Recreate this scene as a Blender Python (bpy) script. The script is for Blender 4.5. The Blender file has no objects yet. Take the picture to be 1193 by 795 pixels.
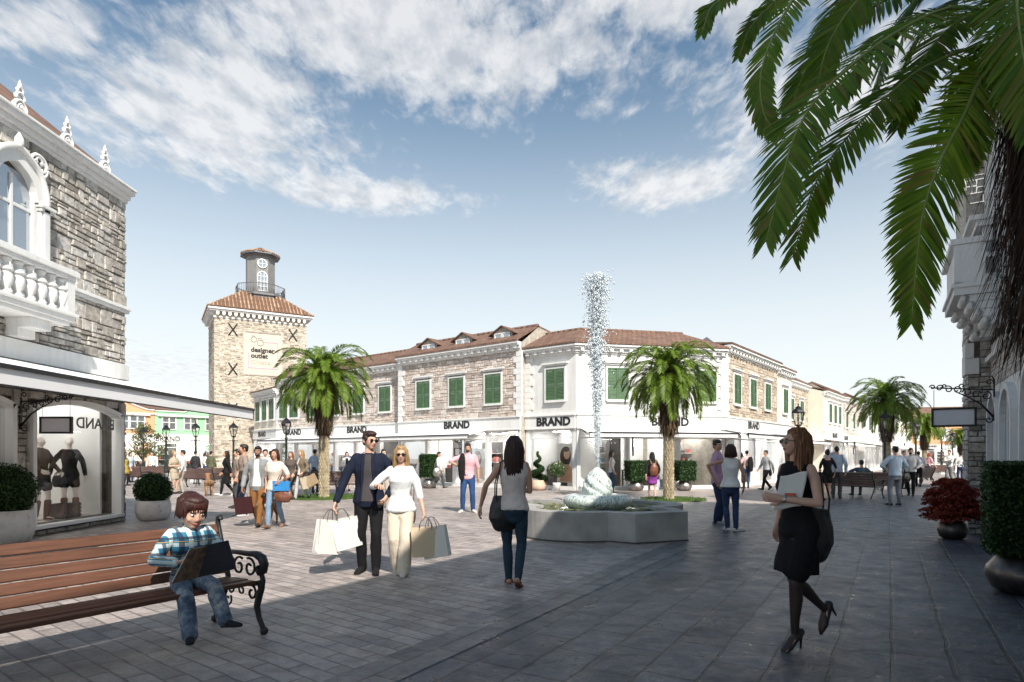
import bpy, bmesh, math, random
from mathutils import Vector, Matrix, noise
R = random.Random(11)
sc = bpy.context.scene
col = sc.collection
V = Vector
# ---------------------------------------------------------------- camera maths (metres from measured picture positions)
FOC, CX, HY, EYE = 725.0, 596.5, 531.0, 1.5
def ray(px): return (px - CX) / FOC
def spot(px, Y): return (ray(px) * Y, Y)
def ground(px, py):
    Y = FOC * EYE / (py - HY)
    return (ray(px) * Y, Y)
def pt(px, py, Y): return V((ray(px) * Y, Y, EYE + (HY - py) / FOC * Y))

# ---------------------------------------------------------------- tagging
def tag(o, label=None, cat=None, group=None, kind=None):
    if label: o['label'] = label
    if cat: o['category'] = cat
    if group: o['group'] = group
    if kind: o['kind'] = kind
    return o
def empty(name, loc=(0, 0, 0), rz=0, label=None, cat=None, group=None):
    o = bpy.data.objects.new(name, None)
    col.objects.link(o)
    o.location = loc if len(loc) == 3 else (loc[0], loc[1], 0)
    o.rotation_euler = (0, 0, rz)
    o.empty_display_size = .1
    return tag(o, label, cat, group)
KIDS = {}
def link(name, me, parent=None, mats=None):
    o = bpy.data.objects.new(name, me)
    col.objects.link(o)
    if mats:
        for m in (mats if isinstance(mats, (list, tuple)) else [mats]): me.materials.append(m)
    if parent:
        o.parent = parent
        KIDS.setdefault(parent.name, []).append(o)
    return o
def copy_tree(o, parent=None):
    c = o.copy(); col.objects.link(c)
    if parent:
        c.parent = parent
        KIDS.setdefault(parent.name, []).append(c)
    for k in KIDS.get(o.name, []): copy_tree(k, c)
    return c

# ---------------------------------------------------------------- mesh collector
def fan_circle(r, n, a0=0, a1=2 * math.pi):
    return [(r * math.cos(a0 + (a1 - a0) * i / n), r * math.sin(a0 + (a1 - a0) * i / n)) for i in range(n)]
class MB:
    def __init__(s): s.v = []; s.f = []; s.m = []; s.sm = []; s.M = None
    def add(s, vs, fs, mat=0, smooth=False):
        b = len(s.v)
        if s.M is not None: vs = [s.M @ V(p) for p in vs]
        s.v += [tuple(p) for p in vs]
        for f in fs:
            s.f.append([b + i for i in f]); s.m.append(mat); s.sm.append(smooth)
    def quad(s, a, b, c, d, mat=0): s.add([a, b, c, d], [(0, 1, 2, 3)], mat)
    def box(s, x0, x1, y0, y1, z0, z1, mat=0):
        s.add([(x0, y0, z0), (x1, y0, z0), (x1, y1, z0), (x0, y1, z0), (x0, y0, z1), (x1, y0, z1), (x1, y1, z1), (x0, y1, z1)],
              [(0, 3, 2, 1), (4, 5, 6, 7), (0, 1, 5, 4), (1, 2, 6, 5), (2, 3, 7, 6), (3, 0, 4, 7)], mat)
    def bar(s, p, q, w, h, up=(0, 0, 1), mat=0):
        p = V(p); q = V(q); t = (q - p).normalized(); u = V(up)
        x = t.cross(u)
        if x.length < 1e-4: x = t.cross(V((1, 0, 0)))
        x.normalize(); y = x.cross(t)
        c = [x * a * w / 2 + y * b * h / 2 for a, b in ((-1, -1), (1, -1), (1, 1), (-1, 1))]
        s.add([p + k for k in c] + [q + k for k in c], [(3, 2, 1, 0), (4, 5, 6, 7), (0, 1, 5, 4), (1, 2, 6, 5), (2, 3, 7, 6), (3, 0, 4, 7)], mat)
    def loft(s, pts, rad, xdir=None, n=10, dome=True, mat=0, pw=2.0):
        pts = [V(p) for p in pts]
        rad = [(r, r) if not isinstance(r, (tuple, list)) else r for r in rad]
        N = len(pts); T = []
        for i in range(N):
            t = pts[min(i + 1, N - 1)] - pts[max(i - 1, 0)]
            T.append(t.normalized() if t.length > 1e-9 else V((0, 0, 1)))
        x = V(xdir) if xdir else (T[0].cross(V((0, 0, 1))) if abs(T[0].z) < .9 else T[0].cross(V((0, 1, 0))))
        rings = []
        for i in range(N):
            x = x - T[i] * x.dot(T[i])
            x.normalize()
            rings.append((pts[i], x.copy(), T[i].cross(x), T[i], rad[i]))
        if dome:
            def cap(rg, sg):
                p, a, b, t, r = rg; m = min(r)
                return [(p + t * sg * m * k, a, b, t, (max(r[0] - m + m * q, 1e-4), max(r[1] - m + m * q, 1e-4))) for k, q in ((.45, .89), (.8, .6), (.97, .24))]
            rings = cap(rings[0], -1)[::-1] + rings + cap(rings[-1], 1)
        vs = []; fs = []
        for p, a, b, t, r in rings:
            for k in range(n):
                an = 2 * math.pi * k / n; c, sn = math.cos(an), math.sin(an)
                if pw != 2.0:
                    c = math.copysign(abs(c) ** (2 / pw), c); sn = math.copysign(abs(sn) ** (2 / pw), sn)
                vs.append(p + a * r[0] * c + b * r[1] * sn)
        L = len(rings)
        for i in range(L - 1):
            for k in range(n):
                k2 = (k + 1) % n
                fs.append((i * n + k, i * n + k2, (i + 1) * n + k2, (i + 1) * n + k))
        fs.append(tuple(range(n - 1, -1, -1))); fs.append(tuple((L - 1) * n + k for k in range(n)))
        s.add(vs, fs, mat, True)
    def tube(s, pts, r, n=6, mat=0):
        s.loft(pts, [r] * len(pts) if not isinstance(r, (list, tuple)) else r, n=n, dome=False, mat=mat)
    def ell(s, c, rx, ry, rz, Mr=None, n=12, m=8, mat=0):
        vs = []; fs = []; c = V(c)
        for i in range(1, m):
            th = math.pi * i / m
            for k in range(n):
                ph = 2 * math.pi * k / n
                p = V((rx * math.sin(th) * math.cos(ph), ry * math.sin(th) * math.sin(ph), rz * math.cos(th)))
                vs.append(c + (Mr @ p if Mr else p))
        tz = V((0, 0, rz)); tz = Mr @ tz if Mr else tz
        vs += [c + tz, c - tz]; a, b = len(vs) - 2, len(vs) - 1
        for i in range(m - 2):
            for k in range(n):
                k2 = (k + 1) % n
                fs.append((i * n + k, (i + 1) * n + k, (i + 1) * n + k2, i * n + k2))
        for k in range(n):
            k2 = (k + 1) % n
            fs.append((a, k, k2)); fs.append((b, (m - 2) * n + k2, (m - 2) * n + k))
        s.add(vs, fs, mat, True)
    def lathe(s, prof, n=16, c=(0, 0, 0), mat=0, smooth=True, closed=True):
        vs = []; fs = []
        for r, z in prof:
            for k in range(n):
                a = 2 * math.pi * k / n
                vs.append((c[0] + r * math.cos(a), c[1] + r * math.sin(a), c[2] + z))
        for i in range(len(prof) - 1):
            for k in range(n):
                k2 = (k + 1) % n
                fs.append((i * n + k, i * n + k2, (i + 1) * n + k2, (i + 1) * n + k))
        if closed:
            fs.append(tuple(range(n - 1, -1, -1))); fs.append(tuple((len(prof) - 1) * n + k for k in range(n)))
        s.add(vs, fs, mat, smooth)
    def prism(s, outline, y0, y1, mat=0, smooth=False):
        """outline in x,z extruded along y"""
        n = len(outline)
        vs = [(x, y0, z) for x, z in outline] + [(x, y1, z) for x, z in outline]
        fs = [tuple(range(n)), tuple(range(2 * n - 1, n - 1, -1))] + [(i, (i + 1) % n, n + (i + 1) % n, n + i) for i in range(n)]
        s.add(vs, fs, mat, smooth)
    def slab(s, outline, z0, z1, mat=0):
        n = len(outline)
        vs = [(x, y, z0) for x, y in outline] + [(x, y, z1) for x, y in outline]
        fs = [tuple(range(n - 1, -1, -1)), tuple(range(n, 2 * n))] + [(i, (i + 1) % n, n + (i + 1) % n, n + i) for i in range(n)]
        s.add(vs, fs, mat)
    def mesh(s, name, fix=True, uv=True):
        me = bpy.data.meshes.new(name)
        me.from_pydata(s.v, [], s.f)
        me.polygons.foreach_set('material_index', s.m)
        me.polygons.foreach_set('use_smooth', s.sm)
        if fix:
            bm = bmesh.new(); bm.from_mesh(me)
            bmesh.ops.recalc_face_normals(bm, faces=bm.faces)
            bm.to_mesh(me); bm.free()
        if uv:
            l = me.uv_layers.new(name='UVMap'); co = me.vertices; buf = [0.0] * (2 * len(me.loops))
            for p in me.polygons:
                nn = p.normal
                if abs(nn.z) > .98: a = V((1, 0, 0)); b = V((0, 1, 0))
                else:
                    a = V((-nn.y, nn.x, 0)).normalized(); b = nn.cross(a)
                for li in p.loop_indices:
                    q = co[me.loops[li].vertex_index].co
                    buf[2 * li] = q.dot(a); buf[2 * li + 1] = q.dot(b)
            l.data.foreach_set('uv', buf)
        me.update()
        return me
    def build(s, name, mats, parent=None, bevel=0, fix=True, uv=True):
        o = link(name, s.mesh(name, fix, uv), parent, mats)
        if bevel:
            b = o.modifiers.new('bevel', 'BEVEL'); b.width = bevel; b.segments = 2; b.limit_method = 'ANGLE'; b.angle_limit = .6
            b.harden_normals = False
        return o

# ---------------------------------------------------------------- materials
def nodes(name):
    m = bpy.data.materials.new(name); m.use_nodes = True
    t = m.node_tree; b = t.nodes['Principled BSDF']
    return m, t, b
def nd(t, typ, **kw):
    n = t.nodes.new(typ)
    for k, v in kw.items():
        if k.startswith('i_'):
            key = k[2:].replace('_', ' ')
            n.inputs[int(key) if key.isdigit() else key].default_value = v
        else: setattr(n, k, v)
    return n
def lk(t, a, b): t.links.new(a, b)
def c4(c): return (c[0], c[1], c[2], 1)
def ramp(t, fac, stops):
    r = nd(t, 'ShaderNodeValToRGB'); e = r.color_ramp.elements
    while len(e) < len(stops): e.new(.5)
    for i, (p, c) in enumerate(stops):
        e[i].position = p; e[i].color = c4(c) if len(c) == 3 else c
    lk(t, fac, r.inputs[0]); return r.outputs[0]
def mixc(t, a, b, fac=.5, mode='MIX'):
    n = nd(t, 'ShaderNodeMix', data_type='RGBA', blend_type=mode)
    for s, x in ((n.inputs[0], fac), (n.inputs[6], a), (n.inputs[7], b)):
        if isinstance(x, (int, float)): s.default_value = x
        elif isinstance(x, (tuple, list)): s.default_value = c4(x)
        else: lk(t, x, s)
    return n.outputs[2]
def mth(t, op, a, b=0.0, clamp=False):
    n = nd(t, 'ShaderNodeMath', operation=op, use_clamp=clamp)
    for s, x in ((n.inputs[0], a), (n.inputs[1], b)):
        if isinstance(x, (int, float)): s.default_value = x
        else: lk(t, x, s)
    return n.outputs[0]
def noise_n(t, vec, scale, detail=5, rough=.55, dist=0):
    n = nd(t, 'ShaderNodeTexNoise'); n.inputs['Scale'].default_value = scale; n.inputs['Detail'].default_value = detail
    n.inputs['Roughness'].default_value = rough; n.inputs['Distortion'].default_value = dist
    if vec is not None: lk(t, vec, n.inputs['Vector'])
    return n.outputs[0]
def bump(t, b, h, strength=.3, dist=.02):
    n = nd(t, 'ShaderNodeBump'); n.inputs['Strength'].default_value = strength; n.inputs['Distance'].default_value = dist
    lk(t, h, n.inputs['Height']); lk(t, n.outputs[0], b.inputs['Normal'])
def coords(t, kind='Object'): return nd(t, 'ShaderNodeTexCoord').outputs[kind]
CACHE = {}
def basic(name, c, rough=.6, metal=0.0, vs=2.5, va=.12, bs=50, bst=.12, spec=.5, sheen=0):
    if name in CACHE: return CACHE[name]
    m, t, b = nodes(name); co = coords(t)
    f = noise_n(t, co, vs, 7, .6)
    lo = tuple(max(0, x * (1 - va)) for x in c); hi = tuple(min(1, x * (1 + va)) for x in c)
    lk(t, ramp(t, f, [(.3, lo), (.7, hi)]), b.inputs['Base Color'])
    b.inputs['Metallic'].default_value = metal; b.inputs['Specular IOR Level'].default_value = spec
    g = noise_n(t, co, vs * 3, 4, .6)
    rr = nd(t, 'ShaderNodeMapRange'); rr.inputs[3].default_value = max(0, rough - .1); rr.inputs[4].default_value = min(1, rough + .1)
    lk(t, g, rr.inputs[0]); lk(t, rr.outputs[0], b.inputs['Roughness'])
    if sheen: b.inputs['Sheen Weight'].default_value = sheen
    if bst: bump(t, b, noise_n(t, co, bs, 5, .6), bst, .01)
    CACHE[name] = m; return m
def cloth(c, rough=.88):
    k = 'cloth_%02x%02x%02x' % tuple(int(min(.999, x) * 255) for x in c)
    return basic(k, c, rough, 0, 6, .14, 260, .25, .2, .0)
def island(name, cols, rough=.8, ns=7, na=.35, bs=40, bst=.5, bd=.012):
    """stone: one colour per block, mottled"""
    m, t, b = nodes(name); co = coords(t)
    g = nd(t, 'ShaderNodeNewGeometry')
    base = ramp(t, g.outputs['Random Per Island'], [(i / max(1, len(cols) - 1), c) for i, c in enumerate(cols)])
    n1 = ramp(t, noise_n(t, co, ns, 8, .65), [(.28, (1 - na,) * 3), (.72, (1 + na * .5,) * 3)])
    n2 = ramp(t, noise_n(t, co, ns * 6, 4, .6), [(.3, (.82,) * 3), (.7, (1.08,) * 3)])
    lk(t, mixc(t, mixc(t, base, n1, 1.0, 'MULTIPLY'), n2, 1.0, 'MULTIPLY'), b.inputs['Base Color'])
    b.inputs['Roughness'].default_value = rough; b.inputs['Specular IOR Level'].default_value = .25
    h = mth(t, 'ADD', noise_n(t, co, bs, 6, .65), mth(t, 'MULTIPLY', noise_n(t, co, bs / 5, 4, .6), 2.0))
    bump(t, b, h, bst, bd)
    return m
def leafmat(name, cols, trans=.35, rough=.5, spec=.35):
    m, t, b = nodes(name)
    g = nd(t, 'ShaderNodeNewGeometry')
    c = ramp(t, g.outputs['Random Per Island'], [(i / max(1, len(cols) - 1), k) for i, k in enumerate(cols)])
    lk(t, c, b.inputs['Base Color']); b.inputs['Roughness'].default_value = rough; b.inputs['Specular IOR Level'].default_value = spec
    tr = nd(t, 'ShaderNodeBsdfTranslucent'); lk(t, mixc(t, c, (1, 1, .35), .75, 'MULTIPLY'), tr.inputs[0])
    mx = nd(t, 'ShaderNodeMixShader'); mx.inputs[0].default_value = trans
    lk(t, b.outputs[0], mx.inputs[1]); lk(t, tr.outputs[0], mx.inputs[2])
    lk(t, mx.outputs[0], t.nodes['Material Output'].inputs[0]); return m
def glassmat(name, tint=(.96, .98, .98), refl=1.0):
    m, t, b = nodes(name); t.nodes.remove(b)
    tr = nd(t, 'ShaderNodeBsdfTransparent'); tr.inputs[0].default_value = c4(tint)
    gl = nd(t, 'ShaderNodeBsdfGlossy'); gl.inputs['Roughness'].default_value = .01
    fr = nd(t, 'ShaderNodeFresnel'); fr.inputs[0].default_value = 1.5
    mx = nd(t, 'ShaderNodeMixShader'); lk(t, mth(t, 'MULTIPLY', fr.outputs[0], refl, True), mx.inputs[0])
    lk(t, tr.outputs[0], mx.inputs[1]); lk(t, gl.outputs[0], mx.inputs[2])
    lk(t, mx.outputs[0], t.nodes['Material Output'].inputs[0]); return m
def paving(name, ang, bw, bh, c1, c2, mortar, msize=.012, rough=.45, jit=.015, squash=1.0, offs=.5):
    m, t, b = nodes(name); co = coords(t)
    mp = nd(t, 'ShaderNodeMapping'); mp.inputs['Rotation'].default_value = (0, 0, ang); lk(t, co, mp.inputs[0])
    nz = nd(t, 'ShaderNodeTexNoise'); nz.inputs['Scale'].default_value = 2.2; lk(t, co, nz.inputs['Vector'])
    sv = nd(t, 'ShaderNodeVectorMath', operation='MULTIPLY_ADD'); lk(t, nz.outputs['Color'], sv.inputs[0])
    sv.inputs[1].default_value = (jit, jit, 0); lk(t, mp.outputs[0], sv.inputs[2])
    def brick(w, h, k1, k2, mo):
        br = nd(t, 'ShaderNodeTexBrick', offset=offs, squash=squash, squash_frequency=3)
        br.inputs['Scale'].default_value = 1; br.inputs['Brick Width'].default_value = w; br.inputs['Row Height'].default_value = h
        br.inputs['Mortar Size'].default_value = msize; br.inputs['Mortar Smooth'].default_value = .25
        br.inputs['Color1'].default_value = c4(k1); br.inputs['Color2'].default_value = c4(k2); br.inputs['Mortar'].default_value = c4(mo)
        lk(t, sv.outputs[0], br.inputs['Vector']); return br
    br = brick(bw, bh, c1, c2, mortar)
    big = ramp(t, noise_n(t, co, .35, 5, .6), [(.3, (.8,) * 3), (.7, (1.14,) * 3)])
    med = ramp(t, noise_n(t, co, 5, 9, .72), [(.25, (.62,) * 3), (.75, (1.3,) * 3)])
    fine = ramp(t, noise_n(t, co, 42, 5, .7), [(.3, (.8,) * 3), (.7, (1.15,) * 3)])
    stn = ramp(t, noise_n(t, co, 1.7, 9, .72, .5), [(.5, (1, 1, 1)), (.62, (.74, .72, .70)), (.7, (.95,) * 3)])
    gv = nd(t, 'ShaderNodeTexVoronoi', feature='F1'); gv.inputs['Scale'].default_value = .85; lk(t, co, gv.inputs['Vector'])
    gum = ramp(t, gv.outputs['Distance'], [(.022, (.62,) * 3), (.034, (1, 1, 1))])
    stn = mixc(t, stn, gum, 1, 'MULTIPLY')
    c = mixc(t, mixc(t, mixc(t, mixc(t, br.outputs[0], stn, 1, 'MULTIPLY'), big, 1, 'MULTIPLY'), med, 1, 'MULTIPLY'), fine, 1, 'MULTIPLY')
    lk(t, c, b.inputs['Base Color'])
    rr = nd(t, 'ShaderNodeMapRange'); rr.inputs[1].default_value = .3; rr.inputs[2].default_value = .7
    rr.inputs[3].default_value = rough - .12; rr.inputs[4].default_value = rough + .22
    lk(t, noise_n(t, co, 3.5, 6, .65), rr.inputs[0]); lk(t, rr.outputs[0], b.inputs['Roughness'])
    wn = nd(t, 'ShaderNodeTexVoronoi', feature='F1'); wn.inputs['Scale'].default_value = 1.3; lk(t, mp.outputs[0], wn.inputs['Vector'])
    h = mth(t, 'ADD', mth(t, 'MULTIPLY', br.outputs['Fac'], -2.2), mth(t, 'ADD', mth(t, 'MULTIPLY', noise_n(t, co, 7, 8, .7, .8), 2.6), mth(t, 'MULTIPLY', noise_n(t, co, 60, 4, .6), .35)))
    bump(t, b, h, .9, .013)
    b.inputs['Specular IOR Level'].default_value = .5
    return m
def rooftile(name, c1, c2, dark):
    m, t, b = nodes(name); uv = coords(t, 'UV')
    br = nd(t, 'ShaderNodeTexBrick', offset=.5); br.inputs['Scale'].default_value = 1
    br.inputs['Brick Width'].default_value = .24; br.inputs['Row Height'].default_value = .3; br.inputs['Mortar Size'].default_value = .012; br.inputs['Mortar Smooth'].default_value = .6
    br.inputs['Color1'].default_value = c4(c1); br.inputs['Color2'].default_value = c4(c2); br.inputs['Mortar'].default_value = c4(dark)
    lk(t, uv, br.inputs['Vector'])
    n1 = ramp(t, noise_n(t, coords(t), 2.5, 6, .65), [(.3, (.7,) * 3), (.7, (1.2,) * 3)])
    lk(t, mixc(t, br.outputs[0], n1, 1, 'MULTIPLY'), b.inputs['Base Color']); b.inputs['Roughness'].default_value = .8
    bump(t, b, mth(t, 'MULTIPLY', br.outputs['Fac'], -1), .9, .03)
    return m
M = {}
def weathered(name, c, amt=.09):
    m, t, b = nodes(name); co = coords(t); mp = nd(t, 'ShaderNodeMapping'); mp.inputs['Scale'].default_value = (5, 5, .45); lk(t, co, mp.inputs[0])
    s = ramp(t, noise_n(t, mp.outputs[0], 1.5, 7, .62), [(.48, (1, 1, 1)), (.72, (1 - amt, 1 - amt * 1.1, 1 - amt * 1.3))])
    g = ramp(t, noise_n(t, co, 1.1, 7, .62), [(.3, tuple(x * .93 for x in c)), (.7, tuple(min(1, x * 1.05) for x in c))])
    f = ramp(t, noise_n(t, co, 26, 4, .6), [(.3, (.95,) * 3), (.7, (1.03,) * 3)])
    lk(t, mixc(t, mixc(t, g, s, 1, 'MULTIPLY'), f, 1, 'MULTIPLY'), b.inputs['Base Color']); b.inputs['Roughness'].default_value = .82; b.inputs['Specular IOR Level'].default_value = .25
    bump(t, b, noise_n(t, co, 34, 5, .6), .22, .01); return m
M['stucco'] = weathered('white_stucco', (.68, .675, .655))
M['trim'] = weathered('white_trim', (.73, .725, .71), .11)
M['cream'] = basic('cream_stucco', (.70, .645, .54), .85, 0, 1.2, .07, 30, .25, .2)
M['peach'] = basic('peach_stucco', (.66, .36, .21), .85, 0, 1, .06, 30, .2, .2)
M['mint'] = basic('mint_stucco', (.33, .66, .38), .85, 0, 1, .06, 30, .2, .2)
M['mortar'] = basic('mortar', (.40, .36, .31), .95, 0, 6, .3, 40, .4, .1)
M['mortar_dark'] = basic('mortar_dark', (.13, .12, .105), .95, 0, 6, .35, 40, .4, .1)
M['stone_warm'] = island('warm_stone', [(.52, .43, .37), (.66, .56, .50), (.42, .35, .31), (.72, .65, .59), (.58, .49, .43), (.76, .70, .65)], na=.3)
M['stone_tan'] = island('tan_stone', [(.47, .38, .29), (.57, .48, .38), (.36, .29, .22), (.64, .56, .46), (.50, .42, .34)], na=.3)
M['stone_grey'] = island('grey_stone', [(.40, .365, .32), (.55, .515, .465), (.30, .27, .235), (.64, .605, .56), (.47, .43, .37), (.69, .665, .63), (.43, .39, .345), (.59, .555, .51)], na=.55, ns=9, bst=.8)
M['stone_cream'] = island('cream_stone', [(.53, .475, .40), (.61, .555, .485), (.40, .355, .30), (.64, .59, .52), (.55, .49, .42), (.22, .185, .155), (.58, .53, .46)], na=.3)
M['roof'] = rooftile('brown_roof_tiles', (.215, .122, .085), (.155, .09, .065), (.075, .046, .035))
M['tileclay'] = island('clay_tiles', [(.40, .25, .16), (.25, .145, .095), (.50, .35, .24), (.32, .19, .125)], na=.3, bst=.3)
M['green'] = basic('green_shutter_paint', (.072, .145, .068), .5, 0, 4, .2, 60, .06)
M['white'] = basic('white_paint', (.82, .82, .81), .5, 0, 3, .04, 60, .04)
M['awning'] = basic('white_awning_cloth', (.80, .80, .80), .85, 0, 2, .04, 300, .08, .2)
M['blackmetal'] = basic('black_iron', (.018, .018, .02), .45, .2, 6, .3, 80, .15)
M['lampmetal'] = basic('dark_green_iron', (.025, .035, .03), .45, .3, 6, .3, 80, .1)
M['greymetal'] = basic('grey_zinc', (.16, .16, .17), .5, .4, 3, .15, 50, .05)
M['floorin'] = basic('shop_floor', (.45, .40, .34), .35, 0, 1, .1, 20, .02)
M['wallin'] = basic('shop_wall', (.84, .83, .81), .8, 0, 1, .04, 20, .02)
M['darkin'] = basic('dark_shop_fitting', (.06, .055, .05), .5, 0, 3, .2, 20, .02)
M['wood'] = None
M['glass'] = glassmat('shop_glass', (.97, .985, .98), .9)
M['lampglass'] = glassmat('lantern_glass', (.93, .94, .92), 1.0)
M['glow'] = None
M['letter'] = basic('black_lettering', (.015, .015, .016), .5, 0, 3, .1, 30, .0)
M['silver'] = basic('hammered_pewter', (.30, .28, .26), .35, .85, 7, .35, 26, .35)
M['bronze'] = basic('dark_hammered_bronze', (.10, .09, .085), .32, .85, 7, .45, 22, .35)
M['terracotta'] = basic('pale_terracotta', (.55, .40, .30), .8, 0, 5, .2, 40, .2)
M['concrete'] = basic('fountain_stone', (.34, .33, .315), .8, 0, 1.6, .32, 45, .35, .3)
M['kraft'] = basic('kraft_paper', (.55, .44, .31), .8, 0, 3, .06, 40, .1, .2)
M['paper'] = basic('white_paper', (.62, .61, .57), .75, 0, 3, .04, 40, .08, .2)
M['leather'] = basic('black_leather', (.014, .014, .015), .36, 0, 5, .3, 120, .3)
M['brownleather'] = basic('brown_leather', (.15, .055, .03), .45, 0, 5, .3, 120, .3)
M['leaf'] = leafmat('box_leaves', [(.012, .035, .008), (.03, .075, .015), (.018, .05, .010), (.05, .11, .025)], .15)
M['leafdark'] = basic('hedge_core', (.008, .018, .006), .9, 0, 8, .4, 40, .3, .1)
M['palm'] = leafmat('palm_leaflets', [(.085, .15, .014), (.16, .25, .03), (.11, .19, .02), (.23, .30, .05)], .42, .42)
M['palmdark'] = leafmat('near_palm_leaflets', [(.08, .17, .014), (.15, .27, .024), (.10, .21, .016), (.19, .29, .034), (.20, .17, .045)], .55, .38)
M['rachis'] = basic('palm_midrib', (.19, .24, .06), .5, 0, 6, .2, 40, .1)
M['fibre'] = leafmat('palm_fibre', [(.06, .04, .025), (.13, .09, .055), (.035, .025, .018), (.19, .14, .09)], .05, .9, .1)
M['palmtrunk'] = island('palm_trunk_scars', [(.36, .29, .19), (.45, .38, .26), (.28, .22, .14), (.50, .43, .31)], na=.4, bst=.6)
M['redleaf'] = leafmat('red_maple_leaves', [(.17, .02, .014), (.30, .04, .022), (.11, .014, .010), (.40, .075, .04)], .3)
M['treeleaf'] = leafmat('olive_leaves', [(.10, .12, .04), (.16, .17, .07), (.07, .09, .03)], .3)
M['grass'] = leafmat('grass_blades', [(.05, .11, .015), (.09, .16, .03), (.07, .13, .02)], .25)
M['bark'] = basic('bark', (.10, .075, .05), .9, 0, 8, .4, 40, .6)
M['soil'] = basic('soil', (.05, .035, .025), .95, 0, 10, .4, 60, .5)
def woodmat(name, c1, c2):
    m, t, b = nodes(name); co = coords(t)
    mp = nd(t, 'ShaderNodeMapping'); mp.inputs['Scale'].default_value = (1.2, 22, 22); lk(t, co, mp.inputs[0])
    n = noise_n(t, mp.outputs[0], 2.2, 8, .65, .6)
    n2 = ramp(t, noise_n(t, co, 1.6, 4), [(.3, (.75,) * 3), (.7, (1.2,) * 3)])
    lk(t, mixc(t, ramp(t, n, [(.3, c1), (.7, c2)]), n2, 1, 'MULTIPLY'), b.inputs['Base Color'])
    b.inputs['Roughness'].default_value = .42; bump(t, b, n, .25, .004); return m
M['wood'] = woodmat('bench_hardwood', (.072, .031, .019), (.155, .068, .040))
M['woodgrey'] = woodmat('weathered_bench_slats', (.10, .06, .05), (.20, .13, .11))
M['eyewhite'] = basic('eye_white', (.75, .73, .7), .25, 0, 3, .03, 10, 0)
M['eyedark'] = basic('eye_iris', (.03, .018, .012), .2, 0, 3, .03, 10, 0)
M['lens'] = basic('sunglass_lens', (.01, .01, .011), .12, 0, 3, .03, 10, 0)
M['lip'] = basic('lips', (.36, .11, .09), .45, 0, 8, .08, 10, 0)
def skin(c, name):
    m = basic(name, c, .55, 0, 9, .07, 160, .06, .4)
    b = m.node_tree.nodes['Principled BSDF']
    b.inputs['Subsurface Weight'].default_value = .12; b.inputs['Subsurface Radius'].default_value = (.012, .005, .003)
    b.inputs['Subsurface Scale'].default_value = .5
    return m
SK = {'fair': skin((.56, .34, .25), 'fair_skin'), 'tan': skin((.45, .25, .165), 'tan_skin'), 'brown': skin((.27, .14, .085), 'brown_skin'),
      'tights': basic('black_tights', (.035, .022, .02), .5, 0, 5, .25, 300, .1), 'doll': basic('mannequin_skin', (.72, .63, .58), .4, 0, 5, .05, 30, 0)}
def hairmat(name, c, hi):
    m, t, b = nodes(name); co = coords(t)
    mp = nd(t, 'ShaderNodeMapping'); mp.inputs['Scale'].default_value = (60, 60, 5); lk(t, co, mp.inputs[0])
    n = noise_n(t, mp.outputs[0], 1.6, 6, .6, .3)
    lk(t, ramp(t, n, [(.32, tuple(x * .55 for x in c)), (.52, c), (.72, hi)]), b.inputs['Base Color'])
    b.inputs['Roughness'].default_value = .5; b.inputs['Specular IOR Level'].default_value = .35; b.inputs['Anisotropic'].default_value = .5
    bump(t, b, n, .6, .006); return m
HAIR = {'black': hairmat('black_hair', (.012, .010, .010), (.04, .03, .028)), 'brown': hairmat('brown_hair', (.045, .022, .014), (.12, .06, .035)),
        'auburn': hairmat('auburn_hair', (.16, .065, .028), (.42, .21, .10)), 'blonde': hairmat('blonde_hair', (.30, .19, .09), (.55, .38, .2)),
        'darkbrown': hairmat('dark_brown_hair', (.028, .012, .010), (.085, .035, .03)), 'chestnut': hairmat('chestnut_hair', (.035, .012, .009), (.10, .03, .02)),
        'red': hairmat('red_hair', (.25, .04, .02), (.4, .1, .05))}

# ---------------------------------------------------------------- lettering
def text_mesh(body, size, depth=.01, bold=.0, font_scale_x=1.0, align='CENTER'):
    cu = bpy.data.curves.new('lettering', 'FONT'); cu.body = body; cu.size = size; cu.extrude = depth; cu.offset = bold
    cu.align_x = align; cu.align_y = 'CENTER'; cu.resolution_u = 3
    o = bpy.data.objects.new('lettering_tmp', cu); col.objects.link(o)
    bpy.context.view_layer.update()
    me = bpy.data.meshes.new_from_object(o.evaluated_get(bpy.context.evaluated_depsgraph_get()))
    bpy.data.objects.remove(o); bpy.data.curves.remove(cu)
    return me
TXT = {}
def lettering(parent, body, x, y, z, size, mat, depth=.01, bold=0, mirror=False, name='lettering', sx=1.0, rotz=0):
    k = (body, size, depth, bold, mat.name)
    if k not in TXT:
        TXT[k] = text_mesh(body, size, depth, bold); TXT[k].materials.clear(); TXT[k].materials.append(mat)
    o = bpy.data.objects.new(name, TXT[k]); col.objects.link(o)
    if parent: o.parent = parent; KIDS.setdefault(parent.name, []).append(o)
    o.location = (x, y, z); o.rotation_euler = (math.pi / 2, 0, rotz); o.scale = (-sx if mirror else sx, 1, 1)
    return o
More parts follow.
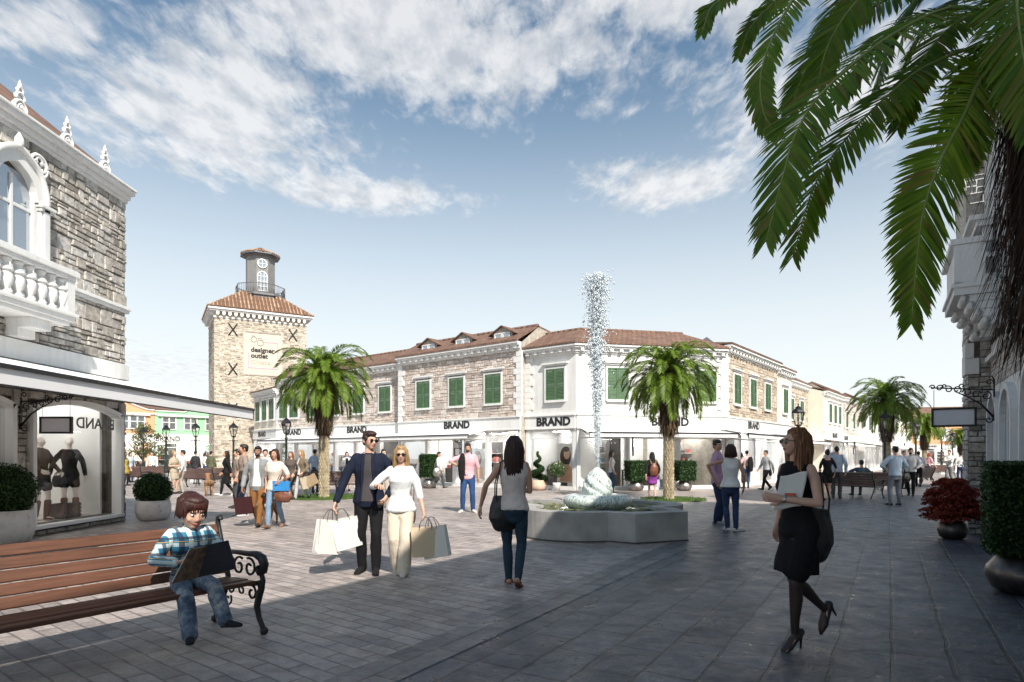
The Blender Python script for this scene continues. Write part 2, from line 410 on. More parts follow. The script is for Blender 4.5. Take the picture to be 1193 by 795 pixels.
# ---------------------------------------------------------------- masonry: every stone a real block
def glowmat():
    m, t, b = nodes('shop_ceiling_light'); b.inputs['Base Color'].default_value = (.9, .9, .88, 1); b.inputs['Emission Color'].default_value = (1, .985, .96, 1); b.inputs['Emission Strength'].default_value = 45.0; return m
M['glow'] = glowmat()
def stones(mb, x0, x1, z0, z1, holes=(), hr=(.14, .30), wr=(.22, .62), d=(.012, .035), gap=.007, mat=0, rnd=R, y=0.0):
    def emit(a, b, c, e):
        if b - a < .05 or e - c < .04: return
        k = rnd.uniform(*d); ch = .012
        j = lambda: rnd.uniform(-.007, .007)
        A = [(a + gap, c + gap), (b - gap, c + gap), (b - gap, e - gap), (a + gap, e - gap)]
        A = [(p + j(), q + j()) for p, q in A]
        cx, cz = (a + b) / 2, (c + e) / 2
        B = [(p + (ch if p < cx else -ch), q + (ch if q < cz else -ch)) for p, q in A]
        mb.add([(p, y + .004, q) for p, q in A] + [(p, y - k + rnd.uniform(-.004, .004), q) for p, q in B],
               [(4, 5, 6, 7), (0, 1, 5, 4), (1, 2, 6, 5), (2, 3, 7, 6), (3, 0, 4, 7)], mat)
    def cut(rect, hs):
        if not hs: emit(*rect); return
        a, b, c, e = rect; h = hs[0]
        if h[1] <= a or h[0] >= b or h[3] <= c or h[2] >= e: cut(rect, hs[1:]); return
        if h[0] > a: cut((a, h[0], c, e), hs[1:])
        if h[1] < b: cut((h[1], b, c, e), hs[1:])
        m0, m1 = max(a, h[0]), min(b, h[1])
        if h[2] > c: cut((m0, m1, c, h[2]), hs[1:])
        if h[3] < e: cut((m0, m1, h[3], e), hs[1:])
    z = z0
    while z < z1 - .01:
        h = rnd.uniform(*hr)
        if z1 - (z + h) < hr[0] * .7: h = z1 - z
        x = x0
        while x < x1 - .01:
            w = rnd.uniform(*wr) * (.7 + h / hr[1] * .5)
            if x1 - (x + w) < wr[0] * .6: w = x1 - x
            if h > hr[0] * 1.5 and rnd.random() < .55:
                s = z + h * rnd.uniform(.38, .62)
                if rnd.random() < .5:
                    xm = x + w * rnd.uniform(.35, .65)
                    cut((x, xm, z, s), holes); cut((xm, x + w, z, s), holes); cut((x, x + w, s, z + h), holes)
                else: cut((x, x + w, z, s), holes); cut((x, x + w, s, z + h), holes)
            else: cut((x, x + w, z, z + h), holes)
            x += w
        z += h
def frame_of(p0, p1):
    u = V((p1[0] - p0[0], p1[1] - p0[1], 0)); L = u.length
    return L, math.atan2(u.y, u.x)
def offs(pts, d):
    """offset an open polyline into the building (to the left of its direction)"""
    out = []
    for i, p in enumerate(pts):
        ns = []
        for a, b in ((i - 1, i), (i, i + 1)):
            if a >= 0 and b < len(pts):
                t = V((pts[b][0] - pts[a][0], pts[b][1] - pts[a][1])).normalized(); ns.append(V((-t.y, t.x)))
        n = sum(ns, V((0, 0))); n = n / n.length_squared * (1 if len(ns) == 1 else len(ns)) if len(ns) > 1 else n
        if len(ns) > 1:
            n = (ns[0] + ns[1]); n = n / (1 + ns[0].dot(ns[1]))
        out.append((p[0] + n.x * d, p[1] + n.y * d))
    return out
def cornice(mb, pts, z, dent=True, k=1.0):
    """stepped moulding with brackets under the eaves"""
    for a, (dz0, dz1, pr) in enumerate(((-.34, -.26, .05), (-.26, -.12, .12), (-.12, -.04, .24), (-.04, .035, .31))):
        o = offs(pts, -pr * k); i = offs(pts, .05)
        for s in range(len(pts) - 1):
            vs = [(*o[s], z + dz0), (*o[s + 1], z + dz0), (*i[s + 1], z + dz0), (*i[s], z + dz0), (*o[s], z + dz1), (*o[s + 1], z + dz1), (*i[s + 1], z + dz1), (*i[s], z + dz1)]
            mb.add(vs, [(0, 3, 2, 1), (4, 5, 6, 7), (0, 1, 5, 4), (1, 2, 6, 5), (2, 3, 7, 6), (3, 0, 4, 7)])
    if dent:
        for s in range(len(pts) - 1):
            L, rz = frame_of(pts[s], pts[s + 1]); old = mb.M
            mb.M = Matrix.Translation((pts[s][0], pts[s][1], 0)) @ Matrix.Rotation(rz, 4, 'Z')
            n = max(2, int(L / .42))
            for i in range(n):
                x = (i + .5) * L / n
                mb.box(x - .075, x + .075, -.225 * k, -.115, z - .252, z - .122)
            mb.M = old
def window(parent, x, z0, z1, w, Mx, lintel=True, paint='green', sill=True, open_slats=True):
    f = MB(); f.M = Mx; t = .07
    f.box(x - w / 2 - t, x - w / 2, -.075, -.01, z0 - t, z1 + t); f.box(x + w / 2, x + w / 2 + t, -.075, -.01, z0 - t, z1 + t)
    f.box(x - w / 2, x + w / 2, -.073, -.01, z1, z1 + t); f.box(x - w / 2 - .04, x + w / 2 + .04, -.12, -.012, z0 - t - .03, z0)
    f.box(x - w / 2, x + w / 2, -.02, -.012, z0, z1)
    if lintel:
        f.box(x - w / 2 - .18, x + w / 2 + .18, -.15, -.01, z1 + .2, z1 + .27); f.box(x - w / 2 - .12, x + w / 2 + .12, -.09, -.01, z1 + .13, z1 + .2)
    o = f.build('window', M['trim'], parent)
    for sgn in (-1, 1):
        s = MB(); s.M = Mx; a, b = (x - w / 2 + .005, x - .005) if sgn < 0 else (x + .005, x + w / 2 - .005); fr = .055
        s.box(a, a + fr, -.07, -.022, z0, z1); s.box(b - fr, b, -.07, -.022, z0, z1)
        zm = z0 + (z1 - z0) * .48
        for q0, q1 in ((z0, z0 + fr), (z1 - fr, z1), (zm - .03, zm + .03)): s.box(a + fr, b - fr, -.068, -.022, q0, q1)
        zz = z0 + fr + .02
        while zz < z1 - fr - .03:
            if abs(zz - zm) > .05: s.add([(a + fr, -.062, zz - .022), (b - fr, -.062, zz - .022), (b - fr, -.03, zz + .03), (a + fr, -.03, zz + .03)], [(0, 1, 2, 3)])
            zz += .062
        s.build('shutter', M[paint], o)
    return o
def quoins(mb, x, z0, z1, side, Mx, w=.42, end=None):
    old = mb.M; mb.M = Mx; z = z0; i = 0
    while z < z1 - .1:
        h = min(.27, z1 - z); l = w if i % 2 else w * .62
        a, b = (x, x + l) if side > 0 else (x - l, x)
        a2, b2 = (a - .05, b) if side > 0 else (a, b + .05)
        mb.box(a2, b2, -.05, .06, z + .006, z + h - .006); z += h; i += 1
    mb.M = old
def awning(parent, x0, x1, z_wall, z_front, proj, Mx, val=.17):
    a = MB(); a.M = Mx
    a.add([(x0, -.07, z_wall), (x1, -.07, z_wall), (x1, -proj, z_front), (x0, -proj, z_front), (x0, -.07, z_wall - .015), (x1, -.07, z_wall - .015), (x1, -proj, z_front - .015), (x0, -proj, z_front - .015)],
          [(0, 1, 2, 3), (7, 6, 5, 4), (0, 3, 7, 4), (1, 5, 6, 2), (0, 4, 5, 1), (3, 2, 6, 7)])
    a.box(x0, x1, -proj - .03, -proj, z_front - val, z_front - .016)
    o = a.build('awning', M['awning'], parent)
    b = MB(); b.M = Mx
    b.box(x0 - .02, x1 + .02, -proj - .06, -proj + .03, z_front - .014, z_front + .035)
    b.box(x0 - .02, x0 + .005, -proj - .04, -proj - .001, z_front - val, z_front - .015); b.box(x1 - .005, x1 + .02, -proj - .04, -proj - .001, z_front - val, z_front - .015)
    b.box(x0, x1, -proj - .036, -proj + .004, z_front - val - .018, z_front - val - .002)
    n = max(2, int((x1 - x0) / 3))
    for i in range(n + 1):
        x = x0 + .1 + (x1 - x0 - .2) * i / n
        b.tube([(x, -.08, z_wall - .08), (x, -proj * .5, (z_wall + z_front) / 2 - .16), (x, -proj + .02, z_front - .05)], .015, 5)
    b.build('awning_frame', M['blackmetal'], o)
    return o
def storefront(parent, x0, x1, ztop, Mx, rnd, bays=None, depth=3.2, stock=True):
    L = x1 - x0; n = bays or max(1, round(L / 2.1))
    fr = MB(); fr.M = Mx; inn = MB(); inn.M = Mx
    fr.box(x0, x1, -.03, .22, -.02, .16)
    fr.box(x0, x1, -.02, .2, ztop - .1, ztop)
    fr.box(x0, x1, .02, .08, ztop - .42, ztop - .37)
    xs = [x0 + L * i / n for i in range(n + 1)]
    for i, x in enumerate(xs):
        w = .16 if i in (0, n) else (.09 if i % 2 else .14)
        a = max(x0, x - w); b = min(x1, x + w)
        fr.box(a, b, -.05 if i % 2 == 0 else 0, .26, .162, ztop - .102)
    fr.build('storefront', M['trim'], parent)
    inn.box(x0 + .05, x1 - .05, .3, depth, .02, .06, 1)
    inn.box(x0 + .05, x1 - .05, depth, depth + .08, .061, ztop, 0)
    inn.box(x0 + .05, x1 - .05, .3, depth - .001, ztop - .05, ztop, 0)
    for x in [x0 + .1, x1 - .16]: inn.box(x, x + .06, .3, depth - .001, .061, ztop - .051, 0)
    for i in range(1, n):
        if rnd.random() < .6: inn.box(xs[i] - .04, xs[i] + .04, .9, depth - .002, .061, ztop - .051, 0 if rnd.random() < .6 else 2)
    if stock:
        for i in range(n):
            c = (xs[i] + xs[i + 1]) / 2; w = (xs[i + 1] - xs[i]) * .36; k = rnd.random()
            if k < .35:
                inn.box(c - w, c + w, 1.1, 1.5, .061, .85, 2)
                for q in range(5):
                    xx = c - w + .1 + 2 * w * q / 5.5; inn.box(xx, xx + .16, 1.15, 1.4, .85, .85 + rnd.uniform(.12, .3), rnd.choice((2, 3, 4, 5)))
            elif k < .7:
                inn.box(c - w * .9, c + w * .9, 1.6, 1.66, .5, ztop - .5, 2 if rnd.random() < .4 else 6)
                for q in range(3):
                    zz = .7 + q * .45; inn.box(c - w * .8, c + w * .8, 1.25, 1.6, zz, zz + .03, 0)
                    for r_ in range(4):
                        xx = c - w * .75 + r_ * w * .4; inn.box(xx, xx + w * .25, 1.3, 1.5, zz + .03, zz + .03 + rnd.uniform(.1, .28), rnd.choice((2, 3, 4, 5, 6)))
            else:
                inn.box(c - w * .8, c + w * .8, 1.4, 1.46, 1.5, 1.53, 2)
                for q in range(9):
                    xx = c - w * .75 + q * w * .18; inn.box(xx, xx + w * .11, 1.25, 1.6, rnd.uniform(.5, .8), 1.49, rnd.choice((2, 3, 4, 5, 6)))
    lt = MB(); lt.M = Mx
    for i in range(n): c = (xs[i] + xs[i + 1]) / 2; lt.box(c - .45, c + .45, .9, 1.05, ztop - .085, ztop - .052); lt.box(c - .45, c + .45, 2.1, 2.25, ztop - .085, ztop - .052)
    lt.build('ceiling_light', M['glow'], parent)
    inn.build('shop_interior', [M['wallin'], M['floorin'], M['darkin'], cloth((.5, .12, .1)), cloth((.6, .45, .35)), cloth((.12, .16, .25)), cloth((.35, .34, .33))], parent)
    for i in range(n):
        g = MB(); g.M = Mx
        g.add([(xs[i] + .05, .1, .16), (xs[i + 1] - .05, .1, .16), (xs[i + 1] - .05, .1, ztop - .1), (xs[i] + .05, .1, ztop - .1)], [(0, 1, 2, 3)])
        g.build('shop_window', M['glass'], parent)
def building(name, label, pts, eave, kind='stone_warm', wins=(), texts=(), awn=(), quoin=(), group=None, roof=True, ridge=.95, depth=8.0, bays=None, dormers=(), seed=1,
             paint='green', win_z=(3.94, 5.32), win_w=.98, band=(2.72, 3.3), ridge_d=1.6, ends=(True, True), tsize=.42, lintel=True, hip=(0, 0), dent=True):
    """pts: street-side polyline, left to right; x positions in metres along each segment"""
    rnd = random.Random(seed)
    o = empty(name, (pts[0][0], pts[0][1], 0), 0, label, 'building', group)
    P = [(p[0] - pts[0][0], p[1] - pts[0][1]) for p in pts]
    stone = kind.startswith('stone')
    w = MB(); back = offs(P, depth)
    for s in range(len(P) - 1):
        a, b = P[s], P[s + 1]
        w.quad((*a, band[0]), (*b, band[0]), (*b, eave), (*a, eave))
    for e, s in ((0, 0), (1, -1)):
        w.quad((*P[s], 0), (*back[s], 0), (*back[s], eave), (*P[s], eave))
        if ridge_d > 0:
            r = offs(P, ridge_d)[s]; w.add([(*P[s], eave), (*back[s], eave), (*r, eave + ridge)], [(0, 1, 2)])
    for s in range(len(P) - 1): w.quad((*back[s], 0), (*back[s + 1], 0), (*back[s + 1], eave), (*back[s], eave))
    tr = MB(); st = MB(); sb = MB(); qn = MB(); cornice(tr, P, eave, dent)
    wall_m = M['mortar'] if stone else M[kind]
    w.build('wall', wall_m, o, fix=True)
    for s in range(len(P) - 1):
        L, rz = frame_of(P[s], P[s + 1])
        Mx = Matrix.Translation((P[s][0], P[s][1], 0)) @ Matrix.Rotation(rz, 4, 'Z')
        ws = wins[s] if s < len(wins) else ()
        if stone:
            st.M = Mx
            hol = [(x - win_w / 2 - .07, x + win_w / 2 + .07, win_z[0] - .1, win_z[1] + .28) for x in ws]
            hol += [(-.1, .3, 0, 9)] * (s == 0 and 'l' in quoin) + [(L - .3, L + .1, 0, 9)] * ('r' in quoin)
            stones(st, 0, L, band[1], eave - .3, hol, (.10, .36), (.14, .55), rnd=rnd)
        for x in ws: window(o, x, win_z[0], win_z[1], win_w, Mx, lintel, paint)
        tr0 = tr; tr = sb; old = tr.M; tr.M = Mx
        tr.box(0, L, -.09, .04, band[0], band[1] - .06); tr.box(-.02, L + .02, -.14, .04, band[1] - .058, band[1])
        tr.box(-.0, L + .0, -.12, .04, band[0] - .05, band[0] - .002)
        tr.M = old; tr = tr0
        if s == 0 and 'l' in quoin: quoins(qn, 0, band[1], eave - .34, 1, Mx)
        if s == len(P) - 2 and 'r' in quoin: quoins(qn, L, band[1], eave - .34, -1, Mx)
        storefront(o, .02, L - .02, band[0] - .05, Mx, rnd, bays)
        for x in (texts[s] if s < len(texts) else ()):
            q = Mx @ V((x, -.1, (band[0] + band[1]) / 2 - .03))
            lettering(o, 'BRAND', q.x, q.y, q.z, tsize, M['letter'], .006, .02, rotz=rz, name='sign_lettering', sx=1.08)
        for (x0, x1, pr) in (awn[s] if s < len(awn) else ()): awning(o, x0, x1, band[0] - .02, 2.45, pr, Mx)
    if stone: st.build('stonework', M[kind], o, fix=False)
    tr.build('cornice', M['trim'], o); sb.build('sign_band', M['trim'], o)
    if qn.v: qn.build('quoins', M['trim'], o)
    if roof:
        e = offs(P, -.33); r = offs(P, ridge_d); k = offs(P, depth + .3); rf = MB(); th = .09
        def ends_shift(pl, i0, i1):
            pl = [V(p) for p in pl]
            if i0: pl[0] = pl[0] + (pl[1] - pl[0]).normalized() * i0
            if i1: pl[-1] = pl[-1] + (pl[-2] - pl[-1]).normalized() * i1
            return [tuple(p) for p in pl]
        r = ends_shift(r, *hip)
        for s in range(len(P) - 1):
            A = [(*e[s], eave + .04), (*e[s + 1], eave + .04), (*r[s + 1], eave + ridge), (*r[s], eave + ridge)]
            B = [(*r[s], eave + ridge), (*r[s + 1], eave + ridge), (*k[s + 1], eave - .05), (*k[s], eave - .05)]
            for q in (A, B):
                rf.add([V(p) + V((0, 0, th)) for p in q] + q, [(0, 1, 2, 3), (7, 6, 5, 4), (0, 4, 5, 1), (1, 5, 6, 2), (2, 6, 7, 3), (3, 7, 4, 0)])
        if hip[0]: rf.add([(*e[0], eave + .13), (*k[0], eave + .04), (*r[0], eave + ridge + .09)], [(0, 1, 2)])
        if hip[1]: rf.add([(*e[-1], eave + .13), (*k[-1], eave + .04), (*r[-1], eave + ridge + .09)], [(0, 1, 2)])
        ro = rf.build('roof', M['roof'], o)
        cap = MB()
        for s in range(len(P) - 1):
            L = (V(r[s + 1]) - V(r[s])).length; n = int(L / .35) + 1
            for i in range(n):
                p = V(r[s]).lerp(V(r[s + 1]), i / n); q = V(r[s]).lerp(V(r[s + 1]), min(1, (i + 1.12) / n))
                cap.tube([(p.x, p.y, eave + ridge + .06), (q.x, q.y, eave + ridge + .075)], .1, 6)
        cap.build('ridge_tiles', M['roof'], ro)
        L, rz = frame_of(P[0], P[1])
        Mx = Matrix.Rotation(rz, 4, 'Z')
        for x in dormers:
            d = MB(); d.M = Mx; g = MB(); g.M = Mx; f = MB(); f.M = Mx
            yb, ww = .22, .58; zb = eave + .26; zt = zb + .36
            d.prism([(x - ww, zb - .1), (x + ww, zb - .1), (x + ww, zt), (x, zt + .3), (x - ww, zt)], yb, yb + 1.0)
            do = d.build('dormer', M['mortar'], o)
            for sg in (-1, 1):
                g.add([(x + sg * (ww + .2), yb - .12, zt - .06), (x, yb - .12, zt + .34), (x, yb + 1.1, zt + .34), (x + sg * (ww + .2), yb + 1.1, zt - .06),
                       (x + sg * (ww + .2), yb - .12, zt - .1), (x, yb - .12, zt + .28), (x, yb + 1.1, zt + .28), (x + sg * (ww + .2), yb + 1.1, zt - .1)],
                      [(0, 1, 2, 3), (7, 6, 5, 4), (0, 4, 5, 1), (1, 5, 6, 2), (2, 6, 7, 3), (3, 7, 4, 0)])
            g.build('dormer_roof', M['roof'], do)
            for q in (-1, 1):
                c = x + q * .24
                f.box(c - .22, c + .22, yb - .05, yb - .002, zb, zb + .05); f.box(c - .22, c + .22, yb - .05, yb - .002, zt - .05, zt)
                f.box(c - .22, c - .17, yb - .05, yb - .002, zb + .05, zt - .05); f.box(c + .17, c + .22, yb - .05, yb - .002, zb + .05, zt - .05)
            fo = f.build('dormer_window', M['trim'], do)
            p = MB(); p.M = Mx
            for q in (-1, 1): p.box(x + q * .24 - .17, x + q * .24 + .17, yb - .02, yb - .003, zb + .05, zt - .05)
            f2 = p.build('dormer_pane', M['paneblue'], do)
    return o
def panemat():
    m, t, b = nodes('reflecting_pane')
    b.inputs['Base Color'].default_value = (.42, .46, .50, 1); b.inputs['Roughness'].default_value = .04; b.inputs['Metallic'].default_value = .8
    return m
M['paneblue'] = panemat()
# ---------------------------------------------------------------- the shop terraces across the square
UL = V((-.784, .62)).normalized(); UR = V((.621, .784)).normalized()
K1 = V((.65, 28.4)); K2 = K1 - UL * 2.68; K3 = V((9.70, 28.3))
def wl(t, out=0): p = K1 + UL * t; n = V((-UL.y, UL.x)); return tuple(p + V((-.62, -.784)).normalized() * out)
def wr(t, out=0): p = K3 + UR * t; return tuple(p + V((UR.y * -1, UR.x)) * out)
def tpx(K, U, px, out=0):
    k = ray(px)
    return (k * K.y - K.x) / (U.x - k * U.y)
building('shop_building', 'white rendered corner shop building behind the fountain jet', [tuple(K1), tuple(K2), tuple(K3)], 6.25, 'stucco',
         wins=[(1.62,), (1.9, 6.15)], texts=[(1.55,), (4.35,)], awn=[(), (( .15, 6.95, 1.25),)], quoin=('l', 'r'), group='shop buildings round the square', seed=3, hip=(0, 1.3), ridge=.95, tsize=.5)
# left terrace (facing the square, lit)
def seg_left(pxs, out=0):
    return [tpx(K1, UL, p, out) for p in pxs]
t0, t1 = 0.0, tpx(K1, UL, 471)
def lw(px, ta): return abs(ta - tpx(K1, UL, px))
building('shop_building', 'stone shop building with three roof dormers left of the white corner building', [wl(t1 + .0, .35), wl(t0 + .02, .35)], 6.62, 'stone_warm',
         wins=[tuple(lw(p, t1) for p in (499.5, 538, 580.5))], texts=[(lw(539, t1),)], awn=[((.05, 6.2, 1.35),)], quoin=('l', 'r'), group='shop buildings round the square', seed=5,
         dormers=(lw(497, t1) + .3, lw(534, t1) + .45, lw(577, t1) + .55), ridge=.9, ridge_d=1.3, tsize=.48)
t2 = tpx(K1, UL, 323)
building('shop_building', 'long recessed stone shop building behind the left palm tree', [wl(t2), wl(t1 + .02)], 6.45, 'stone_warm',
         wins=[tuple(t2 - tpx(K1, UL, p) for p in (331, 343, 367, 390, 418, 449))], texts=[(t2 - tpx(K1, UL, 343), t2 - tpx(K1, UL, 417))],
         awn=[((.3, t2 - t1 - .3, 1.5),)], quoin=('l',), group='shop buildings round the square', seed=8, ridge=1.0, tsize=.5)
A0 = V(wl(t2)); A1 = V((-18.65, 45.0)); ua = (A0 - A1); La = ua.length
building('shop_building', 'narrow white shop building between the tower and the stone terrace', [tuple(A1), tuple(A0)], 5.9, 'cream',
         wins=[(La * .2, La * .5, La * .8)], texts=[(La * .42,)], group='shop buildings round the square', seed=9, ridge=.9, ridge_d=2.5, depth=5.0, tsize=.45)
# right terrace along the side street
def rt(px, out=0): return tpx(K3, UR, px)
ts = [.02] + [rt(p) for p in (905, 922, 963, 985, 1012)] + [62, 80, 104]
def mids(a, b, ps): return tuple(rt(p) - a for p in ps)
building('shop_building', 'tan stone shop building right of the second palm tree', [wr(ts[0]), wr(ts[1])], 6.5, 'stone_tan', wins=[mids(ts[0], ts[1], (858, 876.5, 893.5))],
         texts=[(rt(876) - ts[0],)], awn=[((-.9, rt(884) - ts[0], 1.3),)], quoin=('l',), group='shop buildings round the square', seed=12, tsize=.5, ridge=.25, ridge_d=1.6, depth=5)
building('shop_building', 'cream shop building with one green shuttered window', [wr(ts[1] + .02), wr(ts[2])], 6.35, 'cream', wins=[((ts[2] - ts[1]) * .52,)],
         texts=[()], group='shop buildings round the square', seed=13, ridge=.3, ridge_d=1.6, depth=5)
building('shop_building', 'tan stone shop building standing forward with white quoins', [wr(ts[2] + .02, 1.25), wr(ts[3], 1.25)], 6.45, 'stone_tan', wins=[((ts[3] - ts[2]) * .24, (ts[3] - ts[2]) * .52, (ts[3] - ts[2]) * .8)],
         texts=[((ts[3] - ts[2]) * .45,)], awn=[((.8, ts[3] - ts[2], 1.5),)], quoin=('l',), group='shop buildings round the square', seed=14, tsize=.5, ridge=1.1)
building('shop_building', 'white shop building between tan stone and dressed stone terraces', [wr(ts[3] + .02, .2), wr(ts[4], .2)], 6.1, 'cream', wins=[((ts[4] - ts[3]) * .3, (ts[4] - ts[3]) * .55, (ts[4] - ts[3]) * .8)],
         texts=[((ts[4] - ts[3]) * .5,)], awn=[((.2, ts[4] - ts[3] - .2, 1.5),)], group='shop buildings round the square', seed=15, tsize=.5, ridge=.5)
Q = ts[5] - ts[4]
building('shop_building', 'stone shop building with white quoins behind the third palm tree', [wr(ts[4] + .02, .9), wr(ts[5], .9)], 6.5, 'stone_warm', wins=[(Q * .2, Q * .5, Q * .8)],
         texts=[(Q * .45,)], awn=[((.2, Q - .3, 1.5),)], quoin=('l',), group='shop buildings round the square', seed=16, tsize=.5)
Q = ts[6] - ts[5]
building('shop_building', 'pale stucco shop building far along the side street', [wr(ts[5] + .02, .4), wr(ts[6], .4)], 6.4, 'stucco', wins=[tuple(Q * k for k in (.12, .35, .65, .88))],
         texts=[(Q * .5,)], awn=[((.2, Q - .3, 1.5),)], group='shop buildings round the square', seed=17, tsize=.5)
Q = ts[7] - ts[6]
building('shop_building', 'farthest cream shop building on the left of the side street', [wr(ts[6] + .02, .8), wr(ts[7], .8)], 6.3, 'cream', wins=[tuple(Q * k for k in (.12, .35, .65, .88))],
         texts=[(Q * .5,)], awn=[((.2, Q - .3, 1.5),)], group='shop buildings round the square', seed=18, tsize=.5)
building('shop_building', 'far building with brown roof closing the side street', [(61, 104), (84, 98)], 7.2, 'peach', wins=[(3, 6.5, 10, 13.5, 17, 20.5)], texts=[(8,)],
         group='shop buildings round the square', seed=19, win_z=(4, 5.6), win_w=1.3, paint='white', ridge=2.2)

# ---------------------------------------------------------------- green and peach shops far left
def curvy(name, label, px0, px1, Y0, Y1, key, wpx, seed, humps, zt=5.0):
    a = V(spot(px0, Y0)); b = V(spot(px1, Y1)); L, rz = frame_of(a, b)
    o = empty(name, (a.x, a.y, 0), rz, label, 'building', 'shop buildings round the square')
    n = 60; top = []
    for i in range(n + 1):
        x = L * i / n; z = zt
        for hx, hw, hh in humps:
            d = abs(x - hx) / hw
            if d < 1: z += hh * (.5 + .5 * math.cos(math.pi * d)) ** .75
        top.append((x, z))
    w = MB(); w.prism([(0, 3.2)] + [(L, 3.2)] + top[::-1], 0, .35)
    w.box(0, .25, .36, 8, 0, zt - .1); w.box(L - .25, L, .36, 8, 0, zt - .1); w.box(.26, L - .26, 7.7, 8, 0, zt - .1)
    w.build('wall', M[key], o)
    t = MB()
    for i in range(n):
        (x0, z0), (x1, z1) = top[i], top[i + 1]
        t.add([(x0, -.08, z0), (x1, -.08, z1), (x1, .42, z1), (x0, .42, z0), (x0, -.08, z0 + .09), (x1, -.08, z1 + .09), (x1, .42, z1 + .09), (x0, .42, z0 + .09)],
              [(0, 1, 5, 4), (4, 5, 6, 7), (3, 2, 6, 7), (0, 3, 2, 1)])
    t.box(0, L, -.1, -.002, zt - .32, zt - .24); t.box(0, L, -.08, -.002, 3.1, 3.2); t.box(0, L, -.06, .3, 2.55, 3.098)
    t.build('coping', M['trim'], o)
    for px in wpx:
        k = ray(px); d = (b - a) / L; s = (a.x - k * a.y) / (k * d.y - d.x)
        f = MB(); f.box(s - .55, s + .55, -.06, -.002, 3.55, 3.62); f.box(s - .85, s + .85, -.18, -.002, 4.62, 4.72)
        for q in (-.5, 0, .5): f.box(s + q - .045, s + q + .045, -.05, -.002, 3.62, 4.55)
        f.box(s - .455, s + .455, -.048, -.002, 4.12, 4.18); f.box(s - .545, s + .545, -.05, -.002, 4.55, 4.6)
        fo = f.build('window', M['trim'], o)
        p = MB(); p.box(s - .5, s + .5, -.02, -.003, 3.62, 4.55); p.build('window_pane', M['paneblue'], fo)
    storefront(o, .05, L - .05, 2.55, Matrix.Identity(4), random.Random(seed))
    r = MB(); r.add([(-.2, .2, zt + .15), (L + .2, .2, zt + .15), (L + .2, 4.5, zt + 1.5), (-.2, 4.5, zt + 1.5), (L + .2, 8.4, zt - .1), (-.2, 8.4, zt - .1)], [(0, 1, 2, 3), (3, 2, 4, 5)])
    r.build('roof', M['roof'], o)
    return o, L
g, L = curvy('shop_building', 'mint green shop building with curved gable beside the tower', 180.5, 262, 49, 53, 'mint', (197, 222, 246.5), 21, ((3.75 - .2, 1.4, .7),))
g.location = g.location
lettering(g, 'BRAND', L * .17, -.09, 2.83, .55, M['letter'], .006, .0, name='sign_lettering')
g2, L2 = curvy('shop_building', 'peach shop building at the left edge of the far shops', 118, 180, 46.6, 49, 'peach', (160, 141), 22, ((.6, 2.6, .75),), 5.05)

# ---------------------------------------------------------------- tower
TA = V((-22.0, 46.0)); TU = V((.866, .5)); TW, TD = 6.6, 5.2; trz = math.atan2(TU.y, TU.x)
tw = empty('stone_tower', (*TA, 0), trz, 'tall cream stone tower with tiled roof and grey lantern turret', 'tower')
w = MB(); w.box(0, TW, 0, TD, 0, 12.2); w.build('wall', basic('mortar_cream', (.56, .48, .37), .95, 0, 5, .3, 40, .4, .1), tw)
st = MB()
stones(st, 0, TW, 0, 11.85, [(2.0, 4.75, 7.62, 10.92)], (.07, .2), (.08, .34), (.006, .035), rnd=random.Random(4))
st.M = Matrix.Rotation(-math.pi / 2, 4, 'Z') @ Matrix.Translation((-TD, 0, 0))
stones(st, 0, TD, 0, 11.85, (), (.07, .2), (.08, .34), (.006, .035), rnd=random.Random(5))
st.build('stonework', M['stone_cream'], tw, fix=False)
tr = MB(); ring = [(0, TD), (0, 0), (TW, 0), (TW, TD)]
for z0, z1, pr in ((11.75, 11.86, .06), (12.2, 12.32, .34), (12.32, 12.46, .45)):
    tr.box(-pr, TW + pr, -pr, TD + pr, z0, z1)
for i in range(16):
    x = (i + .5) * TW / 16; tr.prism([(x - .11, 12.2), (x - .11, 12.0), (x - .04, 11.9), (x + .04, 11.9), (x + .11, 12.0), (x + .11, 12.2)], -.3, -.001)
for i in range(12):
    y = (i + .5) * TD / 12; tr.box(-.3, -.001, y - .11, y + .11, 11.93, 12.199)
tr.build('cornice', M['trim'], tw)
# framed sign recess
sg = MB()
for a, b, c, d in ((1.98, 2.06, 7.6, 10.94), (4.69, 4.77, 7.6, 10.94), (2.06, 4.69, 7.6, 7.68), (2.06, 4.69, 10.86, 10.94)): sg.box(a, b, -.06, -.002, c, d)
so = sg.build('sign_frame', M['stone_cream'], tw)
sp = MB(); sp.box(2.06, 4.69, -.02, -.002, 7.68, 10.86); sp.build('sign_panel', basic('pale_render', (.54, .48, .40), .85, 0, 3, .08, 40, .3), so)
pk = basic('pink_line', (.75, .24, .42), .6, 0, 3, .05, 30, 0); gl = basic('grey_emblem', (.33, .31, .27), .6, 0, 3, .05, 30, 0)
ln = MB()
for a, b, c, d in ((2.32, 2.36, 8.15, 9.35), (2.36, 4.46, 8.15, 8.19), (4.42, 4.46, 8.19, 10.2), (3.45, 4.42, 10.16, 10.2)): ln.box(a, b, -.035, -.021, c, d)
ln.build('sign_border', pk, so)
em = MB()
for cx, cz, r in ((2.72, 10.35, .2), (3.18, 10.12, .22)):
    em.tube([(cx + r * math.cos(a * .2618), -.03, cz + r * math.sin(a * .2618)) for a in range(25)], .028, 5)
em.tube([(2.5, -.03, 10.3), (2.6, -.03, 10.62), (2.8, -.03, 10.6)], .025, 5); em.tube([(3.4, -.03, 10.2), (3.25, -.03, 10.5), (3.0, -.03, 10.4)], .025, 5)
em.build('sign_emblem', gl, so)
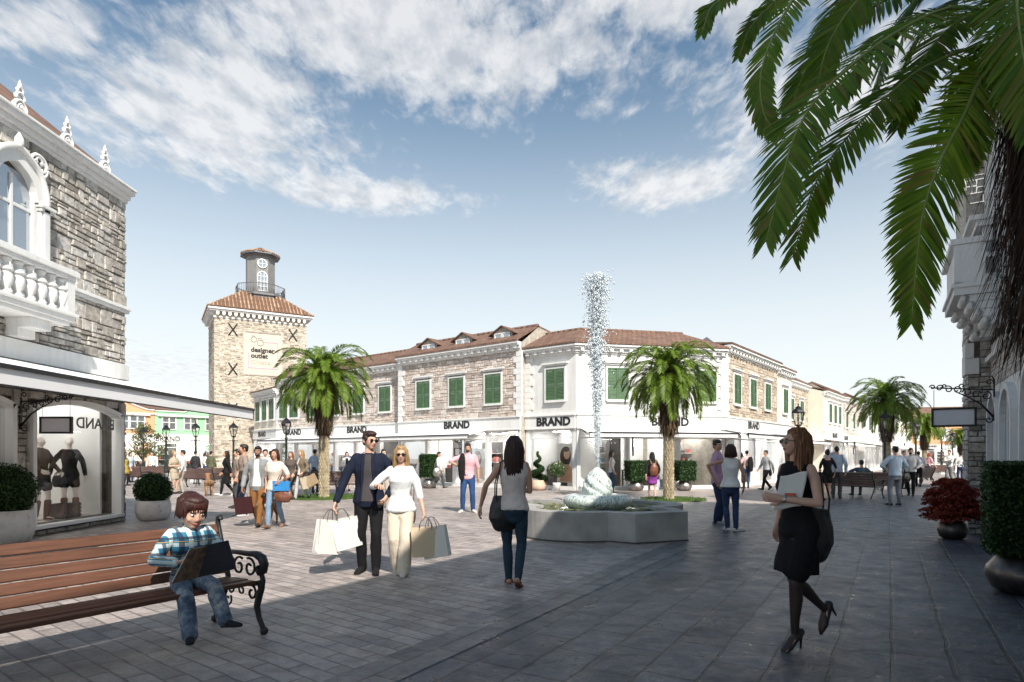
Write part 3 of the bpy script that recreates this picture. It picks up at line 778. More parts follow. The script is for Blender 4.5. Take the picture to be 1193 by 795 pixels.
for tx, z, s, bo in (('designer', 9.55, .50, .018), ('outlet', 9.1, .50, .018), ('Croatia', 8.62, .46, -.004)):
    k = text_mesh(tx, s, .008, bo, align='LEFT'); k.materials.clear(); k.materials.append(M['letter'] if bo > 0 else gl)
    q = bpy.data.objects.new('sign_lettering', k); col.objects.link(q); q.parent = so; q.location = (2.5, -.03, z); q.rotation_euler = (math.pi / 2, 0, 0)
for x, z in ((1.25, 10.95), (1.25, 8.0), (1.25, 5.0), (5.55, 10.95), (5.55, 8.0), (5.55, 5.0)):
    a = MB()
    for sgn in (-1, 1):
        a.tube([(x - .3 * sgn, -.07, z + .45), (x - .14 * sgn, -.07, z + .2), (x + .14 * sgn, -.07, z - .2), (x + .3 * sgn, -.07, z - .45)], .04, 5)
    a.build('wall_anchor', M['blackmetal'], tw)
# roof: pyramid frustum of barrel tiles up to the lantern
rf = MB(); e = .5; z0, z1 = 12.48, 14.3; cx, cy = TW / 2, TD / 2; hw = 1.15
E = [(-e, -e), (TW + e, -e), (TW + e, TD + e), (-e, TD + e)]; T = [(cx - hw, cy - hw), (cx + hw, cy - hw), (cx + hw, cy + hw), (cx - hw, cy + hw)]
rf.add([(*p, z0) for p in E] + [(*p, z1) for p in T], [(i, (i + 1) % 4, 4 + (i + 1) % 4, 4 + i) for i in range(4)] + [(4, 5, 6, 7)])
ro = rf.build('roof', basic('roof_underlay', (.13, .07, .045), .9, 0, 4, .2, 40, .2), tw)
bt = MB()
for s in range(4):
    a, b = V((*E[s], z0)), V((*E[(s + 1) % 4], z0)); c, d = V((*T[s], z1)), V((*T[(s + 1) % 4], z1))
    L = (b - a).length; u = (b - a) / L; n = int(L / .27); slope_l = (c - a) - u * (c - a).dot(u); h0 = (c - a).dot(u); h1 = (b - d).dot(u)
    for i in range(n):
        x = (i + .5) * L / n; f = min(1, x / h0 if x < h0 else 1, (L - x) / h1 if L - x < h1 else 1)
        m = max(1, int(f * slope_l.length / .55))
        for j in range(m):
            p = a + u * x + slope_l * (f * j / m); q = a + u * x + slope_l * (f * (j + 1.1) / m if j < m - 1 else f)
            up = V((0, 0, .03)); bt.loft([p + up * 1.3, q + up * .6], [.075, .062], n=6, dome=False)
bt.build('roof_tiles', M['tileclay'], ro)
lx, ly = cx + .25, cy
def ngon(r, n=8, a0=math.pi / 8): return [(lx + r * math.cos(a0 + 2 * math.pi * i / n), ly + r * math.sin(a0 + 2 * math.pi * i / n)) for i in range(n)]
t = MB(); t.slab(ngon(1.95), 14.05, 14.2); t.slab(ngon(1.8), 13.85, 14.05); t.slab(ngon(1.35), 13.6, 13.85)
t.build('balcony', M['greymetal'], tw)
t = MB(); t.slab(ngon(1.12), 14.2, 17.35); t.slab(ngon(1.25), 17.3, 17.4); t.build('lantern_turret', basic('turret_grey', (.20, .195, .19), .6, 0, 3, .12, 40, .1), tw)
t = MB(); P8 = ngon(1.88)
for z in (14.28, 14.95): t.tube([(*p, z) for p in P8 + [P8[0]]], .03, 5)
for i in range(8):
    for j in range(9):
        p = V(P8[i]).lerp(V(P8[(i + 1) % 8]), j / 9); t.tube([(p.x, p.y, 14.2), (p.x, p.y, 14.95)], .016 if j else .035, 4)
t.build('railing', M['greymetal'], tw)
t = MB(); A = ngon(1.55); t.add([(*p, 17.4) for p in A] + [(*p, 17.5) for p in A] + [(lx, ly, 18.2)], [(i, (i + 1) % 8, 8 + (i + 1) % 8, 8 + i) for i in range(8)] + [(8 + i, 8 + (i + 1) % 8, 16) for i in range(8)] + [tuple(range(7, -1, -1))])
lr = t.build('turret_roof', M['greymetal'], tw)
t = MB()
for i in range(40):
    a = 2 * math.pi * i / 40; t.loft([(lx + 1.48 * math.cos(a), ly + 1.48 * math.sin(a), 17.54), (lx + .12 * math.cos(a), ly + .12 * math.sin(a), 18.17)], [.07, .02], n=5, dome=False)
t.build('turret_roof_tiles', M['tileclay'], lr)
# arched window and round window on the face of the turret
fy = ly - 1.12 * math.cos(math.pi / 8)
t = MB(); arc = [(lx - .36, 14.5)] + [(lx + .36, 14.5)] + [(lx + .36 * math.cos(a * math.pi / 12), 15.65 + .36 * math.sin(a * math.pi / 12)) for a in range(13)]
t.prism(arc, fy - .02, fy - .002); t.build('arched_pane', M['paneblue'], tw)
t = MB(); t.tube([(x, fy - .04, z) for x, z in arc + [arc[0]]], .045, 5)
for dx in (-.12, .12): t.bar((lx + dx, fy - .04, 14.5), (lx + dx, fy - .04, 15.95), .04, .03)
for z in (14.85, 15.25, 15.65): t.bar((lx - .36, fy - .04, z), (lx + .36, fy - .04, z), .04, .03)
t.build('window_frame', M['white'], tw)
t = MB(); C = [(lx + .34 * math.cos(a * math.pi / 10), 16.65 + .34 * math.sin(a * math.pi / 10)) for a in range(20)]
t.prism(C, fy - .02, fy - .002); t.build('round_pane', M['paneblue'], tw)
t = MB(); t.tube([(x, fy - .04, z) for x, z in C + [C[0]]], .045, 5); t.bar((lx - .34, fy - .04, 16.65), (lx + .34, fy - .04, 16.65), .04, .03); t.bar((lx, fy - .04, 16.31), (lx, fy - .04, 16.99), .04, .03)
t.build('round_window_frame', M['white'], tw)

# ---------------------------------------------------------------- near left building (Venetian front)
LB = empty('townhouse', (-8.9, 0, 0), math.pi / 2, 'grey stone townhouse with white balcony and arched shop window', 'building')
# local x runs along the street (= world y), local -y points to the square
X0, X1 = 5.2, 14.3
rl = random.Random(31)
sw0, sw1 = 11.42, 14.08           # shop window opening
w = MB()
for a, b, c, d in ((X0, X1, 3.2, 7.4), (11.05, sw0, 0, 3.2), (sw1, X1, 0, 3.2), (sw0, sw1, 0, .2), (sw0, sw1, 2.64, 3.2), (X0, 8.9, 0, 3.2), (8.9, 11.05, 2.64, 3.2)):
    w.box(a, b, 0, .3, c, d) if d <= 3.2 else w.box(a, b, 0, .3, c, d)
w.box(X1 - .3, X1, .301, 9, 0, 7.4); w.box(X0, X0 + .3, .301, 9, 0, 7.4); w.box(X0 + .3, X1 - .3, 8.7, 9, 0, 7.4)
w.build('wall', M['mortar_dark'], LB)
st = MB(); holes = [(sw0, sw1, .14, 2.55), (8.8, 11.05, 0, 2.55), (X0, X1, 3.2, 3.6), (10.25, 11.75, 3.9, 6.3), (10.45, 11.55, 6.3, 6.75)]
stones(st, X0, X1, 0, 7.3, holes, (.09, .36), (.12, .42), (.012, .055), rnd=rl)
st.M = Matrix.Translation((X1, 0, 0)) @ Matrix.Rotation(math.pi / 2, 4, 'Z')
stones(st, 0, 9, 0, 7.3, (), (.12, .3), (.2, .55), (.012, .04), rnd=rl)
st.build('stonework', M['stone_grey'], LB, fix=False)
t = MB()
for z0, z1, pr in ((7.28, 7.36, .07), (7.36, 7.47, .14), (7.47, 7.56, .24), (7.56, 7.61, .29)): t.box(X0, X1 + pr * .3, -pr * .85, .02, z0, z1)
t.build('cornice', M['trim'], LB, bevel=.008)
t = MB(); t.box(11.7, X1 + .07, -.07, .02, 4.76, 4.83); t.box(11.7, X1 + .1, -.1, .02, 4.83, 4.9)
t.build('string_course', M['trim'], LB, bevel=.008)
t = MB(); t.box(X0, X1 + .045, -.075, .02, 3.22, 3.58); t.build('sign_band', M['trim'], LB, bevel=.008)
# roof
t = MB(); zz = 7.62
t.add([(X0, -.15, zz), (X1 + .1, -.15, zz), (X1 - 1.6, 1.5, zz + 1.45), (X0, 1.5, zz + 1.45), (X1 + .1, 9, zz), (X1 - 1.6, 7.5, zz + 1.45), (X0, 7.5, zz + 1.45), (X0, 9, zz)],
      [(0, 1, 2, 3), (1, 4, 5, 2), (3, 2, 5, 6), (6, 5, 4, 7)])
t.build('roof', M['roof'], LB)
# crests on the cornice
def crest(x):
    t = MB(); y = -.12
    t.box(x - .2, x + .2, y - .05, y + .05, 7.612, 7.66)
    def loop(w_, z0, z1, th):
        pts = [(x - w_, y, z0), (x - w_ * 1.1, y, z0 + (z1 - z0) * .35), (x - w_ * .6, y, z0 + (z1 - z0) * .8), (x, y, z1), (x + w_ * .6, y, z0 + (z1 - z0) * .8), (x + w_ * 1.1, y, z0 + (z1 - z0) * .35), (x + w_, y, z0)]
        t.loft(pts, [(th, th * 1.3)] * 7, n=8)
    loop(.16, 7.68, 7.9, .035); loop(.08, 7.70, 7.82, .03); loop(.11, 7.93, 8.07, .03); loop(.07, 8.09, 8.2, .026)
    t.loft([(x, y, 8.18), (x, y, 8.24), (x, y, 8.36)], [.03, .04, .008], n=8)
    t.ell((x, y - .03, 7.74), .04, .03, .04)
    o = t.build('roof_crest', M['trim'], LB); o.scale = (.78, 1, .78); o.location = (x * .22, 0, 7.612 * .22)
for x in (11.1, 12.28, 13.42, 9.9, 8.7): crest(x)
# quatrefoil medallion
t = MB()
for a in range(4):
    q = math.pi / 4 + a * math.pi / 2; cx_, cz_ = 11.62 + .085 * math.cos(q + math.pi / 4), 6.9 + .085 * math.sin(q + math.pi / 4)
    t.tube([(cx_ + .075 * math.cos(b * .3927 + q + math.pi / 4 - 2.36), -.07, cz_ + .075 * math.sin(b * .3927 + q + math.pi / 4 - 2.36)) for b in range(13)], .026, 6)
t.tube([(11.62 + .2 * math.cos(b * .2618), -.065, 6.9 + .2 * math.sin(b * .2618)) for b in range(25)], .035, 6)
t.build('quatrefoil', M['trim'], LB)
# gothic window with balcony
def arch_pts(c, hw_, spring, rise, n=10):
    """ogee arch from right springing over the apex to the left"""
    r = []
    for i in range(n + 1):
        q = i / n; xx = hw_ * (1 - q ** 1.6) if q < 1 else 0; zz = spring + rise * (1.0 - (1 - q) ** 2.0) if q < .72 else spring + rise * ((1 - .28 ** 2) + (q - .72) / .28 * .0784 * 2.4)
        r.append((c + xx, zz))
    return r + [(2 * c - x, z) for x, z in r[-2::-1]]
gc = 11.0
gw = empty('gothic_window', (0, 0, 0)); gw.parent = LB; KIDS.setdefault(LB.name, []).append(gw)
t = MB()
for sg in (-1, 1):
    x = gc + sg * .66; t.box(x - .11, x + .11, -.16, .1, 4.0, 6.1); t.box(x - .07, x + .07, -.2, -.161, 4.0, 6.1)
    t.box(x - .17, x + .17, -.24, .1, 6.1, 6.16); t.box(x - .14, x + .14, -.2, .1, 6.04, 6.098); t.box(x - .15, x + .15, -.21, .1, 3.95, 4.1)
    t.box(gc + sg * .5 - .05, gc + sg * .5 + .05, -.1, .1, 4.0, 6.2)
A = arch_pts(gc, .66, 6.16, .72); B = arch_pts(gc, .46, 6.16, .5)
for (p, q, r, s) in zip(A, A[1:], B, B[1:]):
    t.add([(p[0], -.17, p[1]), (q[0], -.17, q[1]), (s[0], -.17, s[1]), (r[0], -.17, r[1]), (p[0], .05, p[1]), (q[0], .05, q[1]), (s[0], .05, s[1]), (r[0], .05, r[1])],
          [(0, 1, 2, 3), (0, 4, 5, 1), (3, 2, 6, 7)])
t.loft([(p[0], -.19, p[1] + .03) for p in A], [(.05, .06)] * len(A), n=6)
t.loft([(gc, -.19, 6.95), (gc, -.19, 7.02), (gc, -.19, 7.1), (gc, -.19, 7.2)], [.05, .075, .07, .02], n=10)
t.box(gc - .03, gc + .03, -.06, .06, 4.0, 6.5); t.box(gc - .45, gc + .45, -.055, .05, 5.0, 5.06); t.box(gc - .45, gc + .45, -.055, .05, 5.95, 6.01)
f = t.build('window_frame', M['trim'], gw, bevel=.006)
t = MB(); t.box(gc - .5, gc + .5, -.03, -.006, 4.0, 6.6); t.build('window_pane', M['paneblue'], gw)
b = empty('balcony', (0, 0, 0)); b.parent = LB; KIDS[LB.name].append(b)
bx0, bx1, bp = 9.3, 11.72, .68
t = MB()
t.box(bx0, bx1, -bp, .02, 4.0, 4.09); t.box(bx0 - .04, bx1 + .04, -bp - .05, .02, 4.09, 4.15); t.box(bx0 + .05, bx1 - .05, -bp + .06, .02, 3.93, 4.0)
for c in (9.7, 11.1):
    t.prism([(c - .2, 3.93), (c + .2, 3.93), (c + .2, 3.6), (c - .2, 3.6)], -.25, .02); t.prism([(c - .22, 3.93), (c + .22, 3.93), (c + .22, 3.75), (c - .22, 3.75)], -.52, -.251)
t.build('balcony_slab', M['trim'], b, bevel=.012)
t = MB(); t.box(bx0 - .05, bx1 + .05, -bp - .06, -bp + .2, 4.84, 4.95); t.box(bx1 - .19, bx1 + .05, -bp + .201, 0, 4.84, 4.95); t.box(bx0, bx1, -bp - .02, -bp + .16, 4.77, 4.838)
t.box(bx1 - .22, bx1, -bp, -bp + .22, 4.152, 4.77); t.box(bx0, bx0 + .22, -bp, -bp + .22, 4.152, 4.77); t.box(bx1 - .17, bx1 - .02, -.16, 0, 4.152, 4.838)
t.build('balcony_rail', M['trim'], b, bevel=.01)
prof = [(.1, 0), (.1, .05), (.06, .07), (.055, .1), (.1, .17), (.115, .25), (.11, .33), (.08, .37), (.088, .39), (.115, .395), (.118, .42), (.09, .45), (.05, .5), (.055, .54), (.09, .57), (.09, .61)]
t = MB()
for i in range(8): 
    m = MB(); m.lathe([(r * .95, z) for r, z in prof], 16, (bx0 + .42 + i * .232 * 1.08, -bp + .1, 4.155)); m.build('baluster', M['trim'], b)
for i in range(2):
    m = MB(); m.lathe([(r * .8, z) for r, z in prof], 16, (bx1 - .1, -.28 - i * .1 + .03, 4.155)); 
# shop window: segmental arch frame, glass, display box
t = MB()
def seg_arch(a, b, spring, rise, n=14): return [(a + (b - a) * i / n, spring + rise * (1 - (2 * i / n - 1) ** 2)) for i in range(n + 1)]
def arched_frame(parent, a, b, zb, spring, rise, w_=.09, dep=.12, name='shop_window_frame'):
    t = MB(); t.box(a, a + w_, -dep, .1, zb, spring); t.box(b - w_, b, -dep, .1, zb, spring); t.box(a, b, -dep - .02, .1, zb - .07, zb - .001)
    O = seg_arch(a, b, spring, rise); I = [(min(max(x, a + w_), b - w_), z - w_) for x, z in O]
    for p, q, r, s in zip(O, O[1:], I, I[1:]):
        t.add([(p[0], -dep, p[1]), (q[0], -dep, q[1]), (s[0], -dep, s[1]), (r[0], -dep, r[1]), (p[0], .1, p[1]), (q[0], .1, q[1]), (s[0], .1, s[1]), (r[0], .1, r[1])], [(0, 1, 2, 3), (0, 4, 5, 1), (3, 2, 6, 7), (4, 7, 6, 5)])
    return t.build(name, M['white'], parent)
def spandrel(mb, a, b, spring, rise, top, y0, y1):
    O = seg_arch(a, b, spring, rise)
    for p, q in zip(O, O[1:]):
        mb.add([(p[0], y0, p[1]), (q[0], y0, q[1]), (q[0], y0, top), (p[0], y0, top)], [(0, 1, 2, 3)])
t = MB(); spandrel(t, sw0, sw1, 2.42, .2, 2.66, .02, .1); spandrel(t, 8.9, 11.05, 2.42, .2, 2.66, .02, .1); t.build('arch_infill', M['mortar_dark'], LB)
arched_frame(LB, sw0, sw1, .2, 2.42, .2); arched_frame(LB, 8.95, 11.05, .08, 2.42, .2)
for a, b in ((sw0, sw1), (8.95, 11.05)):
    t = MB(); t.add([(a + .05, .03, .2), (b - .05, .03, .2)] + [(min(max(x, a + .05), b - .05), .03, z - .04) for x, z in seg_arch(a, b, 2.42, .2)][::-1], [tuple(range(17))])
    t.build('shop_window', M['glass'], LB)
t = MB(); t.box(8.9, X1 - .32, .31, 2.4, .0, .19, 1); t.box(8.9, X1 - .32, 2.4, 2.48, .191, 3.2, 0); t.box(8.9, X1 - .32, .31, 2.399, 3.1, 3.2, 0); t.box(11.06, 11.4, .31, 2.399, .191, 3.09, 0); t.box(8.9, 8.96, .31, 2.399, .191, 3.09, 2)
t.box(X1 - .4, X1 - .33, .31, 2.399, .191, 3.09, 0)
t.build('shop_interior', [M['wallin'], M['floorin'], M['darkin']], LB)
t = MB()
for y in (9.6, 10.4, 11.9, 12.7, 13.5): t.box(y - .25, y + .25, .55, .7, 3.03, 3.095); t.box(y - .25, y + .25, 1.6, 1.75, 3.03, 3.095)
gw2 = M['glow'].copy(); gw2.node_tree.nodes['Principled BSDF'].inputs['Emission Strength'].default_value = 11; t.build('ceiling_light', gw2, LB)
# reversed lettering on the inside of the pane
lettering(LB, 'BRAND', 13.35, .022, 2.17, .32, basic('grey_vinyl_lettering', (.10, .10, .10), .5, 0, 2, .05, 20, 0), .002, .006, mirror=True, name='window_lettering', sx=1.15)
# wide awning
Mx = Matrix.Identity(4)
aw = awning(LB, X0, 14.0, 3.2, 2.52, 3.05, Mx, .2)

# ---------------------------------------------------------------- right building in shade
RD = V((.518, .856)).normalized(); RC = V((9.49, 12.5)); rlen = 22.5
RB = empty('townhouse', (*RC, 0), math.atan2(-RD.y, -RD.x), 'shaded townhouse at the right edge with stone pier and balcony', 'building')
w = MB(); 
w.box(0, rlen, 0, .3, 0, 8.0); w.box(0, .3, .301, 9, 0, 8.0); w.box(.3, rlen, 8.7, 9, 0, 8.0); w.box(rlen - .3, rlen, .301, 8.7, 0, 8.0)
w.build('wall', M['stucco'], RB)
t = MB(); t.add([(-.1, -.1, 8.05), (rlen, -.1, 8.05), (rlen, 4.5, 9.3), (-.3 + 2, 4.5, 9.3), (rlen, 9.3, 8.05), (-.1, 9.3, 8.05)], [(0, 1, 2, 3), (3, 2, 4, 5), (0, 3, 5)])
t.build('roof', M['roof'], RB)
pr = MB(); pr.box(-.02, .9, -.34, -.001, 0, 5.9); pr.build('stone_pier', M['mortar_dark'], RB)
st = MB(); rr = random.Random(77)
st.M = Matrix.Translation((.9, -.34, 0)) @ Matrix.Rotation(math.pi / 2, 4, 'Z'); stones(st, 0, .34, 0, 5.9, [(-.1, .17, 3.05, 3.65)], (.1, .22), (.14, .32), (.01, .03), rnd=rr)
st.M = Matrix.Translation((0, -.34, 0)); stones(st, 0, .9, 0, 5.9, (), (.1, .24), (.2, .45), (.01, .03), rnd=rr)
st.M = Matrix.Translation((-.02, 0, 0)) @ Matrix.Rotation(-math.pi / 2, 4, 'Z') @ Matrix.Translation((-9, 0, 0)); stones(st, 0, 9.3, 0, 8, (), (.12, .3), (.25, .55), (.01, .03), rnd=rr)
st.build('stonework', M['stone_grey'], RB, fix=False)
t = MB(); t.box(-.05, rlen, -.06, .02, 7.75, 7.85); t.box(-.05, rlen, -.1, .02, 7.85, 8.04); t.box(.93, rlen, -.09, -.001, 3.25, 3.33)
t.box(.4, .96, -.4, -.18, 3.05, 3.35); t.box(.5, .96, -.4, -.26, 3.36, 3.64)
t.build('cornice', M['trim'], RB)
# arched shop windows
for i, x in enumerate((1.25, 2.75, 4.6, 7.0, 9.6)):
    ww = 1.0 if i < 2 else 1.5
    f = MB(); hw2 = ww / 2; c = x + hw2
    O = [(c + (hw2 + .1) * math.cos(a * math.pi / 12), 2.05 + (hw2 + .1) * math.sin(a * math.pi / 12)) for a in range(13)]; I = [(c + hw2 * math.cos(a * math.pi / 12), 2.05 + hw2 * math.sin(a * math.pi / 12)) for a in range(13)]
    f.box(c - hw2 - .1, c - hw2, -.1, -.001, .1, 2.05); f.box(c + hw2, c + hw2 + .1, -.1, -.001, .1, 2.05); f.box(c - .03, c + .03, -.06, -.021, .1, 2.5)
    for p, q, r, s in zip(O, O[1:], I, I[1:]): f.add([(p[0], -.1, p[1]), (q[0], -.1, q[1]), (s[0], -.1, s[1]), (r[0], -.1, r[1]), (p[0], -.001, p[1]), (q[0], -.001, q[1]), (s[0], -.001, s[1]), (r[0], -.001, r[1])], [(0, 1, 2, 3), (0, 4, 5, 1), (3, 2, 6, 7)])
    fo = f.build('arched_window', M['trim'], RB)
    p = MB(); p.prism([(c - hw2, .1), (c + hw2, .1)] + I, -.02, -.002); p.build('window_pane', M['paneblue'], fo)
st = MB(); stones(st, .95, 8.8, 2.75, 3.2, (), (.1, .2), (.18, .4), (.01, .02), rnd=rr, y=-.002); st.build('stone_course', M['stone_grey'], RB, fix=False)
lettering(RB, 'BRAND', 1.9, -.02, 3.72, .5, M['letter'], .01, .012, name='sign_lettering')
# balcony box
b = empty('balcony', (0, 0, 0)); b.parent = RB; KIDS.setdefault(RB.name, []).append(b)
t = MB(); B0, B1, q = 1.05, 3.0, .72
t.box(B0, B1, -q, -.001, 4.15, 4.27); t.box(B0 - .03, B1 + .03, -q - .04, -.001, 4.27, 4.33)
for k, (z0, z1, dp) in enumerate(((4.03, 4.149, .64), (3.9, 4.03, .55), (3.77, 3.9, .46), (3.64, 3.77, .36))): 
    for c in (1.35, 2.7): t.loft([(c - .26, -dp + .07, (z0 + z1) / 2), (c + .26, -dp + .07, (z0 + z1) / 2)], [.066, .066], n=10, dome=False); t.box(c - .26, c + .26, -dp + .07, -.001, z0 + .004, z1 - .004)
t.build('balcony_slab', M['trim'], b)
t = MB(); t.box(B0 - .03, B1 + .03, -q - .05, -q + .16, 4.98, 5.08); t.box(B1 - .13, B1 + .03, -q + .161, -.001, 4.98, 5.08); t.box(B0 - .03, B0 + .13, -q + .161, -.001, 4.98, 5.08)
t.box(B0, B1, -q, -q + .12, 4.331, 4.38); t.box(B1 - .1, B1, -q, -q + .42, 4.332, 4.98); t.box(B1 - .1, B1, -.12, -.001, 4.332, 4.98); t.box(B1 - .1, B1, -q + .421, -.121, 4.332, 4.45); t.box(B1 - .1, B1, -q + .421, -.121, 4.72, 4.80)
t.box(B0, B1 - .101, -q + .03, -q + .1, 4.38, 4.979)
t.build('balcony_rail', M['trim'], b, bevel=.008)
t = MB(); t.box(1.2, 2.8, -.4, -.001, 5.3, 5.4); t.box(1.15, 2.85, -.5, -.001, 5.4, 5.48); t.box(1.3, 1.5, -.3, -.001, 4.4, 5.3); t.box(2.5, 2.7, -.3, -.001, 4.4, 5.3)
t.build('balcony_door_surround', M['trim'], RB)
# next building down the shaded side (out of sight behind the first, it throws the street's shade)
building('shop_building', 'shaded shop building beyond the townhouse on the right side of the street', [(20.6, 28.0), (10.75, 14.6)], 8.0, 'stucco', wins=[(3, 6, 9, 12)], texts=[(7,)], group='shop buildings round the square', seed=40)

# ---------------------------------------------------------------- ground
b = MB(); b.quad((-260, -60, 0), (260, -60, 0), (260, 320, 0), (-260, 320, 0))
g = b.build('ground', paving('square_paving', math.radians(38), .46, .155, (.47, .405, .375), (.30, .26, .245), (.20, .175, .165), .010, .42, .045), None); tag(g, kind='structure')
a0 = math.atan2(RD.y, RD.x)
nrm = V((-RD.y, RD.x))
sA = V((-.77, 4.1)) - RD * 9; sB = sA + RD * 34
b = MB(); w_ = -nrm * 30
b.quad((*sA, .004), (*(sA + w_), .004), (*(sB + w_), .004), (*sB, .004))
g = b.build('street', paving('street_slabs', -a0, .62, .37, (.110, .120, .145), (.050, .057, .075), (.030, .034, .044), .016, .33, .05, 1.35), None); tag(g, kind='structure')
b = MB()
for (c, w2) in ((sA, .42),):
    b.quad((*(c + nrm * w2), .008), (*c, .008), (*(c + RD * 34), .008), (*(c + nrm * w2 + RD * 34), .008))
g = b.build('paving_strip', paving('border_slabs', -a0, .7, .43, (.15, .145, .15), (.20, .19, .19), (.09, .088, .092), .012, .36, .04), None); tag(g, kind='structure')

# ---------------------------------------------------------------- sun, sky, camera
SUN_EL = math.radians(43.5); sd = V((-.41, .91, 0)).normalized()
d = V((sd.x * math.cos(SUN_EL), sd.y * math.cos(SUN_EL), -math.sin(SUN_EL)))
L = bpy.data.lights.new('sun', 'SUN'); L.energy = 5.0; L.angle = math.radians(.55); L.color = (1, .93, .84)
so = bpy.data.objects.new('sun', L); col.objects.link(so); so.rotation_euler = d.to_track_quat('-Z', 'Y').to_euler(); so.location = (20, -30, 40)
wd = bpy.data.worlds.new('World'); sc.world = wd; wd.use_nodes = True; t = wd.node_tree
bg = t.nodes['Background']
sky = nd(t, 'ShaderNodeTexSky', sky_type='NISHITA', sun_disc=False, sun_elevation=SUN_EL, sun_rotation=math.atan2(-sd.x, -sd.y), altitude=0, air_density=1.0, dust_density=1.8, ozone_density=1.8)
tc = nd(t, 'ShaderNodeTexCoord'); sp = nd(t, 'ShaderNodeSeparateXYZ'); lk(t, tc.outputs['Generated'], sp.inputs[0])
zc = mth(t, 'MAXIMUM', sp.outputs[2], .03)
cp = nd(t, 'ShaderNodeCombineXYZ'); lk(t, mth(t, 'DIVIDE', sp.outputs[0], zc), cp.inputs[0]); lk(t, mth(t, 'DIVIDE', sp.outputs[1], zc), cp.inputs[1])
P = cp.outputs[0]
def blob(cx, cy, rx, ry, rot=0):
    m = nd(t, 'ShaderNodeMapping', vector_type='TEXTURE'); m.inputs['Location'].default_value = (cx, cy, 0); m.inputs['Rotation'].default_value = (0, 0, rot); m.inputs['Scale'].default_value = (rx, ry, 1)
    lk(t, P, m.inputs[0]); l = nd(t, 'ShaderNodeVectorMath', operation='LENGTH'); lk(t, m.outputs[0], l.inputs[0])
    return mth(t, 'SUBTRACT', 1, l.outputs[1])
mask = None
for b_ in ((-.86, 1.85, .52, .62, .5), (-.2, 1.5, .75, .42, .2), (.95, 1.74, .50, .46, .2), (.35, 1.33, .6, .22), (-1.1, 1.45, .25, .2), (-.55, 2.4, .5, .22, .2), (.6, 2.3, .4, .3), (-4.3, 7.2, 2.2, 2.4)):
    k = blob(*b_); mask = k if mask is None else mth(t, 'MAXIMUM', mask, k)
OX, OY = 3.1, 3.3
st_ = nd(t, 'ShaderNodeMapping'); st_.inputs['Scale'].default_value = (1.9, 1.0, 1); st_.inputs['Rotation'].default_value = (0, 0, .1); st_.inputs['Location'].default_value = (OX, OY, 0); lk(t, P, st_.inputs[0])
n1 = noise_n(t, st_.outputs[0], 2.3, 3, .5, .3); n2 = noise_n(t, st_.outputs[0], 7.5, 12, .62, .25)
dens = mth(t, 'ADD', mth(t, 'ADD', mth(t, 'MULTIPLY', n1, .95), mth(t, 'MULTIPLY', n2, 1.35)), mth(t, 'MULTIPLY', mth(t, 'MAXIMUM', mask, -.6), .85))
mr = nd(t, 'ShaderNodeMapRange', interpolation_type='SMOOTHSTEP'); mr.inputs[1].default_value = 1.19; mr.inputs[2].default_value = 1.78; lk(t, dens, mr.inputs[0])
n3 = noise_n(t, st_.outputs[0], 5.5, 9, .58)
thick = ramp(t, n3, [(.36, (4.6, 4.75, 5.0)), (.58, (7.2, 7.1, 7.0))])
fade = nd(t, 'ShaderNodeMapRange'); fade.inputs[1].default_value = .03; fade.inputs[2].default_value = .2; lk(t, sp.outputs[2], fade.inputs[0])
hz = nd(t, 'ShaderNodeMapRange', interpolation_type='SMOOTHSTEP'); hz.inputs[1].default_value = .60; hz.inputs[2].default_value = .04; lk(t, sp.outputs[2], hz.inputs[0])
skc = mixc(t, sky.outputs[0], (8.5, 7.15, 7.45), mth(t, 'MULTIPLY', hz.outputs[0], .92))
skc = mixc(t, skc, (.83, 1.02, .98), 1, 'MULTIPLY')
cl = mixc(t, skc, thick, mth(t, 'MULTIPLY', mth(t, 'MULTIPLY', mr.outputs[0], .74), fade.outputs[0]))
lk(t, cl, bg.inputs[0]); bg.inputs[1].default_value = .102
cam = bpy.data.cameras.new('camera'); co = bpy.data.objects.new('camera', cam); col.objects.link(co); sc.camera = co
co.location = (0, 0, EYE); co.rotation_euler = (math.pi / 2, 0, 0); cam.sensor_width = 36; cam.lens = FOC / 1193 * 36
cam.shift_y = (HY - 397.5) / 1193; cam.clip_end = 2000; cam.clip_start = .05
sc.view_settings.view_transform = 'Standard'; sc.view_settings.look = 'None'; sc.view_settings.exposure = .5; sc.view_settings.gamma = 1
sc.cycles.max_bounces = 7; sc.cycles.transparent_max_bounces = 16; sc.cycles.use_adaptive_sampling = True
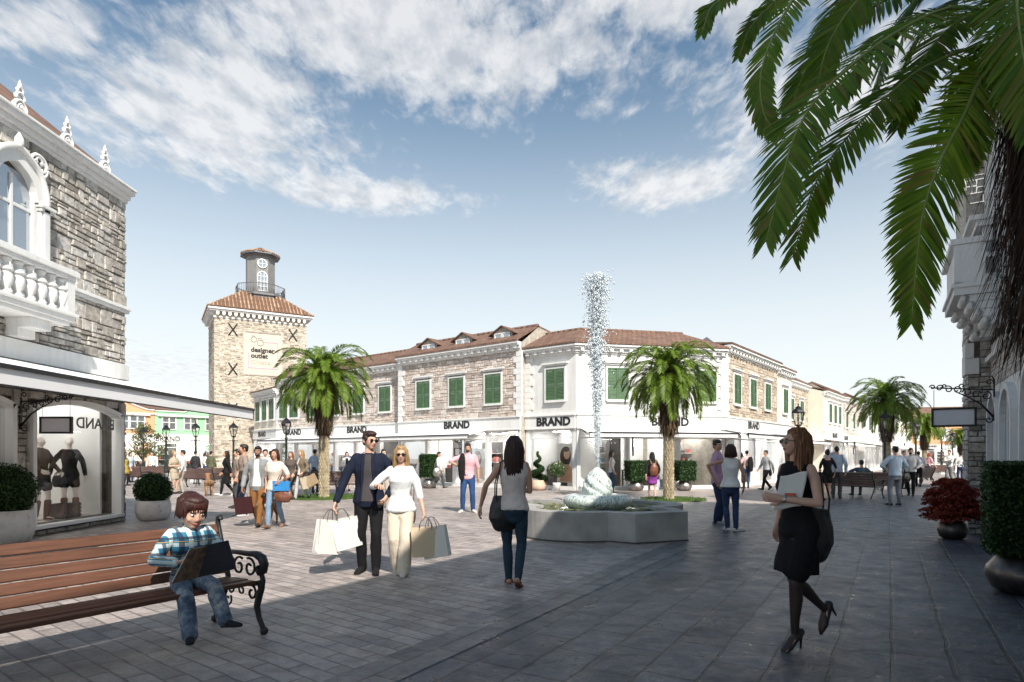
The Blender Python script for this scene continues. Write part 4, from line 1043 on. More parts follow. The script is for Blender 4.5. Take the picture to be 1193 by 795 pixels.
# ---------------------------------------------------------------- figures
JOBS = []
def job(name, mb, vox, mat, parent, smooth=4, wr=0.0, wf=18.0, extra=None, k=.5):
    me = bpy.data.meshes.new(name)
    me.from_pydata(mb.v, [], mb.f)
    o = bpy.data.objects.new(name + '_tmp', me); col.objects.link(o)
    r = o.modifiers.new('r', 'REMESH'); r.mode = 'VOXEL'; r.voxel_size = vox; r.use_smooth_shade = True
    if smooth:
        s = o.modifiers.new('s', 'SMOOTH'); s.iterations = smooth; s.factor = k
    p = bpy.data.objects.new(name, bpy.data.meshes.new(name)); col.objects.link(p)
    if parent: p.parent = parent; KIDS.setdefault(parent.name, []).append(p)
    JOBS.append((o, p, mat, wr, wf, extra))
    return p
def run_jobs():
    """grow every figure surface: one at a time in a small scratch scene (fast), then finish the meshes"""
    ts = bpy.data.scenes.new('scratch'); out = []
    for jb in JOBS:
        o = jb[0]; col.objects.unlink(o); ts.collection.objects.link(o)
        with bpy.context.temp_override(scene=ts, view_layer=ts.view_layers[0]):
            dg = bpy.context.evaluated_depsgraph_get(); dg.update()
            out.append(bpy.data.meshes.new_from_object(o.evaluated_get(dg)))
        ts.collection.objects.unlink(o)
    for (o, p, mat, wr, wf, extra), me in zip(JOBS, out):
        if wr:
            N = len(me.vertices); cs = [0.0] * (3 * N); ns = [0.0] * (3 * N)
            me.vertices.foreach_get('co', cs); me.vertex_normals.foreach_get('vector', ns)
            for a in range(0, 3 * N, 3):
                x, y, z = cs[a:a + 3]; n = wr * (noise.noise((x * wf, y * wf, z * wf * .55)) + .5 * noise.noise((x * wf * 2.3, y * wf * 2.3, z * wf * 1.2)))
                cs[a] += ns[a] * n; cs[a + 1] += ns[a + 1] * n; cs[a + 2] += ns[a + 2] * n
            me.vertices.foreach_set('co', cs); me.update()
        if extra and extra.v:
            bm = bmesh.new(); bm.from_mesh(me); em = extra.mesh('x', uv=False); bm.from_mesh(em); bm.to_mesh(me); bm.free()
        me.polygons.foreach_set('use_smooth', [True] * len(me.polygons)); me.name = p.name
        me.materials.clear()
        for m in (mat if isinstance(mat, (list, tuple)) else [mat]): me.materials.append(m)
        p.data = me
    for jb in JOBS: bpy.data.objects.remove(jb[0])
    bpy.data.scenes.remove(ts)
    JOBS.clear()
def ik(a, c, l1, l2, hint):
    d = c - a; L = min(d.length, (l1 + l2) * .998); L = max(L, abs(l1 - l2) + .01); dn = d.normalized(); c = a + dn * L
    ca = max(-1, min(1, (l1 * l1 + L * L - l2 * l2) / (2 * l1 * L))); h = hint - dn * hint.dot(dn)
    h = h.normalized() if h.length > 1e-6 else V((0, -1, 0))
    return a + dn * (l1 * ca) + h * (l1 * math.sqrt(1 - ca * ca)), c
TOR = {'m': [(.455, 0, .07, .05), (.50, 0, .092, .066), (.54, 0, .089, .062), (.60, 0, .081, .055), (.66, 0, .086, .058), (.72, -.004, .097, .065), (.765, -.002, .101, .06), (.80, .002, .092, .047), (.825, .004, .062, .038), (.85, .004, .036, .033)],
       'f': [(.455, 0, .072, .052), (.50, .004, .097, .069), (.54, .002, .088, .06), (.61, -.002, .067, .048), (.66, -.004, .072, .054), (.72, -.012, .083, .07), (.765, -.004, .086, .054), (.80, .002, .079, .042), (.825, .004, .052, .034), (.85, .004, .031, .03)]}
def torso(S, sex, z0, z1, inf, sh, flare=0.0):
    T = TOR[sex]; pts = []; rad = []; zs = [z0] + [r[0] for r in T if z0 < r[0] < z1] + [z1]
    for z in zs:
        if z <= T[0][0]: r = T[0]
        elif z >= T[-1][0]: r = T[-1]
        else:
            i = next(i for i in range(len(T) - 1) if T[i][0] <= z <= T[i + 1][0]); q = (z - T[i][0]) / (T[i + 1][0] - T[i][0]); r = tuple(a + (b - a) * q for a, b in zip(T[i], T[i + 1]))
        f = flare * max(0, .62 - z)
        pts.append(sh(V((0, r[1], z))) * S); rad.append(((r[2] + inf + f) * S, (r[3] + inf + f * .8) * S))
    return pts, rad
def hand(mb, w, d, pn, side, S, curl=.6, n=6):
    """palm, four fingers of unequal length and a thumb leaving the side of the palm; pn = palm normal"""
    d = d.normalized(); pn = (pn - d * pn.dot(d)).normalized(); ac = d.cross(pn) * side   # towards the thumb
    k = S
    mb.loft([w - d * .012 * k, w + d * .012 * k, w + d * .036 * k, w + d * .05 * k], [(.015 * k, .0105 * k), (.019 * k, .010 * k), (.0225 * k, .0085 * k), (.021 * k, .007 * k)], xdir=ac, n=8)
    for i, ln in enumerate((.93, 1.0, .94, .76)):
        p = w + d * (.05 - (.004 if i in (0, 3) else 0)) * k + ac * (.0165 - .011 * i) * k; pts = [p - d * .008 * k]; dirv = d + ac * (.10 - .07 * i); a = curl * .45
        for sg in (.021, .014, .011):
            dirv = (dirv * math.cos(a) + pn * math.sin(a)).normalized(); p = p + dirv * sg * ln * k; pts.append(p); a = curl * .75
            pn2 = pn
        mb.loft(pts, [.0056 * k, .0054 * k, .0048 * k, .004 * k], n=n)
    b = w + d * .012 * k + ac * .014 * k
    t1 = b + (d * .6 + ac * .75 + pn * .25).normalized() * .022 * k; t2 = t1 + (d * .9 + ac * .25 + pn * .35).normalized() * .018 * k
    mb.loft([b - d * .006 * k, t1, t2], [.0078 * k, .0062 * k, .0048 * k], n=n)
def rotz(a): return Matrix.Rotation(a, 3, 'Z')
def person(label, pos, yaw, H=1.75, sex='m', vox=.016, skin='fair', hair=('short', 'brown'), top=None, jacket=None, bottom=None, shoes=(.03, .03, .03),
           feet=None, hands=None, lean=(0, 0), head=(0, 0), group='people in the square', heel=0.0, toes=None, pz=None, hs=1.0, glasses=False, curl=.6, hints=None, elbow=None,
           name='person', cat='person', palm=None, beard=False, legskin=None, sandals=False, wr=1.0, eyes=True, knees=None, legs=1.0, belt=None):
    o = empty(name, pos if len(pos) == 3 else (*pos, 0), math.radians(yaw), label, cat, group)
    S = H; near = vox < .011
    feet = feet or ((.055, .0, .0), (-.055, .0, .0)); hands = hands or ((.148, -.03, .50), (-.148, -.03, .50))
    toes = toes or ((.12, 0), (-.12, 0)) ; hints = hints or (None, None)
    anc = [V((f[0], f[1], f[2] + .04 + heel * .045)) for f in feet]
    th, sl = .247 * legs, .236 * legs
    if pz is None:
        dz = -.042 * heel
        while dz < .2 and any((V((.05 * s, 0, .515 - dz)) - a).length > (th + sl) * .996 for s, a, f in zip((1, -1), anc, feet) if f[2] < .06): dz += .002
        pz = -dz
    else: pz = pz - .515
    def sh(v):
        q = max(0, v.z - .52); return V((v.x + lean[0] * q, v.y + lean[1] * q, v.z + pz))
    hy, hp = math.radians(head[0]), math.radians(head[1])
    piv = V((0, .004, .868)); HM = rotz(hy) @ Matrix.Rotation(hp, 3, 'X'); hc0 = V((0, -.010, .057 * (.6 + .4 * hs)))
    def hd(x, y, z): return (sh(piv) + HM @ (hc0 + V((x, y, z)) * hs)) * S
    HMh = HM
    J = {}
    for i, s in enumerate((1, -1)):
        hip = V((.05 * s, 0, .515 + pz)); kh = V(knees[i]) if knees else V((.12 * s, -1, 0)); kn, an = ik(hip, anc[i], th, sl, kh)
        shd = sh(V(((.104 if sex == 'm' else .09) * s, .004, .80))); eh = V(hints[i]) if hints[i] else V((.5 * s, .8, -.3))
        el, wr_ = ik(shd, V(hands[i]) + V((0, 0, pz)), .172, .152, eh)
        J[s] = dict(hip=hip * S, kn=kn * S, an=an * S, sh=shd * S, el=el * S, wr=wr_ * S)
    k = .92 if sex == 'f' else 1.0
    # ---- body (one surface)
    b = MB(); n = 12 if near else 8
    if hs > 1.2: k = 1.08
    p, r = torso(S, sex, .46, .85, -.006, sh); b.loft(p, r, (1, 0, 0), n=16 if near else 10)
    b.loft([sh(V((0, .004, .835))) * S, (sh(piv) * S + hd(0, .008, -.02)) / 2, hd(0, .008, -.015)], [.033 * S * k, .029 * S * k * (.7 + .3 * hs), .028 * S * k * (.5 + .5 * hs)], n=n)
    ex = MB()
    for i, s in enumerate((1, -1)):
        j = J[s]
        b.loft([j['sh'] + V((-.015 * s * S, 0, 0)), j['sh'] * .7 + j['el'] * .3, j['el']], [.027 * S * k, .026 * S * k, .020 * S * k], n=n)
        b.loft([j['el'], j['el'] * .7 + j['wr'] * .3, j['wr']], [.020 * S * k, .0215 * S * k, .0135 * S * k], n=n)
        b.loft([j['hip'] + V((0, 0, .01 * S)), j['hip'] * .65 + j['kn'] * .35, j['kn']], [.045 * S, .043 * S, .029 * S * k], n=n)
        b.loft([j['kn'], j['kn'] * .68 + j['an'] * .32 + V((0, .008 * S, 0)), j['kn'] * .25 + j['an'] * .75, j['an']], [.028 * S * k, .031 * S * k, .021 * S * k, .0175 * S * k], n=n)
        tz, tp = toes[i]; d = rotz(tz) @ (Matrix.Rotation(-math.radians(tp), 3, 'X').inverted() @ V((0, -1, 0))); up = d.cross(rotz(tz) @ V((-1, 0, 0)))
        dn = -up if up.z > 0 else up; a = j['an']
        j['d'], j['dn'] = d, dn
        b.loft([a + d * -.02 * S + dn * .022 * S, a + d * .03 * S + dn * .02 * S, a + d * .075 * S + dn * .026 * S, a + d * .10 * S + dn * .029 * S], [(.018 * S, .018 * S), (.02 * S, .019 * S), (.023 * S, .012 * S), (.018 * S, .008 * S)], xdir=rotz(tz) @ V((1, 0, 0)), n=n)
        fd = (j['wr'] - j['el']).normalized(); pn = V(palm[i]) if palm and palm[i] else V((-s, -.25, 0))
        hand(ex, j['wr'], fd, pn, s if True else s, S, curl, 8 if near else 5)
    E = lambda x, y, z, rx, ry, rz, m=b, nn=(16 if near else 10): m.ell(hd(x, y, z), rx * S * hs, ry * S * hs, rz * S * hs, HMh, nn, 10 if near else 7)
    E(0, .012, .012, .0415, .0525, .052); E(0, -.016, -.014, .0355, .0365, .045); E(0, -.028, -.046, .021, .018, .014); E(0, -.043, .015, .027, .008, .006)
    for s in (1, -1):
        E(.0435 * s, .010, -.008, .005, .011, .0165); E(.021 * s, -.036, -.017, .011, .010, .012)
    b.loft([hd(0, -.048, .008), hd(0, -.0545, -.008), hd(0, -.0585 + .004 * (hs > 1.2), -.0170), hd(0, -.052, -.0215)], [.004 * S * hs, .0046 * S * hs, (.0066 if hs < 1.2 else .0054) * S * hs, .005 * S * hs], n=8)
    for s in (1, -1): E(.0045 * s, -.0515, -.0190, .004, .005, .0033)
    job('body', b, min(vox, .013) if not near else vox, SK[skin], o, 2 if near else 1, extra=ex, k=.4)
    # ---- eyes, lips
    if eyes:
        e = MB()
        for s in (1, -1):
            e.ell(hd(.0165 * s, -.0445, .0015), .0078 * S * hs, .006 * S * hs, .0042 * S * hs, HMh, 10, 6, 0)
            e.ell(hd(.0165 * s, -.0492, .0012), .0036 * S * hs, .0022 * S * hs, .0038 * S * hs, HMh, 8, 6, 1)
            e.loft([hd(.008 * s, -.0500, .0105), hd(.0165 * s, -.0505, .0135), hd(.027 * s, -.0445, .0105)], [.0016 * S * hs, .0023 * S * hs, .001 * S * hs], n=5, mat=1)
        e.build('eyes', [M['eyewhite'], M['eyedark']], o, uv=False)
        l = MB(); l.loft([hd(-.0125, -.045, -.0335), hd(0, -.0512, -.0318), hd(.0125, -.045, -.0335)], [.0015 * S * hs, .0033 * S * hs, .0015 * S * hs], n=6)
        l.loft([hd(-.011, -.045, -.0355), hd(0, -.0505, -.0375), hd(.011, -.045, -.0355)], [.0012 * S * hs, .0032 * S * hs, .0012 * S * hs], n=6)
        l.build('lips', M['lip'], o, uv=False)
    if glasses:
        g = MB()
        for s in (1, -1):
            g.ell(hd(.0185 * s, -.0530, .001), .0155 * S, .0035 * S, .0115 * S, HMh @ rotz(-.22 * s), 14, 8)
            g.tube([hd(.034 * s, -.046, .005), hd(.043 * s, -.02, .004), hd(.0455 * s, .012, .0)], .0018 * S, 5)
        g.tube([hd(-.006, -.0555, .005), hd(.006, -.0555, .005)], .0018 * S, 5)
        g.build('sunglasses', M['lens'], o, uv=False)
    # ---- hair
    hv = max(.006, vox * .8); st, hcn = hair; hm = HAIR.get(hcn)
    if st and hm:
        h = MB(); lk_ = MB(); F_ = lambda x, y, z, rx, ry, rz: E(x, y, z, rx, ry, rz, h)
        F_(0, .018, .021, .0455, .0545, .0505)
        if st in ('short', 'bowl'): F_(0, -.006, .045, .038, .042, .026)
        else: F_(0, .004, .046, .036, .038, .024)
        rr = random.Random(hash(label) % 999 if False else len(label) * 7 + int(pos[0] * 10))
        if st == 'short':
            F_(0, .04, -.012, .036, .026, .03)
            for s in (1, -1): F_(.041 * s, -.004, .012, .006, .018, .02)
            if near:
                for q in range(70):
                    a = rr.uniform(-1.2, 1.2); y0 = rr.uniform(-.035, .05); z = .062 - abs(y0) * .12
                    x = .033 * math.sin(a); lk_.loft([hd(x, y0, z * math.cos(a * .6)), hd(x * 1.15 + .004, y0 + .012, (z + .006) * math.cos(a * .6)), hd(x * 1.2 + .008, y0 + .03, (z + .001) * math.cos(a * .6))], [.0045 * S, .0042 * S, .0012 * S], n=5)
        elif st == 'bowl':
            F_(0, .014, .016, .0485, .056, .052); F_(0, -.030, .034, .034, .018, .015)
            for s in (1, -1): F_(.043 * s, .004, -.002, .008, .022, .026)
            for q in range(150):
                a = rr.uniform(-3.14, 3.14); x = .049 * math.sin(a); y = .006 - .056 * math.cos(a); zt = .062 - .012 * abs(math.sin(a)); zb = (.019 if abs(a) < .75 else -.014 if abs(a) < 2 else -.03) + rr.uniform(-.008, .008)
                lk_.loft([hd(x * .6, y * .45, zt + .002), hd(x * 1.0, y * .95, .040), hd(x * 1.06, y * 1.04, zb)], [.004 * S * hs, .0048 * S * hs, .001 * S * hs], n=5)
        elif st in ('long', 'bob', 'bun'):
            for s in (1, -1): F_(.040 * s, .006, .005, .010, .026, .034)
            F_(0, .038, -.015, .037, .027, .036)
            if st == 'bun': F_(0, .055, .058, .022, .022, .02)
            if st != 'bun':
                ln = -.215 if st == 'long' else -.075
                bz = ln
                h.loft([hd(0, .048, .02), hd(0, .058, -.045), hd(0, .060, (bz - .05) * .6), hd(0, .052, bz)], [(.04 * S * hs, .018 * S * hs), (.046 * S * hs, .022 * S * hs), (.046 * S * hs, .02 * S * hs), (.024 * S * hs, .012 * S * hs)], xdir=HM @ V((1, 0, 0)), n=12)
                for s in (1, -1): h.loft([hd(.036 * s, -.006, .03), hd(.046 * s, .006, -.03), hd(.047 * s, .016, bz * .6), hd(.038 * s, .02, bz * .92)], [(.011 * S * hs, .02 * S * hs), (.013 * S * hs, .022 * S * hs), (.013 * S * hs, .022 * S * hs), (.007 * S * hs, .012 * S * hs)], xdir=HM @ V((1, 0, 0)), n=8)
                if near:
                    for q in range(170):
                        a = rr.uniform(-2.15, 2.15); c_, s_ = math.cos(a), math.sin(a); l2 = bz * rr.uniform(.7, 1.15); rx = .043 + rr.uniform(0, .008); ry = .052 + rr.uniform(0, .008)
                        wv = rr.uniform(-.014, .014); wv2 = rr.uniform(-.02, .02)
                        lk_.loft([hd(.5 * rx * s_, .012 + .5 * ry * c_, .066), hd(rx * s_, .014 + ry * c_, .028), hd(rx * 1.06 * s_ + wv, .016 + ry * 1.05 * c_, -.035), hd(rx * 1.05 * s_ + wv2, .018 + ry * 1.02 * c_, (l2 - .03) * .65), hd(rx * .8 * s_ + wv, .02 + ry * .85 * c_, l2)],
                                 [.004 * S, .0058 * S, .006 * S, .0052 * S, .001 * S], n=5)
        job('hair', h, hv, hm, o, 2, wr=.0015 * S, wf=40, extra=lk_)
    if beard:
        h = MB(); E(0, -.026, -.040, .029, .026, .022, h); E(0, -.0455, -.0265, .014, .006, .004, h); job('beard', h, hv, hm, o, 2)
    # ---- clothes
    def sleeve(m, j, s, ln, inf):
        up = min(1, ln / .5); m.loft([j['sh'] + V((-.02 * s * S, 0, .002 * S)), j['sh'] * (1 - .5 * up) + j['el'] * .5 * up, j['sh'] * (1 - up) + j['el'] * up], [(.028 + inf) * S * k, (.027 + inf) * S * k, (.022 + inf) * S * k], n=n)
        if ln > .5: q = (ln - .5) / .5; m.loft([j['el'], j['el'] * (1 - q) + j['wr'] * q], [(.022 + inf) * S * k, (.0165 + inf + .003 * (1 - q)) * S * k], n=n)
    def legskirt(m, hem, f):
        for s in (1, -1):
            j = J[s]; t_ = max(.1, min(1, (j['hip'].z - (hem + pz) * S) / max(.01, j['hip'].z - j['kn'].z))); e = j['hip'].lerp(j['kn'], t_ * .93)
            m.loft([j['hip'] + V((0, 0, .02 * S)), j['hip'].lerp(e, .5), e], [(.043 + f * .6) * S, (.043 + f * .8) * S, (.042 + f) * S], n=n)
    if bottom:
        q = bottom; m = MB(); inf = q.get('inf', .006); w = q.get('wide', 0.0)
        if q['kind'] == 'trousers':
            p, r = torso(S, sex, .47, q.get('waist', .565), inf, sh); m.loft(p, r, (1, 0, 0), n=16)
            ln = q.get('len', 1.0)
            for s in (1, -1):
                j = J[s]; an = j['kn'] * (1 - ln) + (j['an'] + V((0, 0, -.008 * S))) * ln
                m.loft([j['hip'] + V((0, 0, .012 * S)), j['hip'] * .6 + j['kn'] * .4, j['kn']], [(.045 + inf) * S, (.043 + inf + w * .2) * S, (.030 + inf + w * .4) * S], n=n)
                m.loft([j['kn'], j['kn'] * .66 + an * .34 + V((0, .006 * S, 0)), an], [(.030 + inf + w * .4) * S, (.031 + inf * 1.1 + w * .6) * S, (.020 + inf * 1.3 + w) * S], n=n)
            job('trousers', m, vox, q['mat'], o, 3, wr=.0028 * S * wr * q.get('wr', 1), wf=16)
        else:
            hem = q['hem']; p, r = torso(S, sex, .50, q.get('waist', .60), inf, sh)
            c = (J[1]['kn'] + J[-1]['kn']) / 2 / S; cy = c.y * max(0, min(1, (.5 - hem) / .23)) * .7
            f = q.get('flare', .01); p = [V((0, cy * S, (hem + pz) * S)), V((0, cy * .5 * S, ((hem + .5) / 2 + pz) * S))] + p; r = [((.092 + f) * S, (.062 + f) * S + abs(J[1]['kn'].y - J[-1]['kn'].y) * .32), ((.097 + f * .6) * S, (.067 + f * .5) * S)] + r
            m.loft(p, r, (1, 0, 0), n=20, dome=False); legskirt(m, hem, f + .004); job('skirt', m, vox, q['mat'], o, 3, wr=.003 * S * wr, wf=14)
    if top:
        q = top; m = MB(); inf = q.get('inf', .006); hem = q.get('hem', .50)
        p, r = torso(S, sex, max(hem, .47), q.get('neck', .832), inf, sh, q.get('flare', 0))
        if hem < .47:
            c = (J[1]['kn'] + J[-1]['kn']) / 2 / S; cy = c.y * max(0, min(1, (.5 - hem) / .23)) * .75; f = q.get('skirt', .012)
            p = [V((0, cy * S, (hem + pz) * S)), V((0, cy * .5 * S, ((hem + .47) / 2 + pz) * S))] + p; r = [((.088 + f) * S, (.058 + f) * S + abs(J[1]['kn'].y - J[-1]['kn'].y) * .30), ((.098 + f * .6) * S, (.066 + f * .6) * S)] + r
        m.loft(p, r, (1, 0, 0), n=18, dome=False)
        if hem < .44: legskirt(m, hem, q.get('skirt', .012))
        for s in (1, -1):
            if q.get('sleeve', 0) > 0: sleeve(m, J[s], s, q['sleeve'], q.get('sinf', inf))
            else: m.loft([J[s]['sh'] + V((-.05 * s * S, 0, -.012 * S)), J[s]['sh'] + V((-.024 * s * S, 0, .002 * S))], [.022 * S, .026 * S], n=n)
        if q.get('collar'): m.loft([sh(V((0, .006, .822))) * S, sh(V((0, .006, .862))) * S], [.046 * S, .038 * S], n=n, dome=False)
        job(q.get('name', 'shirt'), m, vox, q['mat'], o, 3, wr=.004 * S * wr * q.get('wr', 1), wf=13)
    if jacket:
        q = jacket; m = MB(); inf = q.get('inf', .014); hem = q.get('hem', .455)
        p, r = torso(S, sex, max(hem, .40), .834, inf, sh, q.get('flare', .05))
        if hem < .40: p = [V((p[0].x, p[0].y, (hem + pz) * S))] + p; r = [(r[0][0] * 1.06, r[0][1] * 1.1)] + r
        m.loft(p, r, (1, 0, 0), n=18, dome=False)
        for s in (1, -1): sleeve(m, J[s], s, q.get('sleeve', .96), inf * .8)
        m.loft([sh(V((0, .014, .812))) * S, sh(V((0, .018, .846))) * S], [.052 * S, .043 * S], n=n, dome=False)
        job('jacket', m, vox, q['mat'], o, 3, wr=.0035 * S * wr, wf=13)
        if q.get('open'):   # shirt front showing between the lapels
            pm, w0, w1 = q['open']; g = MB(); z0 = max(.505, hem + .03); rows = 12; cols = 7; vs = []
            pp, rr_ = torso(S, sex, z0, .828, inf + .0045, sh, q.get('flare', .05))
            def at_z(z):
                for a in range(len(pp) - 1):
                    if pp[a].z <= z <= pp[a + 1].z + 1e-6:
                        t_ = (z - pp[a].z) / max(1e-6, pp[a + 1].z - pp[a].z); return pp[a].lerp(pp[a + 1], t_), rr_[a][0] + (rr_[a + 1][0] - rr_[a][0]) * t_, rr_[a][1] + (rr_[a + 1][1] - rr_[a][1]) * t_
                return pp[-1], rr_[-1][0], rr_[-1][1]
            for a in range(rows + 1):
                c, rx, ry = at_z(pp[0].z + (pp[-1].z - pp[0].z) * a / rows); w = (w0 + (w1 - w0) * (a / rows))
                for e in range(cols + 1):
                    x = -w + 2 * w * e / cols; cyl = math.sqrt(max(0, 1 - (x * S / rx) ** 2))
                    for d_ in (0, 1): vs.append(V((c.x + x * S, c.y - ry * cyl + d_ * .012, c.z)))
            W = 2 * (cols + 1)
            fs = []
            for a in range(rows):
                for e in range(cols):
                    i0 = a * W + 2 * e; fs += [(i0, i0 + 2, i0 + W + 2, i0 + W), (i0 + 1, i0 + W + 1, i0 + W + 3, i0 + 3)]
                for i0 in (a * W, a * W + 2 * cols): fs.append((i0, i0 + 1, i0 + W + 1, i0 + W))
            g.add(vs, fs, 0, True); g.build('shirt', pm, o, uv=False)
            lp = MB()
            for s in (1, -1):
                pts = []
                for a in range(0, rows + 1):
                    c, rx, ry = at_z(pp[0].z + (pp[-1].z - pp[0].z) * a / rows); w = (w0 + (w1 - w0) * (a / rows)) + .003; cyl = math.sqrt(max(0, 1 - (w * S / rx) ** 2)); pts.append(V((c.x + s * w * S, c.y - ry * cyl - .001, c.z)))
                lp.loft(pts, [(.006 * S, .003 * S)] * 5 + [(.014 * S, .004 * S)] * 6 + [(.01 * S, .004 * S)] * 2, (1, 0, 0), n=6)
            lp.build('lapels', q['mat'], o, uv=False)
    if belt:
        p, r = torso(S, sex, .555, .573, .010, sh); m = MB(); m.loft(p, r, (1, 0, 0), n=20, dome=False); m.build('belt', M['leather'], o, uv=False)
    if shoes:
        m = MB(); hl = MB()
        for s in (1, -1):
            j = J[s]; a, d, dn = j['an'], j['d'], j['dn']; xd = d.cross(dn)
            if sandals:
                for q_ in (.0, .06): hl.loft([a + d * q_ * S + dn * .03 * S + xd * .024 * S, a + d * (q_ + .01) * S + dn * (.004 if q_ else -.006) * S, a + d * q_ * S + dn * .03 * S - xd * .024 * S], [.007 * S] * 3, n=5)
                m.loft([a + d * -.03 * S + dn * .040 * S, a + d * .04 * S + dn * .041 * S, a + d * .115 * S + dn * .04 * S], [(.020 * S, .004 * S), (.022 * S, .004 * S), (.022 * S, .004 * S)], xdir=xd, n=10)
            elif heel:
                m.loft([a + d * -.026 * S + dn * .02 * S, a + d * .03 * S + dn * .027 * S, a + d * .075 * S + dn * .030 * S, a + d * .118 * S + dn * .034 * S], [(.0235 * S, .021 * S), (.0235 * S, .017 * S), (.027 * S, .0175 * S), (.011 * S, .008 * S)], xdir=xd, n=10)
                q0 = a + d * -.026 * S + dn * .034 * S
                ca_, sa_ = math.cos(math.radians(32)), math.sin(math.radians(32)); hl.loft([q0 - (dn * ca_ + d * sa_) * .012 * S, q0 + (dn * ca_ + d * sa_) * .03 * S, q0 + (dn * ca_ + d * sa_) * .062 * heel * S], [.014 * S, .006 * S, .0042 * S], n=8)
            else:
                m.loft([a + d * -.026 * S + dn * .018 * S, a + d * .02 * S + dn * .014 * S, a + d * .075 * S + dn * .022 * S, a + d * .112 * S + dn * .026 * S], [(.021 * S, .02 * S), (.0225 * S, .022 * S), (.026 * S, .016 * S), (.021 * S, .012 * S)], xdir=xd, n=10)
                m.loft([a + d * -.028 * S + dn * .034 * S, a + d * .05 * S + dn * .034 * S, a + d * .118 * S + dn * .034 * S], [(.022 * S, .0065 * S), (.024 * S, .0065 * S), (.022 * S, .0065 * S)], xdir=xd, n=10)
        job('shoes', m, min(vox, .011), shoes if not isinstance(shoes, tuple) else cloth(shoes), o, 1, extra=hl)
    o['_h'] = H
    W_ = Matrix.Translation(o.location) @ Matrix.Rotation(o.rotation_euler.z, 4, 'Z')
    del o['_h']
    return o, W_, {s: {kk: W_ @ vv for kk, vv in J[s].items() if kk in ('wr', 'el', 'sh', 'kn', 'an', 'hip')} for s in J}, lambda x, y, z: W_ @ hd(x, y, z)
# poses (unit heights, person faces -y; first entry is the person's own left side)
def P_(**k): return k
STAND = P_(feet=((.06, -.01, 0), (-.055, .01, 0)), hands=((.145, -.05, .50), (-.145, -.03, .50)))
EASY = P_(feet=((.07, .02, 0), (-.045, -.03, 0)), hands=((.15, -.02, .495), (-.15, -.06, .51)), toes=((.35, 0), (-.15, 0)))
WALK = P_(feet=((.035, -.13, 0), (-.035, .13, .035)), toes=((.05, -12), (-.05, 35)), hands=((.145, .09, .505), (-.145, -.13, .52)), lean=(0, -.06))
WALKB = P_(feet=((.035, .13, .035), (-.035, -.13, 0)), toes=((.05, 35), (-.05, -12)), hands=((.145, -.13, .52), (-.145, .09, .505)), lean=(0, -.06))
HIP = P_(feet=((.06, 0, 0), (-.06, -.02, 0)), hands=((.125, -.05, .56), (-.15, -.03, .50)), hints=((1, .3, 0), None))
FRONT = P_(feet=((.05, 0, 0), (-.05, -.02, 0)), hands=((.05, -.13, .66), (-.05, -.13, .64)), curl=.9)
CARRY = P_(feet=((.05, -.08, 0), (-.04, .08, .02)), toes=((.1, 0), (-.1, 22)), hands=((.13, -.09, .60), (-.15, -.02, .50)), curl=1.3)
ARMUP = P_(feet=((.06, 0, 0), (-.05, -.02, 0)), hands=((.07, -.11, .86), (-.15, -.03, .50)), hints=((1, -.2, -.4), None), curl=.9)
ARMS_X = P_(feet=((.06, 0, 0), (-.06, -.01, 0)), hands=((-.06, -.11, .68), (.06, -.125, .70)), hints=((1, 0, -.6), (-1, 0, -.6)))
def face(pxfrom, topx): return 0
# ---------------------------------------------------------------- bags and small carried things
def shopping_bag(label, loc, rz, w=.34, h=.36, d=.12, mat='paper', tilt=(0, 0), mark=None, group='shopping bags', name='shopping_bag', open_=True):
    """paper carrier hanging from the grip point loc"""
    o = empty(name, loc, rz, label, 'bag', group); o.rotation_euler = (tilt[0], tilt[1], rz)
    b = MB(); t = -.13; z1, z0 = t, t - h; k = .94
    vs = [(-w / 2 * k, -d / 2, z0), (w / 2 * k, -d / 2, z0), (w / 2 * k, d / 2, z0), (-w / 2 * k, d / 2, z0), (-w / 2, -d * .38, z1), (w / 2, -d * .38, z1), (w / 2, d * .38, z1), (-w / 2, d * .38, z1),
          (-w / 2, 0, z0 + h * .1), (w / 2, 0, z0 + h * .1), (-w / 2 + .012, 0, z1), (w / 2 - .012, 0, z1)]
    fs = [(0, 3, 2, 1), (0, 1, 5, 4), (2, 3, 7, 6), (1, 9, 11, 5), (1, 2, 9), (2, 6, 11, 9), (0, 4, 10, 8), (0, 8, 3), (3, 8, 10, 7)]
    b.add(vs, fs); m = M[mat] if isinstance(mat, str) else mat
    p = b.build('bag_body', m, o); so = p.modifiers.new('s', 'SOLIDIFY'); so.thickness = .003
    for s in (-1, 1):
        hh = MB(); y = s * d * .38
        hh.tube([(-w * .22, y, z1 - .03), (-w * .2, y * .9, z1 + .04), (-w * .1, y * .3, -.012), (0, s * .006, 0), (w * .1, y * .3, -.012), (w * .2, y * .9, z1 + .04), (w * .22, y, z1 - .03)], .0045, 5)
        hh.build('handle', M['darkin'] if mark is None else mark, o)
    return o
